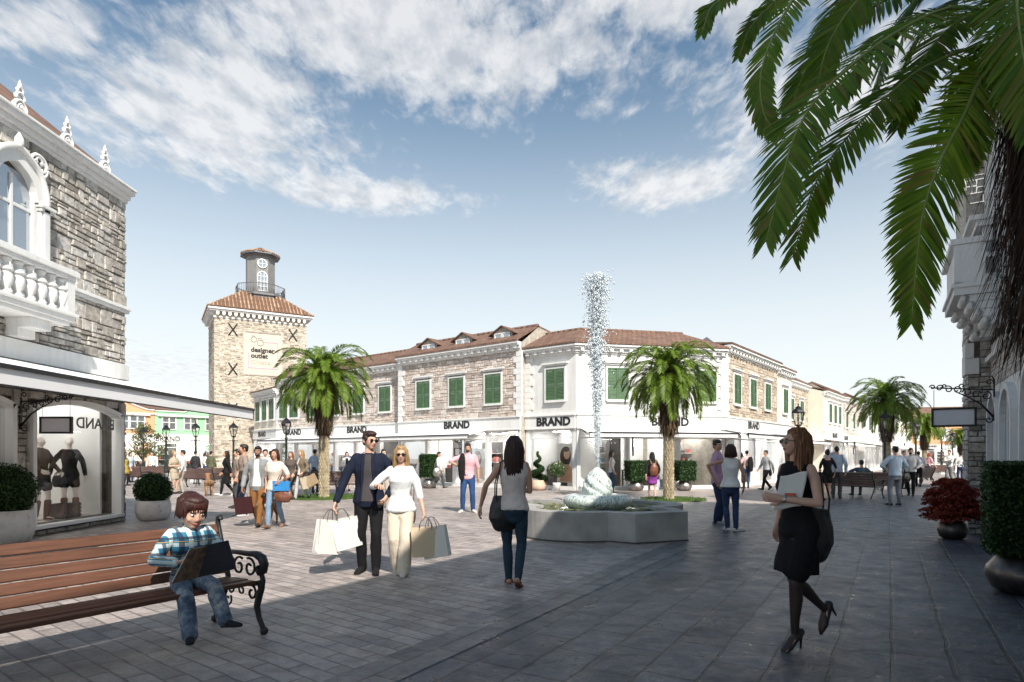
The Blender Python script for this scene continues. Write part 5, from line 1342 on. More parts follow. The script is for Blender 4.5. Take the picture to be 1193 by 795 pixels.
def handbag(label, grip, rz, w=.36, h=.28, d=.14, drop=.3, mat='leather', name='handbag', vox=.012, tilt=0, group=None, top_w=.75):
    """slouchy bag hanging from the strap's top point"""
    o = empty(name, grip, rz, label, 'bag', group); o.rotation_euler = (0, tilt, rz)
    b = MB(); zt = -drop
    b.loft([(0, 0, zt - h + .03), (0, 0, zt - h * .7), (0, 0, zt - h * .3), (0, 0, zt)], [(w * .40, d * .5), (w * .5, d * .55), (w * .45, d * .42), (w * .5 * top_w, d * .16)], (1, 0, 0), n=18)
    job('bag_body', b, vox, M[mat], o, 3, wr=.009, wf=11)
    for s in (-1, 1):
        st = MB(); x = w * .36 * top_w
        st.loft([(-x, s * d * .15, zt - .05), (-x * .92, s * d * .2, zt + drop * .35), (-x * .35, s * .02, -.02), (0, s * .014, 0), (x * .35, s * .02, -.02), (x * .92, s * d * .2, zt + drop * .35), (x, s * d * .15, zt - .05)], [(.004, .009)] * 7, (0, 1, 0), n=6)
        st.build('strap', M[mat], o)
    return o

# ---------------------------------------------------------------- near figures
# man and woman walking arm in arm
mx, my = ground(430, 667); mat_navy = cloth((.010, .014, .030)); mat_tee = cloth((.055, .048, .052)); mat_blk = cloth((.009, .009, .010))
man, Wm, Jm, Hm = person('man in navy blazer and sunglasses walking with two white shopping bags', (mx, my), 6, 1.83, 'm', .0085, 'fair', ('short', 'darkbrown'),
    jacket=P_(mat=mat_navy, hem=.462, inf=.012, open=(mat_tee, .046, .026), flare=.07), bottom=P_(kind='trousers', mat=mat_blk, inf=.007, wide=.002), shoes=(.012, .011, .011),
    feet=((.05, -.035, 0), (-.05, .03, 0)), toes=((.12, 0), (-.22, 0)), hands=((.135, -.085, .545), (-.215, -.07, .50)), hints=((1, .35, -.1), (-.6, .8, 0)), head=(38, 3), glasses=True, curl=1.0,
    group='couple walking arm in arm', belt=True, palm=((-1, 0, -.3), (1, 0, 0)))
wx, wy = ground(467, 669); mat_wht = cloth((.66, .68, .68)); mat_crm = cloth((.60, .53, .43))
wom, Ww, Jw, Hw = person('blonde woman in white tunic and cream wide trousers holding paper bags', (wx, wy), 2, 1.64, 'f', .0085, 'fair', ('long', 'blonde'),
    top=P_(mat=mat_wht, hem=.475, inf=.010, sleeve=.66, sinf=.010, flare=.11), bottom=P_(kind='trousers', mat=mat_crm, inf=.008, wide=.022), shoes=(.5, .46, .42),
    feet=((.03, -.06, 0), (-.03, .06, .015)), toes=((.05, 0), (-.1, 18)), hands=((.19, -.09, .47), (-.145, -.13, .69)), hints=((.5, .8, 0), (-.8, .5, -.6)), head=(8, 4), glasses=True, curl=1.1,
    group='couple walking arm in arm', palm=((-1, 0, 0), (-.3, .2, -1)))
g = Jm[-1]['wr'] + V((-.015, -.01, -.10))
shopping_bag('white shopping bag nearest in the right hand of the man in the blazer', g + V((.07, .01, .01)), .42, .34, .38, .13, 'paper', (.05, -.22))
shopping_bag('outer white shopping bag swinging from the hand of the man in the blazer', g + V((-.04, -.02, 0)), .9, .32, .42, .12, 'paper', (0, .16))
g = Jw[1]['wr'] + V((.03, -.02, -.085))
shopping_bag('kraft paper shopping bag in the left hand of the blonde woman', g, .08, .36, .36, .13, 'kraft', (.02, -.03))
shopping_bag('white shopping bag hanging behind the kraft bag of the blonde woman', g + V((.06, .03, 0)), -.25, .34, .38, .12, 'paper', (0, -.2))
handbag('brown leather shoulder bag at the side of the blonde woman', Jw[1]['sh'] + V((-.03, .03, .05)), 1.4, .28, .3, .1, .42, 'brownleather')
# woman seen from behind
bx, by = ground(598, 683); mat_tank = cloth((.56, .49, .46)); jean_b = cloth((.025, .05, .075))
bk, Wb, Jb, Hb = person('dark haired woman in sleeveless striped top and jeans walking away', (bx, by), 176, 1.74, 'f', .0085, 'tan', ('long', 'darkbrown'),
    top=P_(mat=mat_tank, hem=.505, inf=.012, sleeve=0, wr=1.6), bottom=P_(kind='trousers', mat=jean_b, inf=.003, len=.97), shoes=M['brownleather'], sandals=True,
    feet=((.035, -.085, .0), (-.035, .085, .03)), toes=((.1, 0), (-.15, 30)), hands=((.215, .02, .53), (-.06, -.16, .63)), hints=((.4, .8, 0), (-.3, .6, -1)), head=(-6, 0), curl=.7, group='people walking in the foreground', lean=(-.02, -.03))
handbag('black leather shoulder bag of the woman walking away', Jb[1]['sh'] + V((.03, -.02, .055)), .35, .38, .34, .17, .42, 'leather', tilt=-.02)
# woman in the black dress
dx, dy = ground(930, 755); mat_dress = cloth((.010, .010, .011))
dw, Wd, Jd, Hd = person('woman in black sleeveless dress and high heels holding white papers', (dx, dy), -66, 1.66, 'f', .0075, 'fair', ('long', 'auburn'),
    top=P_(mat=mat_dress, hem=.315, inf=.007, sleeve=0, skirt=.014, neck=.838, name='dress', wr=.7), shoes=M['leather'], heel=1.0,
    feet=((.02, -.045, .0), (-.03, .205, .075)), toes=((.04, 32), (-.1, 66)), hands=((.045, -.155, .665), (-.15, .03, .52)), hints=((.9, .5, -.5), None), head=(-22, -2), glasses=True, curl=.75,
    group='people walking in the foreground', palm=((-1, .6, .3), None), lean=(0, -.05))
# stockings over both legs
tm = MB(); iv = Wd.inverted()
for s in (1, -1):
    j = {k_: iv @ v for k_, v in Jd[s].items()}; S = 1.66
    tm.loft([j['hip'] * .5 + j['kn'] * .5, j['hip'] * .3 + j['kn'] * .7, j['kn']], [.044 * S, .039 * S, .0285 * S], n=14)
    tm.loft([j['kn'], j['kn'] * .68 + j['an'] * .32 + V((0, .008 * S, 0)), j['kn'] * .25 + j['an'] * .75, j['an']], [.028 * S, .0305 * S, .021 * S, .0185 * S], n=14)
for s in (1, -1):
    j = {k_: iv @ v for k_, v in Jd[s].items()}; tp = math.radians(32 if s > 0 else 66); d_ = V((0, -math.cos(tp), -math.sin(tp))); dn_ = V((0, math.sin(tp), -math.cos(tp))); a = j['an']
    tm.loft([a + d_ * -.02 * S + dn_ * .022 * S, a + d_ * .03 * S + dn_ * .02 * S, a + d_ * .075 * S + dn_ * .024 * S, a + d_ * .10 * S + dn_ * .026 * S], [(.0185 * S, .0185 * S), (.0205 * S, .02 * S), (.0235 * S, .014 * S), (.018 * S, .010 * S)], xdir=(1, 0, 0), n=12)
job('stockings', tm, .0075, SK['tights'], dw, 2)
ph = Jd[1]['wr']
pp = empty('papers', ph + V((.085, .03, .06)), math.radians(-40), 'sheaf of white papers held against the woman in black', 'papers')
b = MB(); n = 12; w_, h_ = .19, .26; vs = []; fs = []
for lay in range(2):
    for i in range(n + 1):
        for j_ in range(n + 1):
            x = -w_ / 2 + w_ * i / n; z = -h_ / 2 + h_ * j_ / n
            vs.append((x + .02 * math.sin(z * 9), .03 * math.cos(x * 11) * .6 + .016 * math.sin(z * 14 + x * 6) + lay * .014 - .03, z + .02 * math.sin(x * 16)))
N = (n + 1) ** 2
for lay in (0, 1):
    for i in range(n):
        for j_ in range(n):
            a = lay * N + i * (n + 1) + j_; fs.append((a, a + 1, a + n + 2, a + n + 1))
for i in range(n):
    for a, c in ((i, i + 1), (n * (n + 1) + i, n * (n + 1) + i + 1), (i * (n + 1), (i + 1) * (n + 1)), (i * (n + 1) + n, (i + 1) * (n + 1) + n)): fs.append((a, c, N + c, N + a))
b.add(vs, fs, 0, True); b.build('sheets', M['paper'], pp)
b = MB(); b.box(-.06, .06, -.052, -.047, -.07, -.035, 0); b.box(-.03, .05, -.054, -.0475, -.034, -.015, 1); b.build('printed_picture', [cloth((.25, .22, .2)), cloth((.45, .10, .06))], pp)
handbag('large black leather handbag on the arm of the woman in black', Jd[1]['sh'] * .45 + Jd[-1]['sh'] * .55 + V((.17, -.03, -.03)), .15, .36, .34, .19, .30, 'leather', tilt=.12)
b = MB(); wv = iv @ Jd[1]['wr']; ev = iv @ Jd[1]['el']; dv = (wv - ev).normalized()
b.loft([wv - dv * .03, wv - dv * .012], [.0265, .0255], n=14, dome=False); b.build('bracelet', basic('silver_bracelet', (.6, .58, .55), .3, 1, 5, .1, 20, 0), dw)

# ---------------------------------------------------------------- bench (prototype) : local x along the seat, -y is the front
def make_bench(label, wood, L=2.5, near=False, group='park benches'):
    o = empty('park_bench', (0, 0, 0), 0, label, 'bench', group)
    bev = .006 if near else 0
    for y, z in ((-.30, .432), (-.195, .437), (-.09, .434), (.015, .428)):
        b = MB(); b.box(0, L, y - .045, y + .045, z - .017, z + .017); b.build('seat_slat', wood, o, bev)
    for i in range(5):
        q = i / 4; y, z = .10 + .13 * q, .51 + .34 * q
        b = MB(); u = V((0, -.934, .357)) * .016; w = V((0, .357, .934)) * .040
        c = [V((0, y, z)) + u * s1 + w * s2 for s1, s2 in ((-1, -1), (1, -1), (1, 1), (-1, 1))]; d_ = [p + V((L, 0, 0)) for p in c]
        b.add(c + d_, [(3, 2, 1, 0), (4, 5, 6, 7), (0, 1, 5, 4), (1, 2, 6, 5), (2, 3, 7, 6), (3, 0, 4, 7)]); b.build('back_slat', wood, o, bev)
    ends = (-.03, L + .03) if L < 2 else (-.03, L / 2, L + .03)
    for x in (-.03, L + .03):
        f = MB(); r1 = (.022, .026); W = (1, 0, 0); n = 8
        f.loft([(x, -.40, .02), (x, -.395, .06), (x, -.345, .13), (x, -.315, .22), (x, -.345, .32), (x, -.375, .38), (x, -.36, .43)], [(.022, .03), (.022, .024), (.022, .024), (.025, .03), (.026, .036), (.026, .032), (.022, .026)], W, n)
        f.ell((x, -.415, .035), .026, .042, .035)
        f.loft([(x, .30, .02), (x, .29, .07), (x, .23, .16), (x, .16, .28), (x, .10, .40)], [(.02, .03), (.02, .022), (.02, .02), (.022, .024), (.022, .026)], W, n)
        f.ell((x, .315, .03), .024, .04, .03)
        f.loft([(x, -.36, .43), (x, -.25, .405), (x, -.05, .40), (x, .10, .41)], [(.02, .022)] * 4, W, n)
        f.loft([(x, .09, .40), (x, .125, .50), (x, .19, .68), (x, .245, .84), (x, .262, .905), (x, .255, .945), (x, .225, .955), (x, .21, .935)], [(.022, .026)] * 4 + [(.022, .022), (.022, .022), (.022, .02), (.02, .012)], W, n)
        f.loft([(x, .175, .63), (x, .08, .655), (x, -.05, .66), (x, -.2, .66), (x, -.31, .665), (x, -.385, .64), (x, -.415, .585), (x, -.40, .525), (x, -.355, .505), (x, -.325, .53), (x, -.335, .565)],
               [(.03, .02), (.036, .02), (.04, .021), (.042, .024), (.045, .028), (.045, .032), (.042, .032), (.038, .028), (.032, .02), (.028, .016), (.024, .01)], W, n)
        f.loft([(x, -.385, .38), (x, -.40, .45), (x, -.375, .51)], [(.022, .02)] * 3, W, n)
        def scroll(cy, cz, r, a0, tn, th=.011):
            f.tube([(x, cy + r * (1 - .72 * q / 22) * math.cos(a0 + tn * q / 22), cz + r * (1 - .72 * q / 22) * math.sin(a0 + tn * q / 22)) for q in range(23)], th, 5)
        if near or True:
            scroll(-.21, .54, .085, 1.2, 7.5); scroll(-.06, .54, .085, 2.2, -7.5); scroll(.06, .56, .06, 1.0, 6.5, .009)
            scroll(-.24, .33, .07, 1.0, 7); scroll(-.10, .34, .05, 2, -7, .009); scroll(.06, .33, .05, 1, 7, .009); scroll(.11, .23, .06, 2.4, 6.5, .009)
        f.build('cast_iron_end', M['blackmetal'], o, 0)
    b = MB(); b.loft([(0, -.14, .39), (L, -.14, .39)], [.014, .014], n=6); b.build('tie_rod', M['blackmetal'], o)
    return o
BU = V((.55, .835)).normalized()
nb = make_bench('brown hardwood bench with black scrolled iron ends under the reading boy', M['wood'], 2.6, True)
bend = V((-2.44, 5.42))                   # right end, front foot about here
bo = bend - BU * 2.6; nb.location = (bo.x - .0, bo.y, 0); nb.rotation_euler.z = math.atan2(BU.y, BU.x)
bn = V((BU.y, -BU.x))
# local frame: x along BU, -y = bn direction (front)
def bench_pt(x, y, z): p = bo + BU * x - bn * y; return V((p.x, p.y, z))
plaid = None
def plaidmat():
    m, t, b = nodes('blue_plaid_cotton'); co = coords(t); sp_ = nd(t, 'ShaderNodeSeparateXYZ'); lk(t, co, sp_.inputs[0])
    def band(ax, sc_, lo, hi, off=0.0):
        v = mth(t, 'FRACT', mth(t, 'ADD', mth(t, 'MULTIPLY', ax, sc_), off)); return mth(t, 'MULTIPLY', mth(t, 'GREATER_THAN', v, lo), mth(t, 'LESS_THAN', v, hi))
    X = mth(t, 'ADD', sp_.outputs[0], mth(t, 'MULTIPLY', sp_.outputs[1], .6)); Z = sp_.outputs[2]
    c = mixc(t, (.035, .25, .34), (.02, .10, .22), noise_n(t, co, 5, 3)); c = mixc(t, c, (.6, .68, .70), mth(t, 'MULTIPLY', band(X, 9, .0, .3), .85)); c = mixc(t, c, (.62, .70, .70), mth(t, 'MULTIPLY', band(Z, 9, .1, .36), .7))
    c = mixc(t, c, (.012, .016, .04), mth(t, 'MULTIPLY', band(X, 9, .55, .78), .8)); c = mixc(t, c, (.012, .016, .04), mth(t, 'MULTIPLY', band(Z, 9, .6, .78), .8)); c = mixc(t, c, (.5, .3, .05), band(Z, 9, .44, .48))
    lk(t, c, b.inputs['Base Color']); b.inputs['Roughness'].default_value = .9; return m
jean_f = None
def jeanmat():
    m, t, b = nodes('faded_denim'); co = coords(t); f = noise_n(t, co, 8, 7, .7)
    lk(t, ramp(t, f, [(.34, (.03, .05, .09)), (.5, (.11, .15, .21)), (.64, (.36, .38, .39))]), b.inputs['Base Color']); b.inputs['Roughness'].default_value = .9
    bump(t, b, noise_n(t, co, 240, 3), .3, .004); return m
JF = jeanmat()
bp = bench_pt(2.16, -.10, 0); byaw = math.degrees(math.atan2(bn.y, bn.x)) + 90
boy, Wy, Jy, Hy = person('boy in blue plaid shirt sitting on the bench reading a book', (bp.x, bp.y), byaw - 14, 1.32, 'm', .0075, 'fair', ('bowl', 'chestnut'),
    top=P_(mat=plaidmat(), hem=.48, inf=.014, sleeve=.97, sinf=.012, collar=True, wr=1.2), bottom=P_(kind='trousers', mat=JF, inf=.011, wide=.009, len=.94, wr=1.8), shoes=(.02, .02, .024),
    pz=.385, feet=((.12, -.30, .13), (-.07, -.30, .075)), toes=((.35, -8), (-.3, -10)), hands=((.10, -.20, .655), (-.115, -.18, .655)), hints=((.8, .4, -.7), (-.8, .4, -.7)), head=(8, 17), hs=1.60, curl=1.0,
    lean=(0, -.10), palm=((-.6, -.3, .6), (.6, -.3, .6)), group=None, legs=.9)
bk_c = (Jy[1]['wr'] + Jy[-1]['wr']) / 2
bkk = empty('picture_book', bk_c + V((.05, -.07, -.03)), math.radians(byaw - 14 + 6), 'large open picture book in the hands of the boy', 'book')
for s in (1, -1):
    b = MB(); A = math.radians(62); w_, h_ = .27, .29
    u = V((s * math.cos(.55), -math.sin(.55) * .9, .18 * (1 if s > 0 else .1))).normalized(); v = V((0, -.55, .83)); v = (v - u * v.dot(u)).normalized(); nn = u.cross(v) * s
    o0 = V((0, 0, -.09))
    for lay, th0, th1, inset, mt in ((0, 0, .004, 0, 0), (1, .0045, .012, .006, 1)):
        c = [o0 + v * inset, o0 + u * (w_ - inset) + v * inset, o0 + u * (w_ - inset) + v * (h_ - inset), o0 + v * (h_ - inset)]
        nd_ = nn if nn.y > 0 else -nn
        vs = [p + nd_ * th0 for p in c] + [p + nd_ * th1 for p in c]
        b.add(vs, [(0, 3, 2, 1), (4, 5, 6, 7), (0, 1, 5, 4), (1, 2, 6, 5), (2, 3, 7, 6), (3, 0, 4, 7)], mt)
    if 'bookcover' not in M:
        m, t, bb = nodes('printed_book_cover'); co_ = coords(t)
        lk(t, ramp(t, noise_n(t, co_, 14, 5, .6, 1.0), [(.35, (.05, .03, .02)), (.5, (.22, .11, .04)), (.6, (.30, .19, .09)), (.7, (.07, .07, .09))]), bb.inputs['Base Color']); bb.inputs['Roughness'].default_value = .3; M['bookcover'] = m
    b.build('book_cover', [M['bookcover'] if s < 0 else basic('dark_book_cover', (.035, .037, .05), .35, 0, 8, .4, 30, 0), M['paper']], bkk)
# ---------------------------------------------------------------- vegetation
def catmull(pts, n):
    pts = [V(p) for p in pts]; P = [pts[0] * 2 - pts[1]] + pts + [pts[-1] * 2 - pts[-2]]; out = []
    for i in range(n + 1):
        u = i / n * (len(pts) - 1); k = min(int(u), len(pts) - 2); f = u - k; a, b, c, d = P[k:k + 4]
        out.append(.5 * ((2 * b) + (c - a) * f + (2 * a - 5 * b + 4 * c - d) * f * f + (3 * b - a - 3 * c + d) * f ** 3))
    return out
def frond(lf, rc, pts, nl, ll, lw, rnd, r0=.02, up0=(0, 0, 1), start=.12, fold=.35, fine=False, droop=.3):
    C = catmull(pts, nl * 2); N = len(C); up = V(up0); prev = None
    rc.loft([C[0], C[N // 3], C[2 * N // 3], C[-1]] if not fine else C[::4] + [C[-1]], [r0, r0 * .75, r0 * .5, r0 * .2] if not fine else [r0 * (1 - .8 * i / len(C[::4])) for i in range(len(C[::4]) + 1)], n=5, dome=False)
    for i in range(N):
        t = (C[min(i + 1, N - 1)] - C[max(i - 1, 0)]).normalized(); up = up - t * up.dot(t)
        if up.length < 1e-3: up = t.cross(V((1, 0, 0)))
        up.normalize(); q = i / (N - 1)
        if q < start: continue
        sd_ = t.cross(up); L = ll * (.5 + .5 * math.sin(math.pi * min(1, (q - start) / (1 - start) * .82 + .16))) * (1 if q < .93 else .75)
        for s in ((1, -1) if (i % 2 or fine) else (1, -1)):
            j = rnd.uniform(-.12, .12); fw = .42 + .65 * q + j
            d = (t * fw + sd_ * s * (1 - .25 * q) + up * (fold - .25 * rnd.random())).normalized()
            l = L * rnd.uniform(.88, 1.08); p = C[i]; w = sd_.cross(d).cross(d).normalized() if False else (t - d * t.dot(d)).normalized()
            w = (w + up * rnd.uniform(-.35, .35) ).normalized() * lw
            dn = V((0, 0, -1)); m1 = p + d * l * .4; m2 = p + d * l * .75 + dn * l * droop * .22; e = p + d * l + dn * l * droop * .55
            if fine: lf.add([p - w * .25, p + w * .25, m1 + w * .5, m2 + w * .42, e, m2 - w * .42, m1 - w * .5], [(0, 1, 2, 6), (6, 2, 3, 5), (5, 3, 4)])
            else: lf.add([p, m1 + w * .5, e, m1 - w * .5], [(0, 1, 2, 3)])
def crown_meshes(rnd, n=112, L=1.95, nl=34):
    lf = MB(); rc = MB()
    for i in range(n):
        az = i * 2.39996 + rnd.uniform(-.15, .15); q = i / (n - 1); e = math.radians(84 - 104 * q ** .9 + rnd.uniform(-8, 8)); l = L * rnd.uniform(.86, 1.1) * (1 - .08 * q); bend = math.radians(128 - 58 * q + rnd.uniform(-14, 14))
        p = V((.1 * math.cos(az), .1 * math.sin(az), -.28 * q)); pts = [p.copy()]; st = 8
        for k in range(st):
            a = e - bend * ((k + .5) / st) ** 1.25; a = max(a, math.radians(-86)); p = p + V((math.cos(a) * math.cos(az), math.cos(a) * math.sin(az), math.sin(a))) * (l / st); pts.append(p.copy())
        frond(lf, rc, pts, nl, .35, .031, rnd, .016, start=.12)
    return lf, rc
def skirt_mesh(rnd, zt, zb, r0, r1, n, ln=.45, w=.012):
    m = MB()
    for i in range(n):
        q = rnd.random(); z = zb + (zt - zb) * q + .1; az = rnd.uniform(0, 6.283); r = (r1 + (r0 - r1) * q) * rnd.uniform(.55, 1.0); l = ln * rnd.uniform(.6, 1.3)
        c, s = math.cos(az), math.sin(az); p = V((r * c, r * s, z)); d = V((c * rnd.uniform(.02, .34), s * rnd.uniform(.02, .34), -1)) + V((rnd.uniform(-.2, .2), rnd.uniform(-.2, .2), 0)); d.normalize(); t = V((-s, c, 0)) * w * rnd.uniform(.6, 1.5)
        m.add([p - t, p + t, p + d * l * .6 + t * .7, p + d * l, p + d * l * .6 - t * .7], [(0, 1, 2, 3, 4)])
    return m
def trunk_mesh(zt, r, rows=None):
    t = MB(); t.lathe([(r * .95, 0), (r, zt * .5), (r * .95, zt)], 16)
    rows = rows or int(zt / .11); n = 12
    for k in range(rows):
        z = (k + .5) * zt / rows; hh = zt / rows * .98
        for i in range(n):
            a = 2 * math.pi * (i + .5 * (k % 2)) / n; w = math.pi / n * .95; rr = r * .97
            f = lambda aa, z_, r_: (r_ * math.cos(aa), r_ * math.sin(aa), z_)
            t.add([f(a - w, z, rr), f(a, z - hh, rr), f(a + w, z, rr), f(a, z + hh, rr), f(a, z + hh * .25, rr + .035)], [(0, 1, 4), (1, 2, 4), (2, 3, 4), (3, 0, 4)])
    return t
def make_palm(label, pos, s=1.0, seed=5, nf=70):
    rnd = random.Random(seed); o = empty('palm_tree', (*pos, 0), 0, label, 'palm tree', 'palm trees along the square')
    t = trunk_mesh(2.45, .165).build('trunk', M['palmtrunk'], o)
    c = MB(); c.lathe([(.2, 2.2), (.25, 2.5), (.33, 3.2), (.36, 4.1), (.2, 4.5)], 14); c.build('fibre_core', basic('fibre_dark', (.05, .035, .024), .95, 0, 8, .4, 50, .6, .1), o)
    skirt_mesh(rnd, 4.3, 2.35, .42, .30, 1500, .42).build('fibre_skirt', M['fibre'], o, fix=False, uv=False)
    lf, rc = crown_meshes(rnd, nf)
    cr = lf.build('crown', M['palm'], o, fix=False, uv=False); cr.location = (0, 0, 4.42)
    rc.build('frond_midribs', M['rachis'], cr, uv=False)
    o.scale = (s, s, s); return o
p1 = make_palm('palm tree in the square in front of the recessed stone shops', ground(377.5, 580.5), 1.0)
def palm_copy(label, pos, s, rz, src=None):
    c = copy_tree(src or p1); c.location = (*pos, 0); c.scale = (s, s, s); c.rotation_euler.z = rz; c['label'] = label; return c
p2 = make_palm('palm tree right of the fountain before the white corner building', ground(779, 583), .985, 23, 76)
palm_copy('tall palm tree in the side street behind a street lamp', spot(1033, 31), .99, 2.4, p2)
palm_copy('smaller palm tree farther down the side street', spot(1077, 44), .86, 3.3)
palm_copy('distant palm tree at the far end of the street', spot(1119, 62), .80, 4.1, p2)
def turf(label, pos, r):
    m = MB(); rnd = random.Random(3); m.slab([(r * math.cos(a * .2618), r * math.sin(a * .2618)) for a in range(24)], .012, .03)
    for i in range(1500):
        q = r * math.sqrt(rnd.random()); a = rnd.uniform(0, 6.283); x, y = q * math.cos(a), q * math.sin(a); h = rnd.uniform(.03, .09); dx, dy = rnd.uniform(-.04, .04), rnd.uniform(-.04, .04); w = .008; b = rnd.uniform(0, 3.14)
        m.add([(x - w * math.cos(b), y - w * math.sin(b), .03), (x + w * math.cos(b), y + w * math.sin(b), .03), (x + dx, y + dy, .03 + h)], [(0, 1, 2)])
    o = m.build('grass', M['grass'], None, fix=False, uv=False); o.location = (*pos, 0); tag(o, label, 'grass', kind='stuff')
turf('ring of grass round the trunk of the left palm', ground(377.5, 580), 1.35)
turf('ring of grass round the trunk of the palm right of the fountain', ground(784, 582.5), 1.1)

# near palm hanging into the upper right corner
NP = V((3.86, 4.25, 0)); rnd = random.Random(9)
np_ = empty('palm_tree', NP, 0, 'near palm tree with large fronds hanging into the upper right corner', 'palm tree', 'palm trees along the square')
trunk_mesh(2.4, .2).build('trunk', M['palmtrunk'], np_)
c = MB(); c.lathe([(.2, 2.2), (.26, 2.5), (.36, 3.3), (.4, 4.1), (.25, 4.5)], 16); c.build('fibre_core', CACHE['fibre_dark'], np_)
skirt_mesh(rnd, 4.35, 2.42, .50, .44, 3600, .50, .0055).build('fibre_skirt', leafmat('dark_palm_fibre', [(.035, .022, .016), (.075, .048, .034), (.02, .014, .012), (.11, .078, .06)], .05, .9, .1), np_, fix=False, uv=False)
lf = MB(); rc = MB()
lf.M = rc.M = Matrix.Translation(-NP)
FR = [([(1215, 40, 4.2), (1122, 8, 3.95), (1041, 40, 3.8), (966, 100, 3.7), (930, 150, 3.65), (911, 210, 3.62), (893, 280, 3.6)], 34, .33),
      ([(1215, 60, 4.2), (1150, 52, 4.05), (1082, 76, 3.95), (1041, 106, 3.9), (996, 150, 3.85), (951, 212, 3.82), (924, 298, 3.8)], 34, .33),
      ([(1210, 40, 4.15), (1150, 82, 3.9), (1122, 136, 3.75), (1094, 191, 3.7), (1076, 245, 3.68), (1068, 305, 3.67), (1062, 376, 3.66)], 34, .31),
      ([(1215, 10, 4.3), (1120, -40, 4.3), (1036, -2, 4.3), (966, 42, 4.3), (938, 84, 4.3), (920, 130, 4.3)], 30, .27),
      ([(1210, 10, 4.1), (1060, -90, 4.0), (965, -50, 3.95), (915, 15, 3.9), (888, 80, 3.9), (889, 128, 3.9), (905, 158, 3.9)], 30, .17),
      ([(1210, 0, 4.3), (1050, -120, 4.4), (950, -60, 4.4), (906, -2, 4.4), (876, 30, 4.4), (861, 66, 4.4)], 28, .17),
      ([(1210, 0, 4.2), (1020, -150, 4.2), (900, -70, 4.2), (848, -8, 4.2), (828, 10, 4.2), (818, 38, 4.2)], 28, .16),
      ([(1215, 0, 4.1), (1195, -30, 3.7), (1185, 0, 3.5), (1195, 80, 3.4), (1215, 160, 3.35)], 26, .3),
      ([(1215, 30, 4.3), (1140, 20, 4.5), (1070, 20, 4.7), (1010, 60, 4.8), (975, 120, 4.85)], 30, .34),
      ([(1215, 0, 4.3), (1130, -40, 4.6), (1080, -15, 4.8), (1040, 40, 5.0), (1020, 105, 5.0)], 28, .34),
      ([(1215, 60, 4.3), (1165, 60, 4.4), (1130, 90, 4.5), (1112, 140, 4.55), (1104, 200, 4.6)], 26, .3),
      ([(1220, 20, 4.4), (1150, -10, 4.7), (1100, 10, 5.0), (1060, 60, 5.2), (1040, 130, 5.3)], 28, .34),
      ([(1220, 40, 4.3), (1180, 30, 4.1), (1150, 60, 3.95), (1132, 120, 3.9), (1128, 190, 3.88)], 28, .28),
      ([(1220, 0, 4.4), (1160, -60, 4.9), (1110, -60, 5.3), (1070, -10, 5.5), (1050, 50, 5.6)], 28, .34),
      ([(1220, 0, 4.4), (1100, -60, 4.6), (1030, -50, 4.7), (980, 0, 4.8), (960, 40, 4.8)], 28, .3),
      ([(1220, 30, 4.3), (1160, 10, 4.2), (1110, 30, 4.15), (1070, 80, 4.1), (1046, 150, 4.1)], 28, .27),
      ([(1220, 10, 4.2), (1120, -70, 4.1), (1055, -40, 4.05), (1000, 0, 4.0), (966, 50, 4.0), (952, 100, 4.0)], 28, .27)]
for k, (ps, nl, ll) in enumerate(FR):
    frond(lf, rc, [pt(*q) for q in ps], nl + 26, ll * .95, .022, rnd, .014, up0=(-.3, -.5, .8) if k != 2 else (0, -1, .3), start=.10, fold=.06, fine=True, droop=.16)
lf.M = rc.M = None
for i in range(34):
    az = i * 2.39996; 
    if math.cos(az - math.radians(175)) > -.25 or i > 20: continue
    q = i / 33; e = math.radians(84 - 110 * q); l = 2.2; bend = math.radians(115 - 40 * q); p = V((.1 * math.cos(az), .1 * math.sin(az), 4.35 - .25 * q)); ps = [p.copy()]
    for k in range(8): a = max(math.radians(-86), e - bend * ((k + .5) / 8) ** 1.25); p = p + V((math.cos(a) * math.cos(az), math.cos(a) * math.sin(az), math.sin(a))) * (l / 8); ps.append(p.copy())
    frond(lf, rc, ps, 26, .34, .045, rnd, .018, start=.14)
cr = lf.build('crown', M['palmdark'], np_, fix=False, uv=False); rc.build('frond_midribs', M['rachis'], cr, uv=False)

def leafcloud(mb, pts, size, rnd, out=None):
    for p, nrm_ in pts:
        s = size * rnd.uniform(.6, 1.25); a = V((rnd.uniform(-1, 1), rnd.uniform(-1, 1), rnd.uniform(-1, 1))); a = (a + nrm_ * .9).normalized(); b = a.cross(V((rnd.uniform(-1, 1), rnd.uniform(-1, 1), rnd.uniform(-1, 1)))).normalized(); c = a.cross(b)
        mb.add([p - b * s * .5, p + c * s * .32, p + b * s * .6, p - c * s * .32], [(0, 1, 2, 3)])
def ball_pts(c, r, n, rnd, sq=(1, 1, 1), jit=.09):
    o = []
    for i in range(n):
        if i % 22 == 21: jit_ = rnd.uniform(.03, .10)
        else: jit_ = 0
        z = rnd.uniform(-1, 1); a = rnd.uniform(0, 6.283); q = math.sqrt(1 - z * z); d = V((q * math.cos(a), q * math.sin(a), z)); k = r * (1 + rnd.uniform(-jit, jit * .6) + jit_)
        o.append((V(c) + V((d.x * k * sq[0], d.y * k * sq[1], d.z * k * sq[2])), d))
    return o
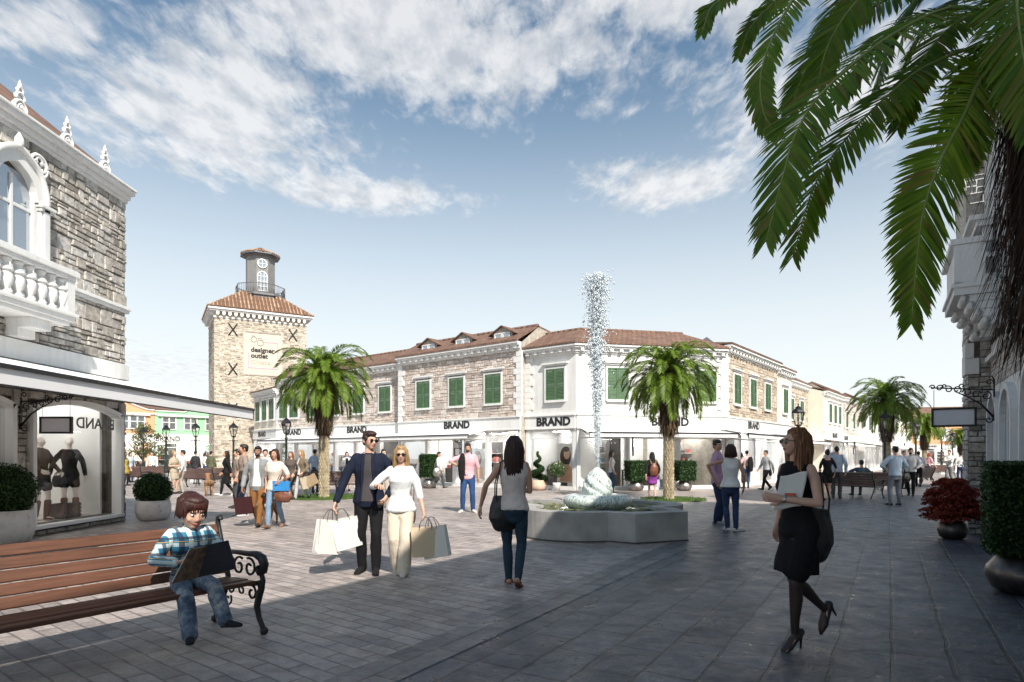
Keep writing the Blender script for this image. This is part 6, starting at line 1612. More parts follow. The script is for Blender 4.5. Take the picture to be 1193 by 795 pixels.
def box_pts(x, y, z0, z1, n, rnd):
    o = []; A = [(2 * y * (z1 - z0), 0), (2 * y * (z1 - z0), 1), (2 * x * (z1 - z0), 2), (2 * x * (z1 - z0), 3), (4 * x * y, 4), (4 * x * y, 5)]; tot = sum(a for a, _ in A)
    for i in range(n):
        k = rnd.uniform(0, tot)
        for a, f in A:
            if k < a: break
            k -= a
        u, v = rnd.uniform(-1, 1), rnd.random(); j = rnd.uniform(-.03, .02)
        p, nn = [((x + j, y * u, z0 + (z1 - z0) * v), (1, 0, 0)), ((-x - j, y * u, z0 + (z1 - z0) * v), (-1, 0, 0)), ((x * u, y + j, z0 + (z1 - z0) * v), (0, 1, 0)), ((x * u, -y - j, z0 + (z1 - z0) * v), (0, -1, 0)), ((x * u, y * (2 * v - 1), z1 + j), (0, 0, 1)), ((x * u, y * (2 * v - 1), z0 - j), (0, 0, -1))][f]
        o.append((V(p), V(nn)))
    return o
def pot(o, prof, mat, n=24):
    m = MB(); top = prof[-1]; m.lathe(prof + [(top[0] - .03, top[1]), (top[0] - .035, top[1] - .05)], n); m.build('pot', mat, o)
    s = MB(); s.slab([((top[0] - .036) * math.cos(a * .3927), (top[0] - .036) * math.sin(a * .3927)) for a in range(16)], top[1] - .08, top[1] - .045); s.build('soil', M['soil'], o)
M['potwhite'] = None
def potmat():
    m, t, b = nodes('weathered_white_pot'); co_ = coords(t); n_ = noise_n(t, co_, 6, 8, .7, .4)
    lk(t, ramp(t, n_, [(.42, (.70, .68, .65)), (.60, (.60, .57, .54)), (.68, (.22, .19, .17))]), b.inputs['Base Color']); b.inputs['Roughness'].default_value = .75; bump(t, b, n_, .2, .01); return m
M['potwhite'] = potmat()
def ball_topiary(label, pos, r, potm, n=2600, leaf=.045):
    rnd = random.Random(int(pos[0] * 100) % 97); o = empty('ball_topiary', pos, 0, label, 'potted plant', 'potted plants')
    k = r / .40
    pot(o, [(.25 * k, 0), (.33 * k, .05 * k), (.375 * k, .2 * k), (.37 * k, .36 * k), (.345 * k, .46 * k)], potm)
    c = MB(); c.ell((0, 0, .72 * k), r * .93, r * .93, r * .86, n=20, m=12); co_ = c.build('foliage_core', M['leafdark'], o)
    m = MB(); leafcloud(m, ball_pts((0, 0, .72 * k), r, n, rnd, (1, 1, .93)), leaf, rnd); m.build('foliage', M['leaf'], o, fix=False, uv=False)
    return o
ball_topiary('ball topiary in a round white pot by the corner of the grey townhouse', ground(178.5, 606), .40, M['potwhite'])
ball_topiary('dark ball topiary at the left edge in front of the shop window', ground(2, 634), .50, M['potwhite'], 3600, .042)
def cube_hedge(label, pos, x, z0, z1, potm, pr, rz=0, n=2600, leaf=.05):
    rnd = random.Random(int(abs(pos[0]) * 100) % 89); o = empty('cube_hedge', pos, rz, label, 'potted plant', 'potted plants')
    k = pr
    pot(o, [(.55 * k, 0), (.82 * k, .12 * k), (1.0 * k, .5 * k), (.96 * k, .75 * k), (.62 * k, 1.18 * k), (.55 * k, 1.25 * k)], potm)
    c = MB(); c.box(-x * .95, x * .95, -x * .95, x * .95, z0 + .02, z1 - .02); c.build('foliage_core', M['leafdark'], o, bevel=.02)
    m = MB(); leafcloud(m, box_pts(x, x, z0, z1, n, rnd), leaf, rnd); m.build('foliage', M['leaf'], o, fix=False, uv=False)
cube_hedge('square hedge in a silver bowl left of the shop entrance by the jet', spot(741, 26.4), .39, .44, 1.28, M['silver'], .34, .2, 1500, .07)
cube_hedge('square hedge in a silver bowl right of the palm beside the fountain', spot(797, 26.6), .39, .44, 1.28, M['silver'], .34, .2, 1500, .07)
cube_hedge('tall square hedge in a silver pot before the stone shops', spot(500, 28.6), .34, .5, 1.55, M['silver'], .36, -.6, 1500, .07)
cube_hedge('large square hedge in a dark metal bowl at the right edge', (5.60, 6.78), .355, .44, 1.42, M['bronze'], .37, -.55, 6500, .034)
# spiral topiary and standard bush by the white corner building
pos = spot(627, 26.9); o = empty('spiral_topiary', pos, 0, 'spiral topiary in a terracotta pot by the white corner building', 'potted plant', 'potted plants'); rnd = random.Random(2)
pot(o, [(.22, 0), (.31, .08), (.33, .25), (.27, .4), (.26, .44)], M['terracotta'])
m = MB(); c = MB(); P = []
for i in range(60):
    q = i / 59; a = q * 2.6 * 6.283; r = .25 * (1 - q) + .02; P.append((r * math.cos(a), r * math.sin(a), .5 + 1.15 * q))
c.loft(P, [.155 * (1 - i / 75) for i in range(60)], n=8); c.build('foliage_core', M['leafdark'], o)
for i in range(60): leafcloud(m, ball_pts(P[i], .17 * (1 - i / 75), 34, rnd), .055, rnd)
m.build('foliage', M['leaf'], o, fix=False, uv=False)
pos = spot(648.5, 26.6); o = empty('potted_shrub', pos, 0, 'round flowering shrub in a small white pot before the portrait poster', 'potted plant', 'potted plants')
pot(o, [(.13, 0), (.17, .3), (.175, .34)], M['white'], 16); m = MB(); m.tube([(0, 0, .3), (.01, 0, .6), (0, 0, .8)], .025); m.build('stem', M['bark'], o)
m = MB(); leafcloud(m, ball_pts((0, 0, .92), .36, 420, rnd, (1, 1, .8), .5), .11, rnd); m.build('foliage', M['leaf'], o, fix=False, uv=False)
m = MB(); leafcloud(m, ball_pts((0, 0, .95), .36, 50, rnd, (1, 1, .8), .2), .07, rnd); m.build('flowers', cloth((.7, .62, .3)), o, fix=False, uv=False)
# red maple
pos = ground(1109.5, 628); o = empty('red_maple', pos, 0, 'red leaved maple shrub in a dark hammered metal bowl', 'potted plant', 'potted plants'); rnd = random.Random(4)
pot(o, [(.13, 0), (.2, .04), (.235, .15), (.21, .27), (.15, .34), (.14, .36)], M['bronze'])
m = MB(); m.tube([(0, 0, .3), (.02, 0, .5), (0, .02, .8)], .03)
for i in range(9): a = i * .7; m.tube([(0, 0, .5), (.2 * math.cos(a), .2 * math.sin(a), .62 + .05 * i), (.34 * math.cos(a), .34 * math.sin(a), .62 + .06 * i)], .012, 5)
m.build('stem', M['bark'], o)
m = MB()
for i in range(230):
    q = rnd.random(); z = .42 + .66 * q; a = rnd.uniform(0, 6.283); R_ = .43 * math.sqrt(max(.02, 1 - ((q - .25) / .8) ** 2)) if q > .25 else .43; r = R_ * rnd.uniform(.4, 1.0) * .98; cx_, cy_ = r * math.cos(a), r * math.sin(a); z -= .14 * (r / .5) ** 2 * .6
    for k in range(60):
        rr = .135 * math.sqrt(rnd.random()); b_ = rnd.uniform(0, 6.283); p = V((cx_ + rr * math.cos(b_), cy_ + rr * math.sin(b_), z + rnd.uniform(-.02, .03) - .8 * rr * rr / .13 * .35))
        leafcloud(m, [(p, V((.4 * math.cos(a), .4 * math.sin(a), .8)))], .056, rnd)
m.build('foliage', M['redleaf'], o, fix=False, uv=False)
# small street tree far left
pos = spot(166, 43); o = empty('street_tree', pos, 0, 'small round olive street tree among benches at far left', 'tree'); rnd = random.Random(6)
m = MB(); m.tube([(0, 0, 0), (.03, 0, .9), (0, .02, 1.3)], [.1, .07, .06])
for i in range(8): a = i * .8; m.tube([(0, 0, 1.2), (.5 * math.cos(a), .5 * math.sin(a), 1.9), (1.0 * math.cos(a), 1.0 * math.sin(a), 2.4 + .1 * (i % 3))], [.04, .025, .01], 5)
m.build('trunk', M['bark'], o)
m = MB()
for i in range(46):
    a = rnd.uniform(0, 6.283); q = rnd.random(); r = 1.35 * math.sqrt(rnd.random()) * math.sin(math.pi * min(.95, .25 + q * .7)); c_ = (r * math.cos(a), r * math.sin(a), 1.5 + 2.1 * q); leafcloud(m, ball_pts(c_, rnd.uniform(.25, .42), 60, rnd, (1, 1, .8), .9), .12, rnd)
m.build('crown', M['treeleaf'], o, fix=False, uv=False)

# ---------------------------------------------------------------- fountain
FX, FY = 1.74, 12.7
fo = empty('fountain', (FX, FY, 0), 0, 'grey stone lobed fountain with white swirl bowl and tall water jet', 'fountain')
W2 = []
def arcp(cx_, cy_, r, a0, a1, n):
    return [(cx_ + r * math.cos(math.radians(a0 + (a1 - a0) * i / n)), cy_ + r * math.sin(math.radians(a0 + (a1 - a0) * i / n))) for i in range(n + 1)]
OUT = arcp(1.24, 11.78, 1.08, 150, 293, 22)[0:] + [(2.08, 10.5), (3.09, 10.92), (3.05, 11.7)] + arcp(2.55, 12.85, .95, -70, 75, 14) + [(3.0, 14.0), (2.5, 14.9)] + arcp(2.0, 14.0, 1.1, 60, 190, 14) + [(.2, 14.2), (-.15, 13.1)]
OUT = [(x - FX, y - FY) for x, y in OUT]
IN = []
for x, y in OUT:
    r = math.hypot(x, y); IN.append((x * (r - .34) / r, y * (r - .34) / r))
def wallring(mb, O, I, z0, z1, zi):
    n = len(O); vs = [(x, y, z0) for x, y in O] + [(x, y, z1) for x, y in O] + [(x, y, z1) for x, y in I] + [(x, y, zi) for x, y in I]; fs = []
    for i in range(n):
        j = (i + 1) % n
        for a in range(3): fs.append((a * n + i, a * n + j, (a + 1) * n + j, (a + 1) * n + i))
    mb.add(vs, fs)
m = MB(); wallring(m, OUT, IN, .0, .52, .3); b_ = m.build('basin', M['concrete'], fo, bevel=.012, fix=False)
m = MB(); O2 = [(x * .985, y * .985) for x, y in OUT]; m.slab([(x * 1.006, y * 1.006) for x, y in OUT], .009, .03); m.build('plinth_joint', M['darkin'], fo)
def watermat(name, c, rough, trans):
    m, t, b = nodes(name); b.inputs['Base Color'].default_value = c4(c); b.inputs['Roughness'].default_value = rough; b.inputs['IOR'].default_value = 1.33; b.inputs['Transmission Weight'].default_value = trans
    bump(t, b, noise_n(t, coords(t), 14, 4, .6, .4), .35, .02); return m
m = MB(); m.add([(x, y, .43) for x, y in IN], [tuple(range(len(IN)))])
pm, t, b = nodes('pool_water'); lk(t, ramp(t, noise_n(t, coords(t), 2.2, 6), [(.35, (.06, .085, .05)), (.65, (.16, .19, .12))]), b.inputs['Base Color']); b.inputs['Roughness'].default_value = .06
bump(t, b, noise_n(t, coords(t), 9, 4, .6, .6), .35, .03); m.build('water_surface', pm, fo, fix=False)
def flowmat():
    m, t, b = nodes('falling_water'); co_ = coords(t); mp = nd(t, 'ShaderNodeMapping'); mp.inputs['Scale'].default_value = (9, 9, 3); lk(t, co_, mp.inputs[0])
    n_ = noise_n(t, mp.outputs[0], 1.6, 6, .62, 1.6)
    lk(t, ramp(t, n_, [(.38, (.14, .19, .19)), (.49, (.50, .58, .55)), (.57, (.74, .79, .76)), (.66, (.22, .28, .27))]), b.inputs['Base Color']); b.inputs['Roughness'].default_value = .18
    bump(t, b, n_, .6, .03); return m
fl = flowmat()
m = MB(); prof = [(.50, .38), (.58, .44), (.66, .50), (.70, .57), (.68, .65), (.60, .705), (.48, .72), (.38, .70), (.30, .69)]; m.lathe(prof, 36); m.build('bowl', fl, fo)
def swirl(mb, r0, h, z0, tw, ridges, amp, n=48, rows=22):
    vs = []; fs = []
    for i in range(rows + 1):
        q = i / rows; r = r0 * (1 - q ** 2.3) ** .8 * (.86 + .14 * math.sin(q * 3.0)) * (1.0 if q < 1 else 0) + .004
        for k in range(n):
            a = 2 * math.pi * k / n; rr = r * (1 + amp * abs(math.sin(ridges * .5 * (a + tw * q))) ** .7 - amp * .5); vs.append((rr * math.cos(a), rr * math.sin(a), z0 + h * q))
    for i in range(rows):
        for k in range(n): fs.append((i * n + k, i * n + (k + 1) % n, (i + 1) * n + (k + 1) % n, (i + 1) * n + k))
    fs.append(tuple(rows * n + k for k in range(n))); mb.add(vs, fs, 0, True)
m = MB(); swirl(m, .31, .62, .66, 3.4, 6, .20); m.build('swirl_finial', fl, fo)
rnd = random.Random(12); m = MB()
def drop(p, r):
    e = V((rnd.uniform(-1, 1), rnd.uniform(-1, 1), rnd.uniform(-1, 1))).normalized() * r * .35
    P6 = [V(p) + V(d) * r * rnd.uniform(.7, 1.3) for d in ((1, 0, 0), (-1, 0, 0), (0, 1, 0), (0, -1, 0), (0, 0, 1.5), (0, 0, -1.4))]
    m.add(P6, [(0, 2, 4), (2, 1, 4), (1, 3, 4), (3, 0, 4), (2, 0, 5), (1, 2, 5), (3, 1, 5), (0, 3, 5)], 0, True)
for i in range(8000):
    q = rnd.random() ** .72; z = 1.22 + 3.98 * q; w_ = .035 + .20 * q ** 1.2; a = rnd.uniform(0, 6.283); r = w_ * abs(rnd.gauss(0, .62)); drop((r * math.cos(a), r * math.sin(a), z), rnd.uniform(.006, .021) * (.8 + .4 * q))
for i in range(260):
    q = rnd.random(); z = 1.6 + 3.5 * q; a = rnd.uniform(0, 6.283); r = rnd.uniform(.1, .42); drop((r * math.cos(a), r * math.sin(a), z), rnd.uniform(.006, .014))
wj, t, b = nodes('jet_water'); b.inputs['Base Color'].default_value = (.88, .94, .98, 1); b.inputs['Roughness'].default_value = .12; b.inputs['IOR'].default_value = 1.2; b.inputs['Transmission Weight'].default_value = .4
m.build('water_jet', wj, fo, uv=False)
m = MB(); m.tube([(0, 0, 1.2), (.01, 0, 2.2), (-.005, 0, 3.2), (0, 0, 4.2)], [.034, .045, .055, .03], 8); m.build('water_column', wj, fo, uv=False)
m = MB()
for i in range(300):
    a = rnd.uniform(0, 6.283); r = rnd.uniform(.8, 1.5); p = V((r * math.cos(a), r * math.sin(a), .44))
    if rnd.random() < .6 or math.sin(a) < 0: 
        s_ = rnd.uniform(.05, .12); m.add([p + V((s_ * math.cos(k * 1.047), s_ * math.sin(k * 1.047), rnd.uniform(0, .03))) for k in range(6)], [(0, 1, 2, 3, 4, 5)])
m.build('lily_pads', leafmat('lily_pads_mat', [(.12, .14, .05), (.2, .2, .08), (.08, .1, .04), (.25, .23, .12)], .1), fo, fix=False, uv=False)

# ---------------------------------------------------------------- street lamps
def make_lamp(label, pos, h, plinth=True):
    o = empty('street_lamp', (*pos, 0), 0, label, 'street lamp', 'street lamps round the square'); n = 12
    if plinth: m = MB(); m.box(-.2, .2, -.2, .2, 0, .5); m.build('plinth', M['trim'], o, bevel=.015)
    m = MB(); zb = .5 if plinth else 0
    m.lathe([(.13, zb), (.13, zb + .06), (.085, zb + .14), (.09, zb + .55), (.105, zb + .58), (.065, zb + .66), (.058, zb + 1.0), (.045, h - 1.05), (.07, h - 1.02), (.07, h - .97), (.045, h - .93), (.05, h - .8)], n)
    m.loft([(-.22, 0, h - 1.0), (.22, 0, h - 1.0)], [.014, .014], n=6); m.ell((-.23, 0, h - 1.0), .028, .028, .028, n=8, m=6); m.ell((.23, 0, h - 1.0), .028, .028, .028, n=8, m=6)
    m.build('pole', M['lampmetal'], o)
    l = MB(); l.lathe([(.06, h - .8), (.13, h - .77), (.13, h - .74), (.06, h - .73)], 6, smooth=False)
    l.lathe([(.235, h - .30), (.25, h - .27), (.20, h - .20), (.13, h - .14), (.10, h - .13), (.11, h - .10), (.06, h - .06), (.02, h - .04)], 6, smooth=False)
    l.lathe([(.03, h - .06), (.012, h - .02), (.035, h + .0), (.012, h + .04), (.004, h + .1)], 8)
    for k in range(6): a = math.pi * k / 3; l.bar((.12 * math.cos(a), .12 * math.sin(a), h - .74), (.232 * math.cos(a), .232 * math.sin(a), h - .30), .018, .018)
    lo = l.build('lantern', M['blackmetal'], o)
    g = MB(); g.lathe([(.114, h - .735), (.224, h - .305)], 6, smooth=False, closed=False); g.build('lantern_glass', M['lampglass'], lo, fix=False)
    bq = MB(); bq.lathe([(.02, h - .73), (.03, h - .6), (.05, h - .5), (.03, h - .42), (.01, h - .38)], 8); bq.build('bulb', M['white'], lo)
    return o
l1 = make_lamp('street lamp on a white plinth in front of the stone tower', spot(272, 33.5), 3.3)
def lamp_copy(label, px, d, s): c = copy_tree(l1); c.location = (*spot(px, d), 0); c.scale = (s, s, s); c['label'] = label; return c
lamp_copy('street lamp on a white plinth right of the standing couple in beige', 228, 35, 1.02); lamp_copy('street lamp rising behind the couple in beige before the mint shop', 193.5, 36, 1.0); lamp_copy('street lamp half hidden by the small olive tree', 167, 38, .98)
lamp_copy('street lamp before the narrow white shop left of the first palm', 333.5, 29, 1.0)
lamp_copy('street lamp whose lantern shows above the head of the woman in black', 930, 24.5, 1.06); lamp_copy('tall street lamp in front of the third palm trunk', 1031, 27.5, 1.05)
lamp_copy('street lamp beside the smaller palm down the side street', 1067, 40, 1.12); lamp_copy('thin street lamp far down the side street', 1097, 50, 1.1); lamp_copy('farthest street lamp before the distant palm', 1110, 56, 1.1)

# ---------------------------------------------------------------- hanging shop signs on scrolled brackets
def hanging_sign(label, pos, rz, arm, sw, sh_, frame_only=False, s=1.0):
    o = empty('hanging_sign', pos, rz, label, 'shop sign', 'hanging shop signs')     # local x runs out from the wall
    b = MB(); b.box(-.012, .012, -.03, .03, -.42, .30); b.tube([(0, 0, .12), (arm * .5, 0, .16), (arm, 0, .20)], .013, 6)
    b.tube([(0, 0, -.36), (arm * .2, 0, -.12), (arm * .42, 0, .02), (arm * .62, 0, .12)], [.02, .017, .013, .01], 6)
    def sc_(cx_, cz_, r, a0, tn, th=.011): b.tube([(cx_ + r * (1 - .7 * q / 20) * math.cos(a0 + tn * q / 20), 0, cz_ + r * (1 - .7 * q / 20) * math.sin(a0 + tn * q / 20)) for q in range(21)], th, 5)
    for k, (cx_, cz_, r, a0, tn) in enumerate(((.12, .02, .07, 1.5, 7), (.27, .05, .06, 3, -7), (.42, .09, .065, 0, 7), (.58, .15, .06, 4.5, -7), (.72, .16, .055, 1, 7), (.86, .19, .05, 3, -7), (.98, .21, .04, 0, 7), (.07, .25, .05, 3.6, -7), (.08, -.40, .05, 2.6, 7), (.5, .21, .04, 5, 6), (.78, .22, .035, 5, 6))): sc_(cx_ * arm, cz_, r * 1.15, a0, tn)
    b.tube([(0, 0, .3), (.03, 0, .36), (.07, 0, .33)], .012, 5); b.build('bracket', M['blackmetal'], o)
    x0 = arm * 1.0 - sw; c = MB()
    for x in (x0 + .04, x0 + sw - .04): c.tube([(x, 0, .16), (x, 0, -.17)], .005, 4)
    z1 = -.17; t_ = .035
    for a, e, f, g in ((x0, x0 + sw, z1 - t_, z1), (x0, x0 + sw, z1 - sh_, z1 - sh_ + t_), (x0, x0 + t_, z1 - sh_ + t_, z1 - t_), (x0 + sw - t_, x0 + sw, z1 - sh_ + t_, z1 - t_)): c.box(a, e, -.03, .03, f, g)
    f = c.build('sign_frame', M['blackmetal'], o); p = MB(); p.box(x0 + t_, x0 + sw - t_, -.014, .014, z1 - sh_ + t_, z1 - t_); p.build('sign_panel', basic('blank_sign_panel', (.66, .65, .68), .5, 0, 2, .04, 20, 0), f)
    o.scale = (s, s, s); return o
hanging_sign('blank white hanging sign on a scrolled bracket by the mannequin window', (-8.86, 11.22, 2.36), .0, 1.0, .62, .33, s=.93)
hanging_sign('blank hanging sign on a scrolled bracket at the shaded townhouse', V((9.49, 12.5, 0)) - V((RD.x, RD.y, 0)) * 2.1 + V((0, 0, 2.52)) + V((-.856, .518, 0)) * .09, math.atan2(RD.x, -RD.y) + .0, .90, .66, .34, s=1.0)
def wall_sign(label, px, d, z, rz): hanging_sign(label, (*spot(px, d), z), rz, .55, .42, .42, s=.9)
wall_sign('small hanging sign above the man in the pink shirt', 537.5, 30.4, 2.02, math.radians(232)); wall_sign('small hanging sign left of the girl with the purple skirt', 737, 27.0, 2.02, math.radians(262)); wall_sign('small hanging sign in the side street above the seated man', 996, 38, 2.1, math.radians(232))

# ---------------------------------------------------------------- shop window displays
def poster(label, pos, rz, w_, h_, tones):
    o = empty('poster', pos, rz, label, 'poster', 'posters in the shop windows'); m = MB(); m.box(-w_ / 2, w_ / 2, -.015, .015, 0, h_); m.build('board', cloth(tones[0]), o)
    m = MB(); y = -.02; cx_, cz_ = .02 * w_, .74 * h_
    E_ = lambda x, z, rx, rz_, mt, d=0: m.prism([(x + rx * math.cos(k * .3142), z + rz_ * math.sin(k * .3142)) for k in range(20)], y - .001 - d, y + .004 - d, mt)
    E_(cx_ - .05 * w_, cz_ - .08 * h_, .3 * w_, .26 * h_, 0, 0); m.prism([(-.35 * w_, .02 * h_), (.4 * w_, .02 * h_), (.36 * w_, .34 * h_), (.12 * w_, .46 * h_), (-.1 * w_, .46 * h_), (-.3 * w_, .36 * h_)], y - .004, y + .004, 1)
    E_(cx_ + .02 * w_, cz_, .165 * w_, .15 * h_, 1, .006); E_(cx_ - .02, cz_ + .11 * h_, .19 * w_, .07 * h_, 0, .009)
    m.build('portrait', [cloth(tones[1]), cloth(tones[2])], o)
poster('tall portrait poster of a dark haired woman in the corner shop window', (3.05 - .62, 26.98 + .9, .3), math.radians(-35), .95, 1.75, ((.72, .70, .66), (.06, .035, .025), (.55, .33, .22)))
poster('portrait poster of a woman in the stone shop window behind the walking woman', (*spot(557, 31.2), .35), math.radians(-38), .9, 1.5, ((.55, .58, .6), (.09, .05, .03), (.55, .35, .25)))
poster('pale poster of two women over the shelves in the corner shop window', (*spot(832, 29.4), 1.0), math.radians(10), 1.15, 1.1, ((.75, .72, .7), (.10, .06, .05), (.55, .35, .28)))
# ---------------------------------------------------------------- people of the square
c_ = cloth
WHT = c_((.68, .67, .65)); BLK = c_((.012, .012, .013)); NAVY = c_((.02, .035, .085)); JEAN = c_((.045, .075, .14)); LJEAN = c_((.16, .24, .34)); GREY = c_((.20, .20, .20)); LGREY = c_((.38, .39, .40)); BEIGE = c_((.38, .32, .24)); PINK = c_((.66, .36, .40)); BRN = c_((.20, .095, .035)); DGRY = c_((.06, .06, .065)); SKY = c_((.36, .44, .54)); PURP = c_((.22, .05, .26)); LILAC = c_((.46, .28, .40)); OLIVE = c_((.10, .105, .06)); RED = c_((.45, .05, .05)); YEL = c_((.35, .26, .06)); TAUPE = c_((.27, .21, .18)); TEAL = c_((.06, .09, .12))
def T(m, **k): d = dict(mat=m); d.update(k); return d
def TR(m, **k): d = dict(kind='trousers', mat=m); d.update(k); return d
def SK_(m, hem, **k): d = dict(kind='skirt', mat=m, hem=hem); d.update(k); return d
def C(label, px, py, yaw, H, sex, pose, hair, top, bottom, vox=None, d=None, **k):
    p = ground(px, py) if d is None else spot(px, d); dist = p[1]
    v = vox or max(.011, min(.022, dist * .00075)); q = dict(pose); q.update(k)
    return person(label, p, yaw, H, sex, v, hair=hair, top=top, bottom=bottom, eyes=dist < 24, **q)
# left group walking towards the camera
m1 = C('bearded man in grey cardigan and brown trousers carrying a black shopping bag', 301, 613, 8, 1.74, 'm', WALK, ('short', 'black'), None, TR(BRN, inf=.008), skin='brown', beard=True,
       jacket=P_(mat=c_((.22, .23, .24)), hem=.45, open=(WHT, .05, .03)), hands=((.16, -.05, .53), (-.165, -.06, .50)), group='couple with the boxer dog')
w1 = C('curly haired smiling woman in cream top and ripped jeans holding a blue bag', 321, 615, -4, 1.68, 'f', WALKB, ('bob', 'darkbrown'), T(c_((.62, .55, .47)), sleeve=.4, inf=.012, hem=.47, flare=.1), TR(LJEAN, inf=.004), skin='tan', shoes=(.17, .10, .07),
       hands=((.14, -.15, .60), (-.13, .02, .51)), group='couple with the boxer dog')
shopping_bag('black and dark red shopping bag held by the bearded man', m1[2][-1]['wr'] + V((0, -.01, -.09)), .15, .36, .36, .14, c_((.035, .010, .012)), (0, -.1), group=None)
shopping_bag('blue clutch bag in the hand of the curly haired woman', w1[2][1]['wr'] + V((.02, -.04, .13)), .05, .34, .2, .07, c_((.03, .19, .45)), (0, .02), group=None)
handbag('brown fringed handbag at the hip of the curly haired woman', w1[2][1]['wr'] + V((.04, .0, .12)), .0, .40, .24, .14, .28, 'brownleather', vox=.014)
C('young man in a brown T-shirt and jeans looking left', 284, 601, -62, 1.80, 'm', EASY, ('short', 'black'), T(TAUPE, sleeve=.42, inf=.01), TR(JEAN), skin='tan', shoes=(.5, .5, .5))
C('person in a beige top half hidden behind the man in brown', 277, 592, -70, 1.70, 'm', EASY, ('short', 'black'), T(TAUPE, sleeve=.42), TR(DGRY))
C('woman with long dark hair in a long black coat', 265, 577.5, -75, 1.72, 'f', WALK, ('long', 'black'), None, TR(BLK, inf=.004), skin='tan', shoes=(.6, .6, .6), jacket=P_(mat=BLK, hem=.27, inf=.016), head=(10, 0))
C('woman in a dark patterned scarf and coat left of the first palm', 339.5, 581, -10, 1.68, 'f', WALK, ('long', 'auburn'), T(c_((.10, .08, .07)), hem=.42, sleeve=1, inf=.014), TR(c_((.05, .045, .05)), inf=.003))
b2 = C('blonde woman in a light coat carrying cream bags near the first palm', 352, 582, -35, 1.74, 'f', WALKB, ('long', 'blonde'), T(WHT, hem=.48), TR(LGREY, inf=.008), jacket=P_(mat=c_((.16, .12, .08)), hem=.36, open=(WHT, .04, .02)), hands=((.16, -.10, .55), (-.13, -.1, .52)))
shopping_bag('cream shopping bag of the blonde woman near the palm', b2[2][1]['wr'] + V((.05, -.02, -.02)), .5, .4, .4, .14, BEIGE, (0, -.25), group=None); shopping_bag('tan paper bag beside the cream bag near the palm', b2[2][1]['wr'] + V((.13, .02, .0)), .1, .38, .36, .14, c_((.28, .21, .13)), (0, -.5), group=None)
C('man in a pale blue shirt seen from behind beyond the palm bench', 367, 579, 175, 1.78, 'm', STAND, ('short', 'black'), T(SKY, sleeve=1, hem=.5), TR(DGRY), d=25.5)
C('woman in white jacket and black dress standing by the palm bench', 404, 573, 20, 1.68, 'f', FRONT, ('bun', 'black'), T(BLK, hem=.34, sleeve=0), None, d=26.5, jacket=P_(mat=WHT, hem=.5, sleeve=.8, open=(BLK, .05, .04)))
C('young woman in a black top looking over behind the man in the blazer', 447, 592, 25, 1.70, 'f', EASY, ('bun', 'black'), T(BLK, sleeve=.9), TR(c_((.4, .35, .3)), inf=.008, wide=.015), shoes=(.55, .5, .42))
# centre
C('man in pink shirt and blue jeans with a dark jacket over his shoulder', 545, 597, 2, 1.84, 'm', EASY, ('short', 'darkbrown'), T(PINK, sleeve=.45, inf=.010, hem=.475, collar=True), TR(c_((.025, .06, .16)), inf=.008), beard=True, shoes=(.6, .58, .52), skin='tan', vox=.0105,
  hands=((.155, -.03, .49), (-.12, -.06, .66)), hints=(None, (-.5, -.5, -1)), feet=((.075, -.01, 0), (-.075, -.01, 0)), toes=((.4, 0), (-.4, 0)))
jk = empty('draped_jacket', (*spot(538.6, 16.3), 1.52), .1, 'dark jacket hanging from the shoulder of the man in pink', 'jacket')
m = MB(); m.loft([(0, .0, 0), (-.015, -.03, -.15), (-.02, -.02, -.4), (-.01, 0, -.62)], [(.06, .05), (.09, .075), (.10, .07), (.07, .05)], (1, 0, 0), n=12); job('jacket_body', m, .013, BLK, jk, 3, wr=.014, wf=12)
C('man in white shirt and grey bag walking right past the stone shops', 511, 569, 78, 1.72, 'm', WALK, ('short', 'black'), T(WHT, sleeve=1, inf=.012), TR(DGRY), shoes=(.03, .02, .02))
handbag('grey shoulder bag of the man passing the stone shops', V((*spot(509.5, 27.9), 1.38)), .3, .42, .34, .16, .45, 'silver', vox=.02)
C('woman in a white tank top and blue jeans behind the fountain', 712.5, 575, 80, 1.72, 'f', EASY, ('long', 'brown'), T(WHT, sleeve=0, hem=.48), TR(JEAN, inf=.004), d=24.6)
g3 = C('girl in black top and purple skirt walking to the shop door', 760, 583, 178, 1.66, 'f', WALK, ('long', 'black'), T(BLK, sleeve=.8, inf=.010), SK_(PURP, .36, inf=.008, flare=.004), shoes=(.03, .03, .03))
bp_ = empty('backpack', g3[2][1]['sh'] * .5 + g3[2][-1]['sh'] * .5 + V((.02, -.16, -.22)), 0, 'small brown leather backpack of the girl in the purple skirt', 'backpack')
m = MB(); m.loft([(0, 0, -.2), (0, -.01, -.1), (0, -.01, .03), (0, .0, .13)], [(.13, .07), (.15, .09), (.14, .08), (.08, .05)], (1, 0, 0), n=14); job('pack', m, .016, M['brownleather'], bp_, 3)
m = MB(); m.tube([(-.06, .02, .1), (-.09, .08, .24), (-.1, .12, .3)], .01); m.tube([(.06, .02, .1), (.09, .08, .24), (.1, .12, .3)], .01); m.build('straps', c_((.5, .38, .28)), bp_)
shopping_bag('white and blue patterned bag in the hand of the girl in the purple skirt', g3[2][-1]['wr'] + V((.02, -.02, -.02)), .2, .24, .26, .1, c_((.42, .45, .55)), group=None)
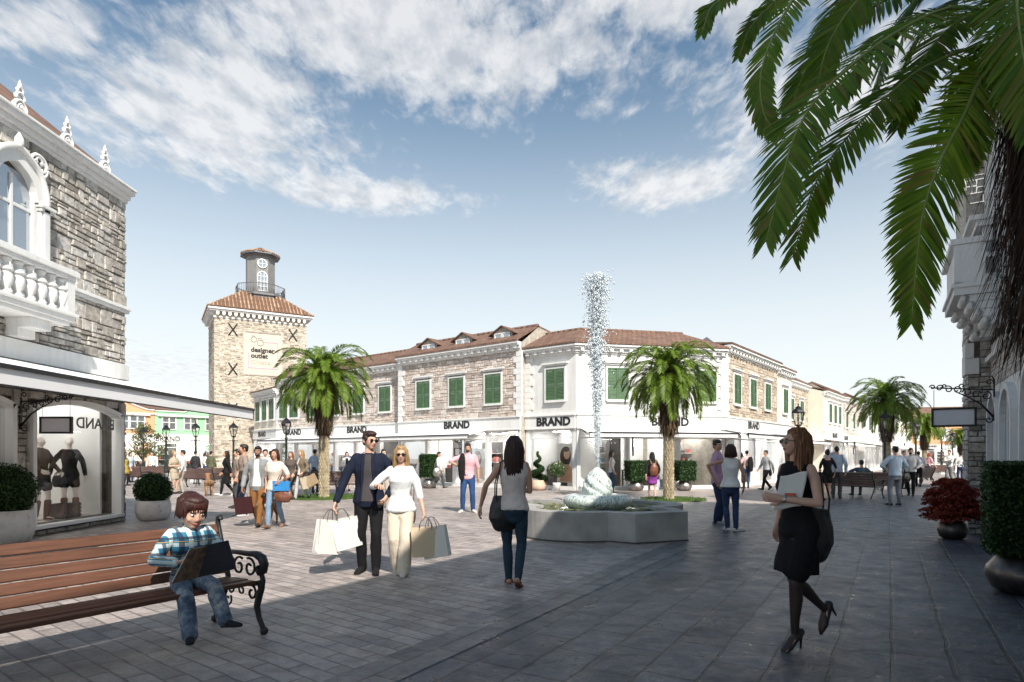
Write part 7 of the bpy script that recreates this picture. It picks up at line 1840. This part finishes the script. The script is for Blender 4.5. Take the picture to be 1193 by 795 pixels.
# right of the fountain
C('woman in white sleeveless lace top and jeans with a hand on her hip', 851, 619, 165, 1.74, 'f', HIP, ('bob', 'chestnut'), T(WHT, sleeve=0, hem=.50, inf=.012, flare=.06), TR(c_((.035, .055, .12)), inf=.004), skin='tan', shoes=(.62, .58, .55), vox=.0105,
  hands=((.185, .00, .62), (-.145, -.03, .50)), feet=((.03, .0, 0), (-.055, .03, 0)), toes=((.3, 0), (-1.0, 0)), head=(20, 0), group='couple talking right of the fountain')
C('man in a lilac shirt and jeans facing the woman in the lace top', 836, 611, 60, 1.86, 'm', STAND, ('short', 'black'), T(LILAC, sleeve=1, hem=.48, inf=.011, collar=True), TR(NAVY, inf=.008), skin='tan', shoes=(.3, .3, .3), vox=.0105, head=(-40, 0), group='couple talking right of the fountain')
C('man with a black jacket over his shoulder by the tan stone shop', 870, 569, 172, 1.76, 'm', EASY, ('short', 'black'), T(c_((.6, .45, .45)), sleeve=.5), TR(JEAN))
C('person in dark clothes left of the man with black jacket', 863.5, 567, 160, 1.66, 'f', STAND, ('bob', 'black'), T(BLK, sleeve=.8), TR(BLK))
jk = empty('draped_jacket', (*spot(874, 28.4), 1.32), 0, 'black jacket on the back of the man by the tan stone shop', 'jacket'); m = MB(); m.loft([(0, 0, .08), (.02, 0, -.15), (.02, 0, -.5)], [(.10, .05), (.14, .07), (.10, .06)], (1, 0, 0), n=10); job('jacket_body', m, .02, BLK, jk, 3)
m8 = C('man in grey sweater and black trousers striding left with a shoulder bag', 893, 571, -78, 1.78, 'm', WALK, ('short', 'black'), T(LGREY, sleeve=1, inf=.013), TR(BLK, inf=.008), skin='tan')
handbag('black satchel of the man in the grey sweater', m8[2][1]['sh'] * .5 + m8[2][-1]['sh'] * .5 + V((.16, -.08, .02)), 1.2, .36, .28, .12, .5, 'leather', vox=.018)
C('woman in a low backed black dress in the side street', 964, 583, 170, 1.72, 'f', EASY, ('bun', 'black'), T(BLK, hem=.36, sleeve=.5, neck=.79, skirt=.006), None)
C('man in a blue shirt with his arm raised beside the woman in the black dress', 975, 581, 150, 1.84, 'm', ARMUP, ('short', 'black'), T(SKY, sleeve=1, inf=.012), TR(DGRY))
C('man in a slate T-shirt sitting on the bench with his back to us', 1003.5, 575, 172, 1.76, 'm', P_(feet=((.08, -.26, 0), (-.08, -.26, 0)), hands=((.22, -.06, .60), (-.2, -.12, .56)), hints=((1, .3, 0), (-1, .3, 0))), ('short', 'black'), T(TEAL, sleeve=.5, inf=.012), TR(DGRY), d=23.2, pz=.285)
C('man in white shirt and grey trousers standing with his back to us', 1043, 589, 178, 1.80, 'm', STAND, ('short', 'black'), T(SKY, sleeve=.95, inf=.013), TR(c_((.15, .165, .19)), inf=.010), feet=((.075, 0, 0), (-.075, 0, 0)), hands=((.10, -.12, .60), (-.10, -.12, .60)), hints=((1, .5, 0), (-1, .5, 0)), vox=.0125)
C('bearded man in white shirt and black trousers with a satchel', 1061, 578, -40, 1.80, 'm', CARRY, ('short', 'darkbrown'), T(WHT, sleeve=1, inf=.012), TR(BLK), beard=True)
handbag('black satchel of the bearded man in the white shirt', V((*spot(1057, 23.0), 1.35)), .4, .36, .3, .12, .5, 'leather', vox=.018)
C('red haired person in a pink top far down the side street', 1082, 558, 100, 1.72, 'f', WALK, ('bob', 'red'), T(PINK, sleeve=.5), TR(DGRY), d=38)
C('man in white shirt with folded arms in the far street', 1106, 560, -50, 1.80, 'm', ARMS_X, ('short', 'black'), T(WHT, sleeve=1), TR(GREY), d=32)
C('woman in white blouse beside the man with folded arms', 1119, 557, 160, 1.70, 'f', EASY, ('bun', 'black'), T(WHT, sleeve=1), TR(NAVY), d=35)
C('person in a dark coat just behind the bearded man in white', 1053, 575, 20, 1.75, 'm', STAND, ('short', 'brown'), T(WHT, sleeve=1), TR(BLK), d=28)
C('man in pale shirt walking past the smaller palm', 1070, 560, 150, 1.75, 'm', WALK, ('short', 'black'), T(SKY, sleeve=1), TR(BLK), d=30)
# far left
C('blonde woman in a beige dress talking by the street lamp', 203, 574, 70, 1.72, 'f', FRONT, ('bun', 'blonde'), T(BEIGE, hem=.33, sleeve=.4, skirt=.006), None, d=24.5, group='couple in beige by the lamps')
C('man in white shirt and beige trousers facing the woman in the beige dress', 213, 574, -75, 1.74, 'm', EASY, ('short', 'black'), T(WHT, sleeve=1, inf=.013), TR(c_((.36, .32, .27)), inf=.009), d=25, group='couple in beige by the lamps')
C('woman in a mustard dress beside the corner of the grey townhouse', 146, 561, 80, 1.70, 'f', STAND, ('bun', 'black'), T(YEL, hem=.36, sleeve=.5), TR(BLK, inf=.002), d=31)
C('person in white blouse near the benches at far left', 152, 560, 60, 1.70, 'f', EASY, ('bob', 'black'), T(SKY, sleeve=.5), TR(JEAN), d=35)
C('man in white shirt standing behind the far left bench', 177, 560, 10, 1.76, 'm', EASY, ('short', 'black'), T(WHT, sleeve=1), TR(DGRY), d=36, jacket=None)
C('man in a dark jacket standing under the lamp before the mint shop', 228, 560, 170, 1.76, 'm', STAND, ('short', 'black'), T(BLK, sleeve=1), TR(GREY), d=33, jacket=P_(mat=c_((.03, .03, .035)), hem=.45))
C('person in a white top and open vest near the mint shop', 239, 558, 150, 1.72, 'f', EASY, ('bob', 'brown'), T(WHT, sleeve=.5), TR(JEAN), d=38)
C('man in an olive jacket sitting on the far left bench', 246, 560, 172, 1.76, 'm', STAND, ('short', 'darkbrown'), None, TR(DGRY), d=34, jacket=P_(mat=OLIVE, hem=.45))
C('person in grey clothes by the passage left of the tower', 316, 566, 150, 1.72, 'm', EASY, ('short', 'black'), T(LGREY, sleeve=1), TR(DGRY), d=27)
C('person in a white top passing behind the bearded man', 309, 575, 30, 1.72, 'm', EASY, ('short', 'black'), T(WHT, sleeve=1), TR(DGRY), d=19.5)

# ---------------------------------------------------------------- dogs
def dog(label, pos, yaw, h=.62, c=(.30, .14, .06)):
    o = empty('dog', (*pos, 0), math.radians(yaw), label, 'dog', 'dogs in the square'); S = h / .62
    m = MB(); L = lambda pts, rad, n=10: m.loft([V(p) * S for p in pts], [(r[0] * S, r[1] * S) if isinstance(r, tuple) else r * S for r in rad], n=n)
    L([(0, .34, .50), (0, .2, .50), (0, 0, .485), (0, -.18, .47), (0, -.27, .50)], [(.075, .085), (.095, .10), (.09, .105), (.115, .14), (.085, .10)])     # trunk, deep chest in front
    L([(0, -.22, .53), (0, -.32, .64), (0, -.37, .70)], [.085, .07, .065]); m.ell(V((0, -.40, .73)) * S, .068 * S, .08 * S, .068 * S); L([(0, -.43, .715), (0, -.51, .70), (0, -.535, .695)], [.05, .045, .036])
    for s in (-1, 1):
        L([(.055 * s, -.36, .78), (.085 * s, -.37, .75), (.09 * s, -.39, .69)], [.02, .028, .012], 6)
        L([(.075 * s, -.2, .46), (.08 * s, -.19, .33), (.08 * s, -.215 - .03 * s, .2), (.08 * s, -.205 - .05 * s, .04)], [.065, .042, .027, .022]); L([(.08 * s, -.2 - .05 * s, .02), (.08 * s, -.25 - .05 * s, .018)], [.024, .024], 8)
        L([(.07 * s, .28, .48), (.085 * s, .22 + .03 * s, .33), (.085 * s, .35 + .04 * s, .2), (.085 * s, .33 + .05 * s, .04)], [.09, .06, .03, .022]); L([(.085 * s, .33 + .05 * s, .02), (.085 * s, .28 + .05 * s, .018)], [.024, .024], 8)
    L([(0, .38, .54), (0, .44, .50), (0, .47, .40)], [.022, .018, .01], 6)
    fm, t, b = nodes('dog_coat'); co_ = coords(t); sp_ = nd(t, 'ShaderNodeSeparateXYZ'); lk(t, co_, sp_.inputs[0]); f_ = mth(t, 'MULTIPLY', sp_.outputs[1], -1)
    cc = mixc(t, c, tuple(x * .35 for x in c), noise_n(t, co_, 7, 5)); mz = mth(t, 'GREATER_THAN', f_, .475 * S); ch = mth(t, 'MULTIPLY', mth(t, 'GREATER_THAN', f_, .22 * S), mth(t, 'LESS_THAN', sp_.outputs[2], .5 * S)); ch = mth(t, 'MULTIPLY', ch, mth(t, 'LESS_THAN', mth(t, 'ABSOLUTE', sp_.outputs[0]), .05 * S))
    lk(t, mixc(t, mixc(t, cc, (.6, .55, .5), ch), (.02, .015, .012), mz), b.inputs['Base Color']); b.inputs['Roughness'].default_value = .75
    job('body', m, .012, fm, o, 3); e = MB(); [e.ell(V((.032 * s, -.462, .748)) * S, .012 * S, .01 * S, .012 * S, n=8, m=6) for s in (-1, 1)]; e.ell(V((0, -.545, .715)) * S, .02 * S, .015 * S, .015 * S, n=8, m=6); e.build('eyes_and_nose', M['eyedark'], o)
    cl = MB(); cl.loft([V((0, -.30, .605)) * S, V((0, -.315, .625)) * S], [.082 * S, .08 * S], n=12, dome=False); cl.build('collar', RED, o)
dog('brown boxer dog walking between the couple with bags', ground(314, 612), 10, .60)
dog('brown and white dog standing by the couple in beige', ground(243, 578), -150, .66, (.34, .19, .09))
ld = MB(); ld.tube([V((*ground(314, 612), .40)) + V((0, -.18, .02)), V((*ground(318, 612), .42)), w1[2][-1]['wr']], .008); tag(ld.build('dog_leash', BLK, None), 'thin dark leash from the boxer dog to the curly haired woman', 'leash')

# ---------------------------------------------------------------- mannequins and crate in the near shop window
def doll(label, px, X, yaw, top, bottom, jacket=None, **k):
    q = dict(STAND); q.update(k)
    return person(label, (X, X * FOC / (px - CX), .19), yaw, 1.74, 'f', .012, 'doll', ('none', ''), top, jacket, bottom, None, eyes=False, name='mannequin', cat='mannequin', group='mannequins in the shop window', **q)
mq = doll('mannequin in brown jacket and black skirt in the arched window', 47, -9.62, 75, T(BLK), SK_(BLK, .37, inf=.012), jacket=P_(mat=c_((.07, .045, .035)), hem=.47, inf=.012), hands=((.16, -.10, .56), (-.1, -.14, .58)))
mq2 = doll('mannequin in black dress and dark sleeves with a fur bag', 81, -9.62, 40, T(BLK, hem=.38, sleeve=.95, inf=.010), None, hands=((.16, -.04, .50), (-.2, -.02, .52)))
for q_ in (mq, mq2):
    iv_ = q_[1].inverted(); b_ = MB()
    for s in (-1, 1):
        kn, an = iv_ @ q_[2][s]['kn'], iv_ @ q_[2][s]['an']
        b_.loft([an + V((0, 0, -.05)), an.lerp(kn, .25), an.lerp(kn, .72)], [.048, .056, .066], n=12); b_.loft([an + V((0, .0, -.055)), an + V((0, -.14, -.06))], [.036, .032], n=8)
    b_.build('boots', M['brownleather'], q_[0])
handbag('black handbag held by the mannequin in the brown jacket', mq[2][1]['wr'] + V((.03, -.06, .02)), 1.3, .34, .22, .1, .1, 'leather')
cr_ = empty('wooden_crate', (-9.45, -9.45 * FOC / (74 - CX), .192), math.pi / 2, 'small slatted wooden crate between the mannequins', 'crate'); m = MB()
for k in range(4): m.box(-.26, .26, -.2, -.18, .02 + k * .075, .075 + k * .075); m.box(-.26, .26, .18, .2, .02 + k * .075, .075 + k * .075)
for x in (-.26, .24): m.box(x, x + .02, -.179, .179, .02, .3)
m.box(-.24, .24, -.179, .179, .02, .04); m.build('slats', M['woodgrey'], cr_)
for x in (-.2, .16): m = MB(); m.box(x, x + .04, -.215, -.201, 0, .32); m.build('batten', M['darkin'], cr_)

# ---------------------------------------------------------------- benches round the square
fb = make_bench('grey slatted bench beside the left palm tree', M['woodgrey'], 1.9)
def bpos(o, px, d, rz): x, y = spot(px, d); a = math.radians(rz); o.location = (x - .95 * math.cos(a), y - .95 * math.sin(a), 0); o.rotation_euler.z = a
bpos(fb, 366, 23.6, -4)
def bc(label, px, d, rz): c = copy_tree(fb); c['label'] = label; bpos(c, px, d, rz); return c
bc('grey slatted bench just right of the left palm trunk', 394, 23.9, 6)
bc('slatted bench behind the woman in the black dress', 990, 22.4, 118); bc('slatted bench under the seated man in the side street', 1013, 23.0, 160); bc('slatted bench right of the bearded man farther down the street', 1073, 31, 215); bc('distant slatted bench at the far end of the street', 1093, 41, 180)
bc('bench at far left nearest the townhouse corner', 152, 32, 160); bc('bench at far left under the small olive tree', 171, 34.5, 190); bc('bench at far left beside the lamp plinth', 190, 37, 170); bc('bench right of the couple in beige', 231, 29, 165); bc('bench in front of the tower behind the dog', 255, 31, 195)
run_jobs()
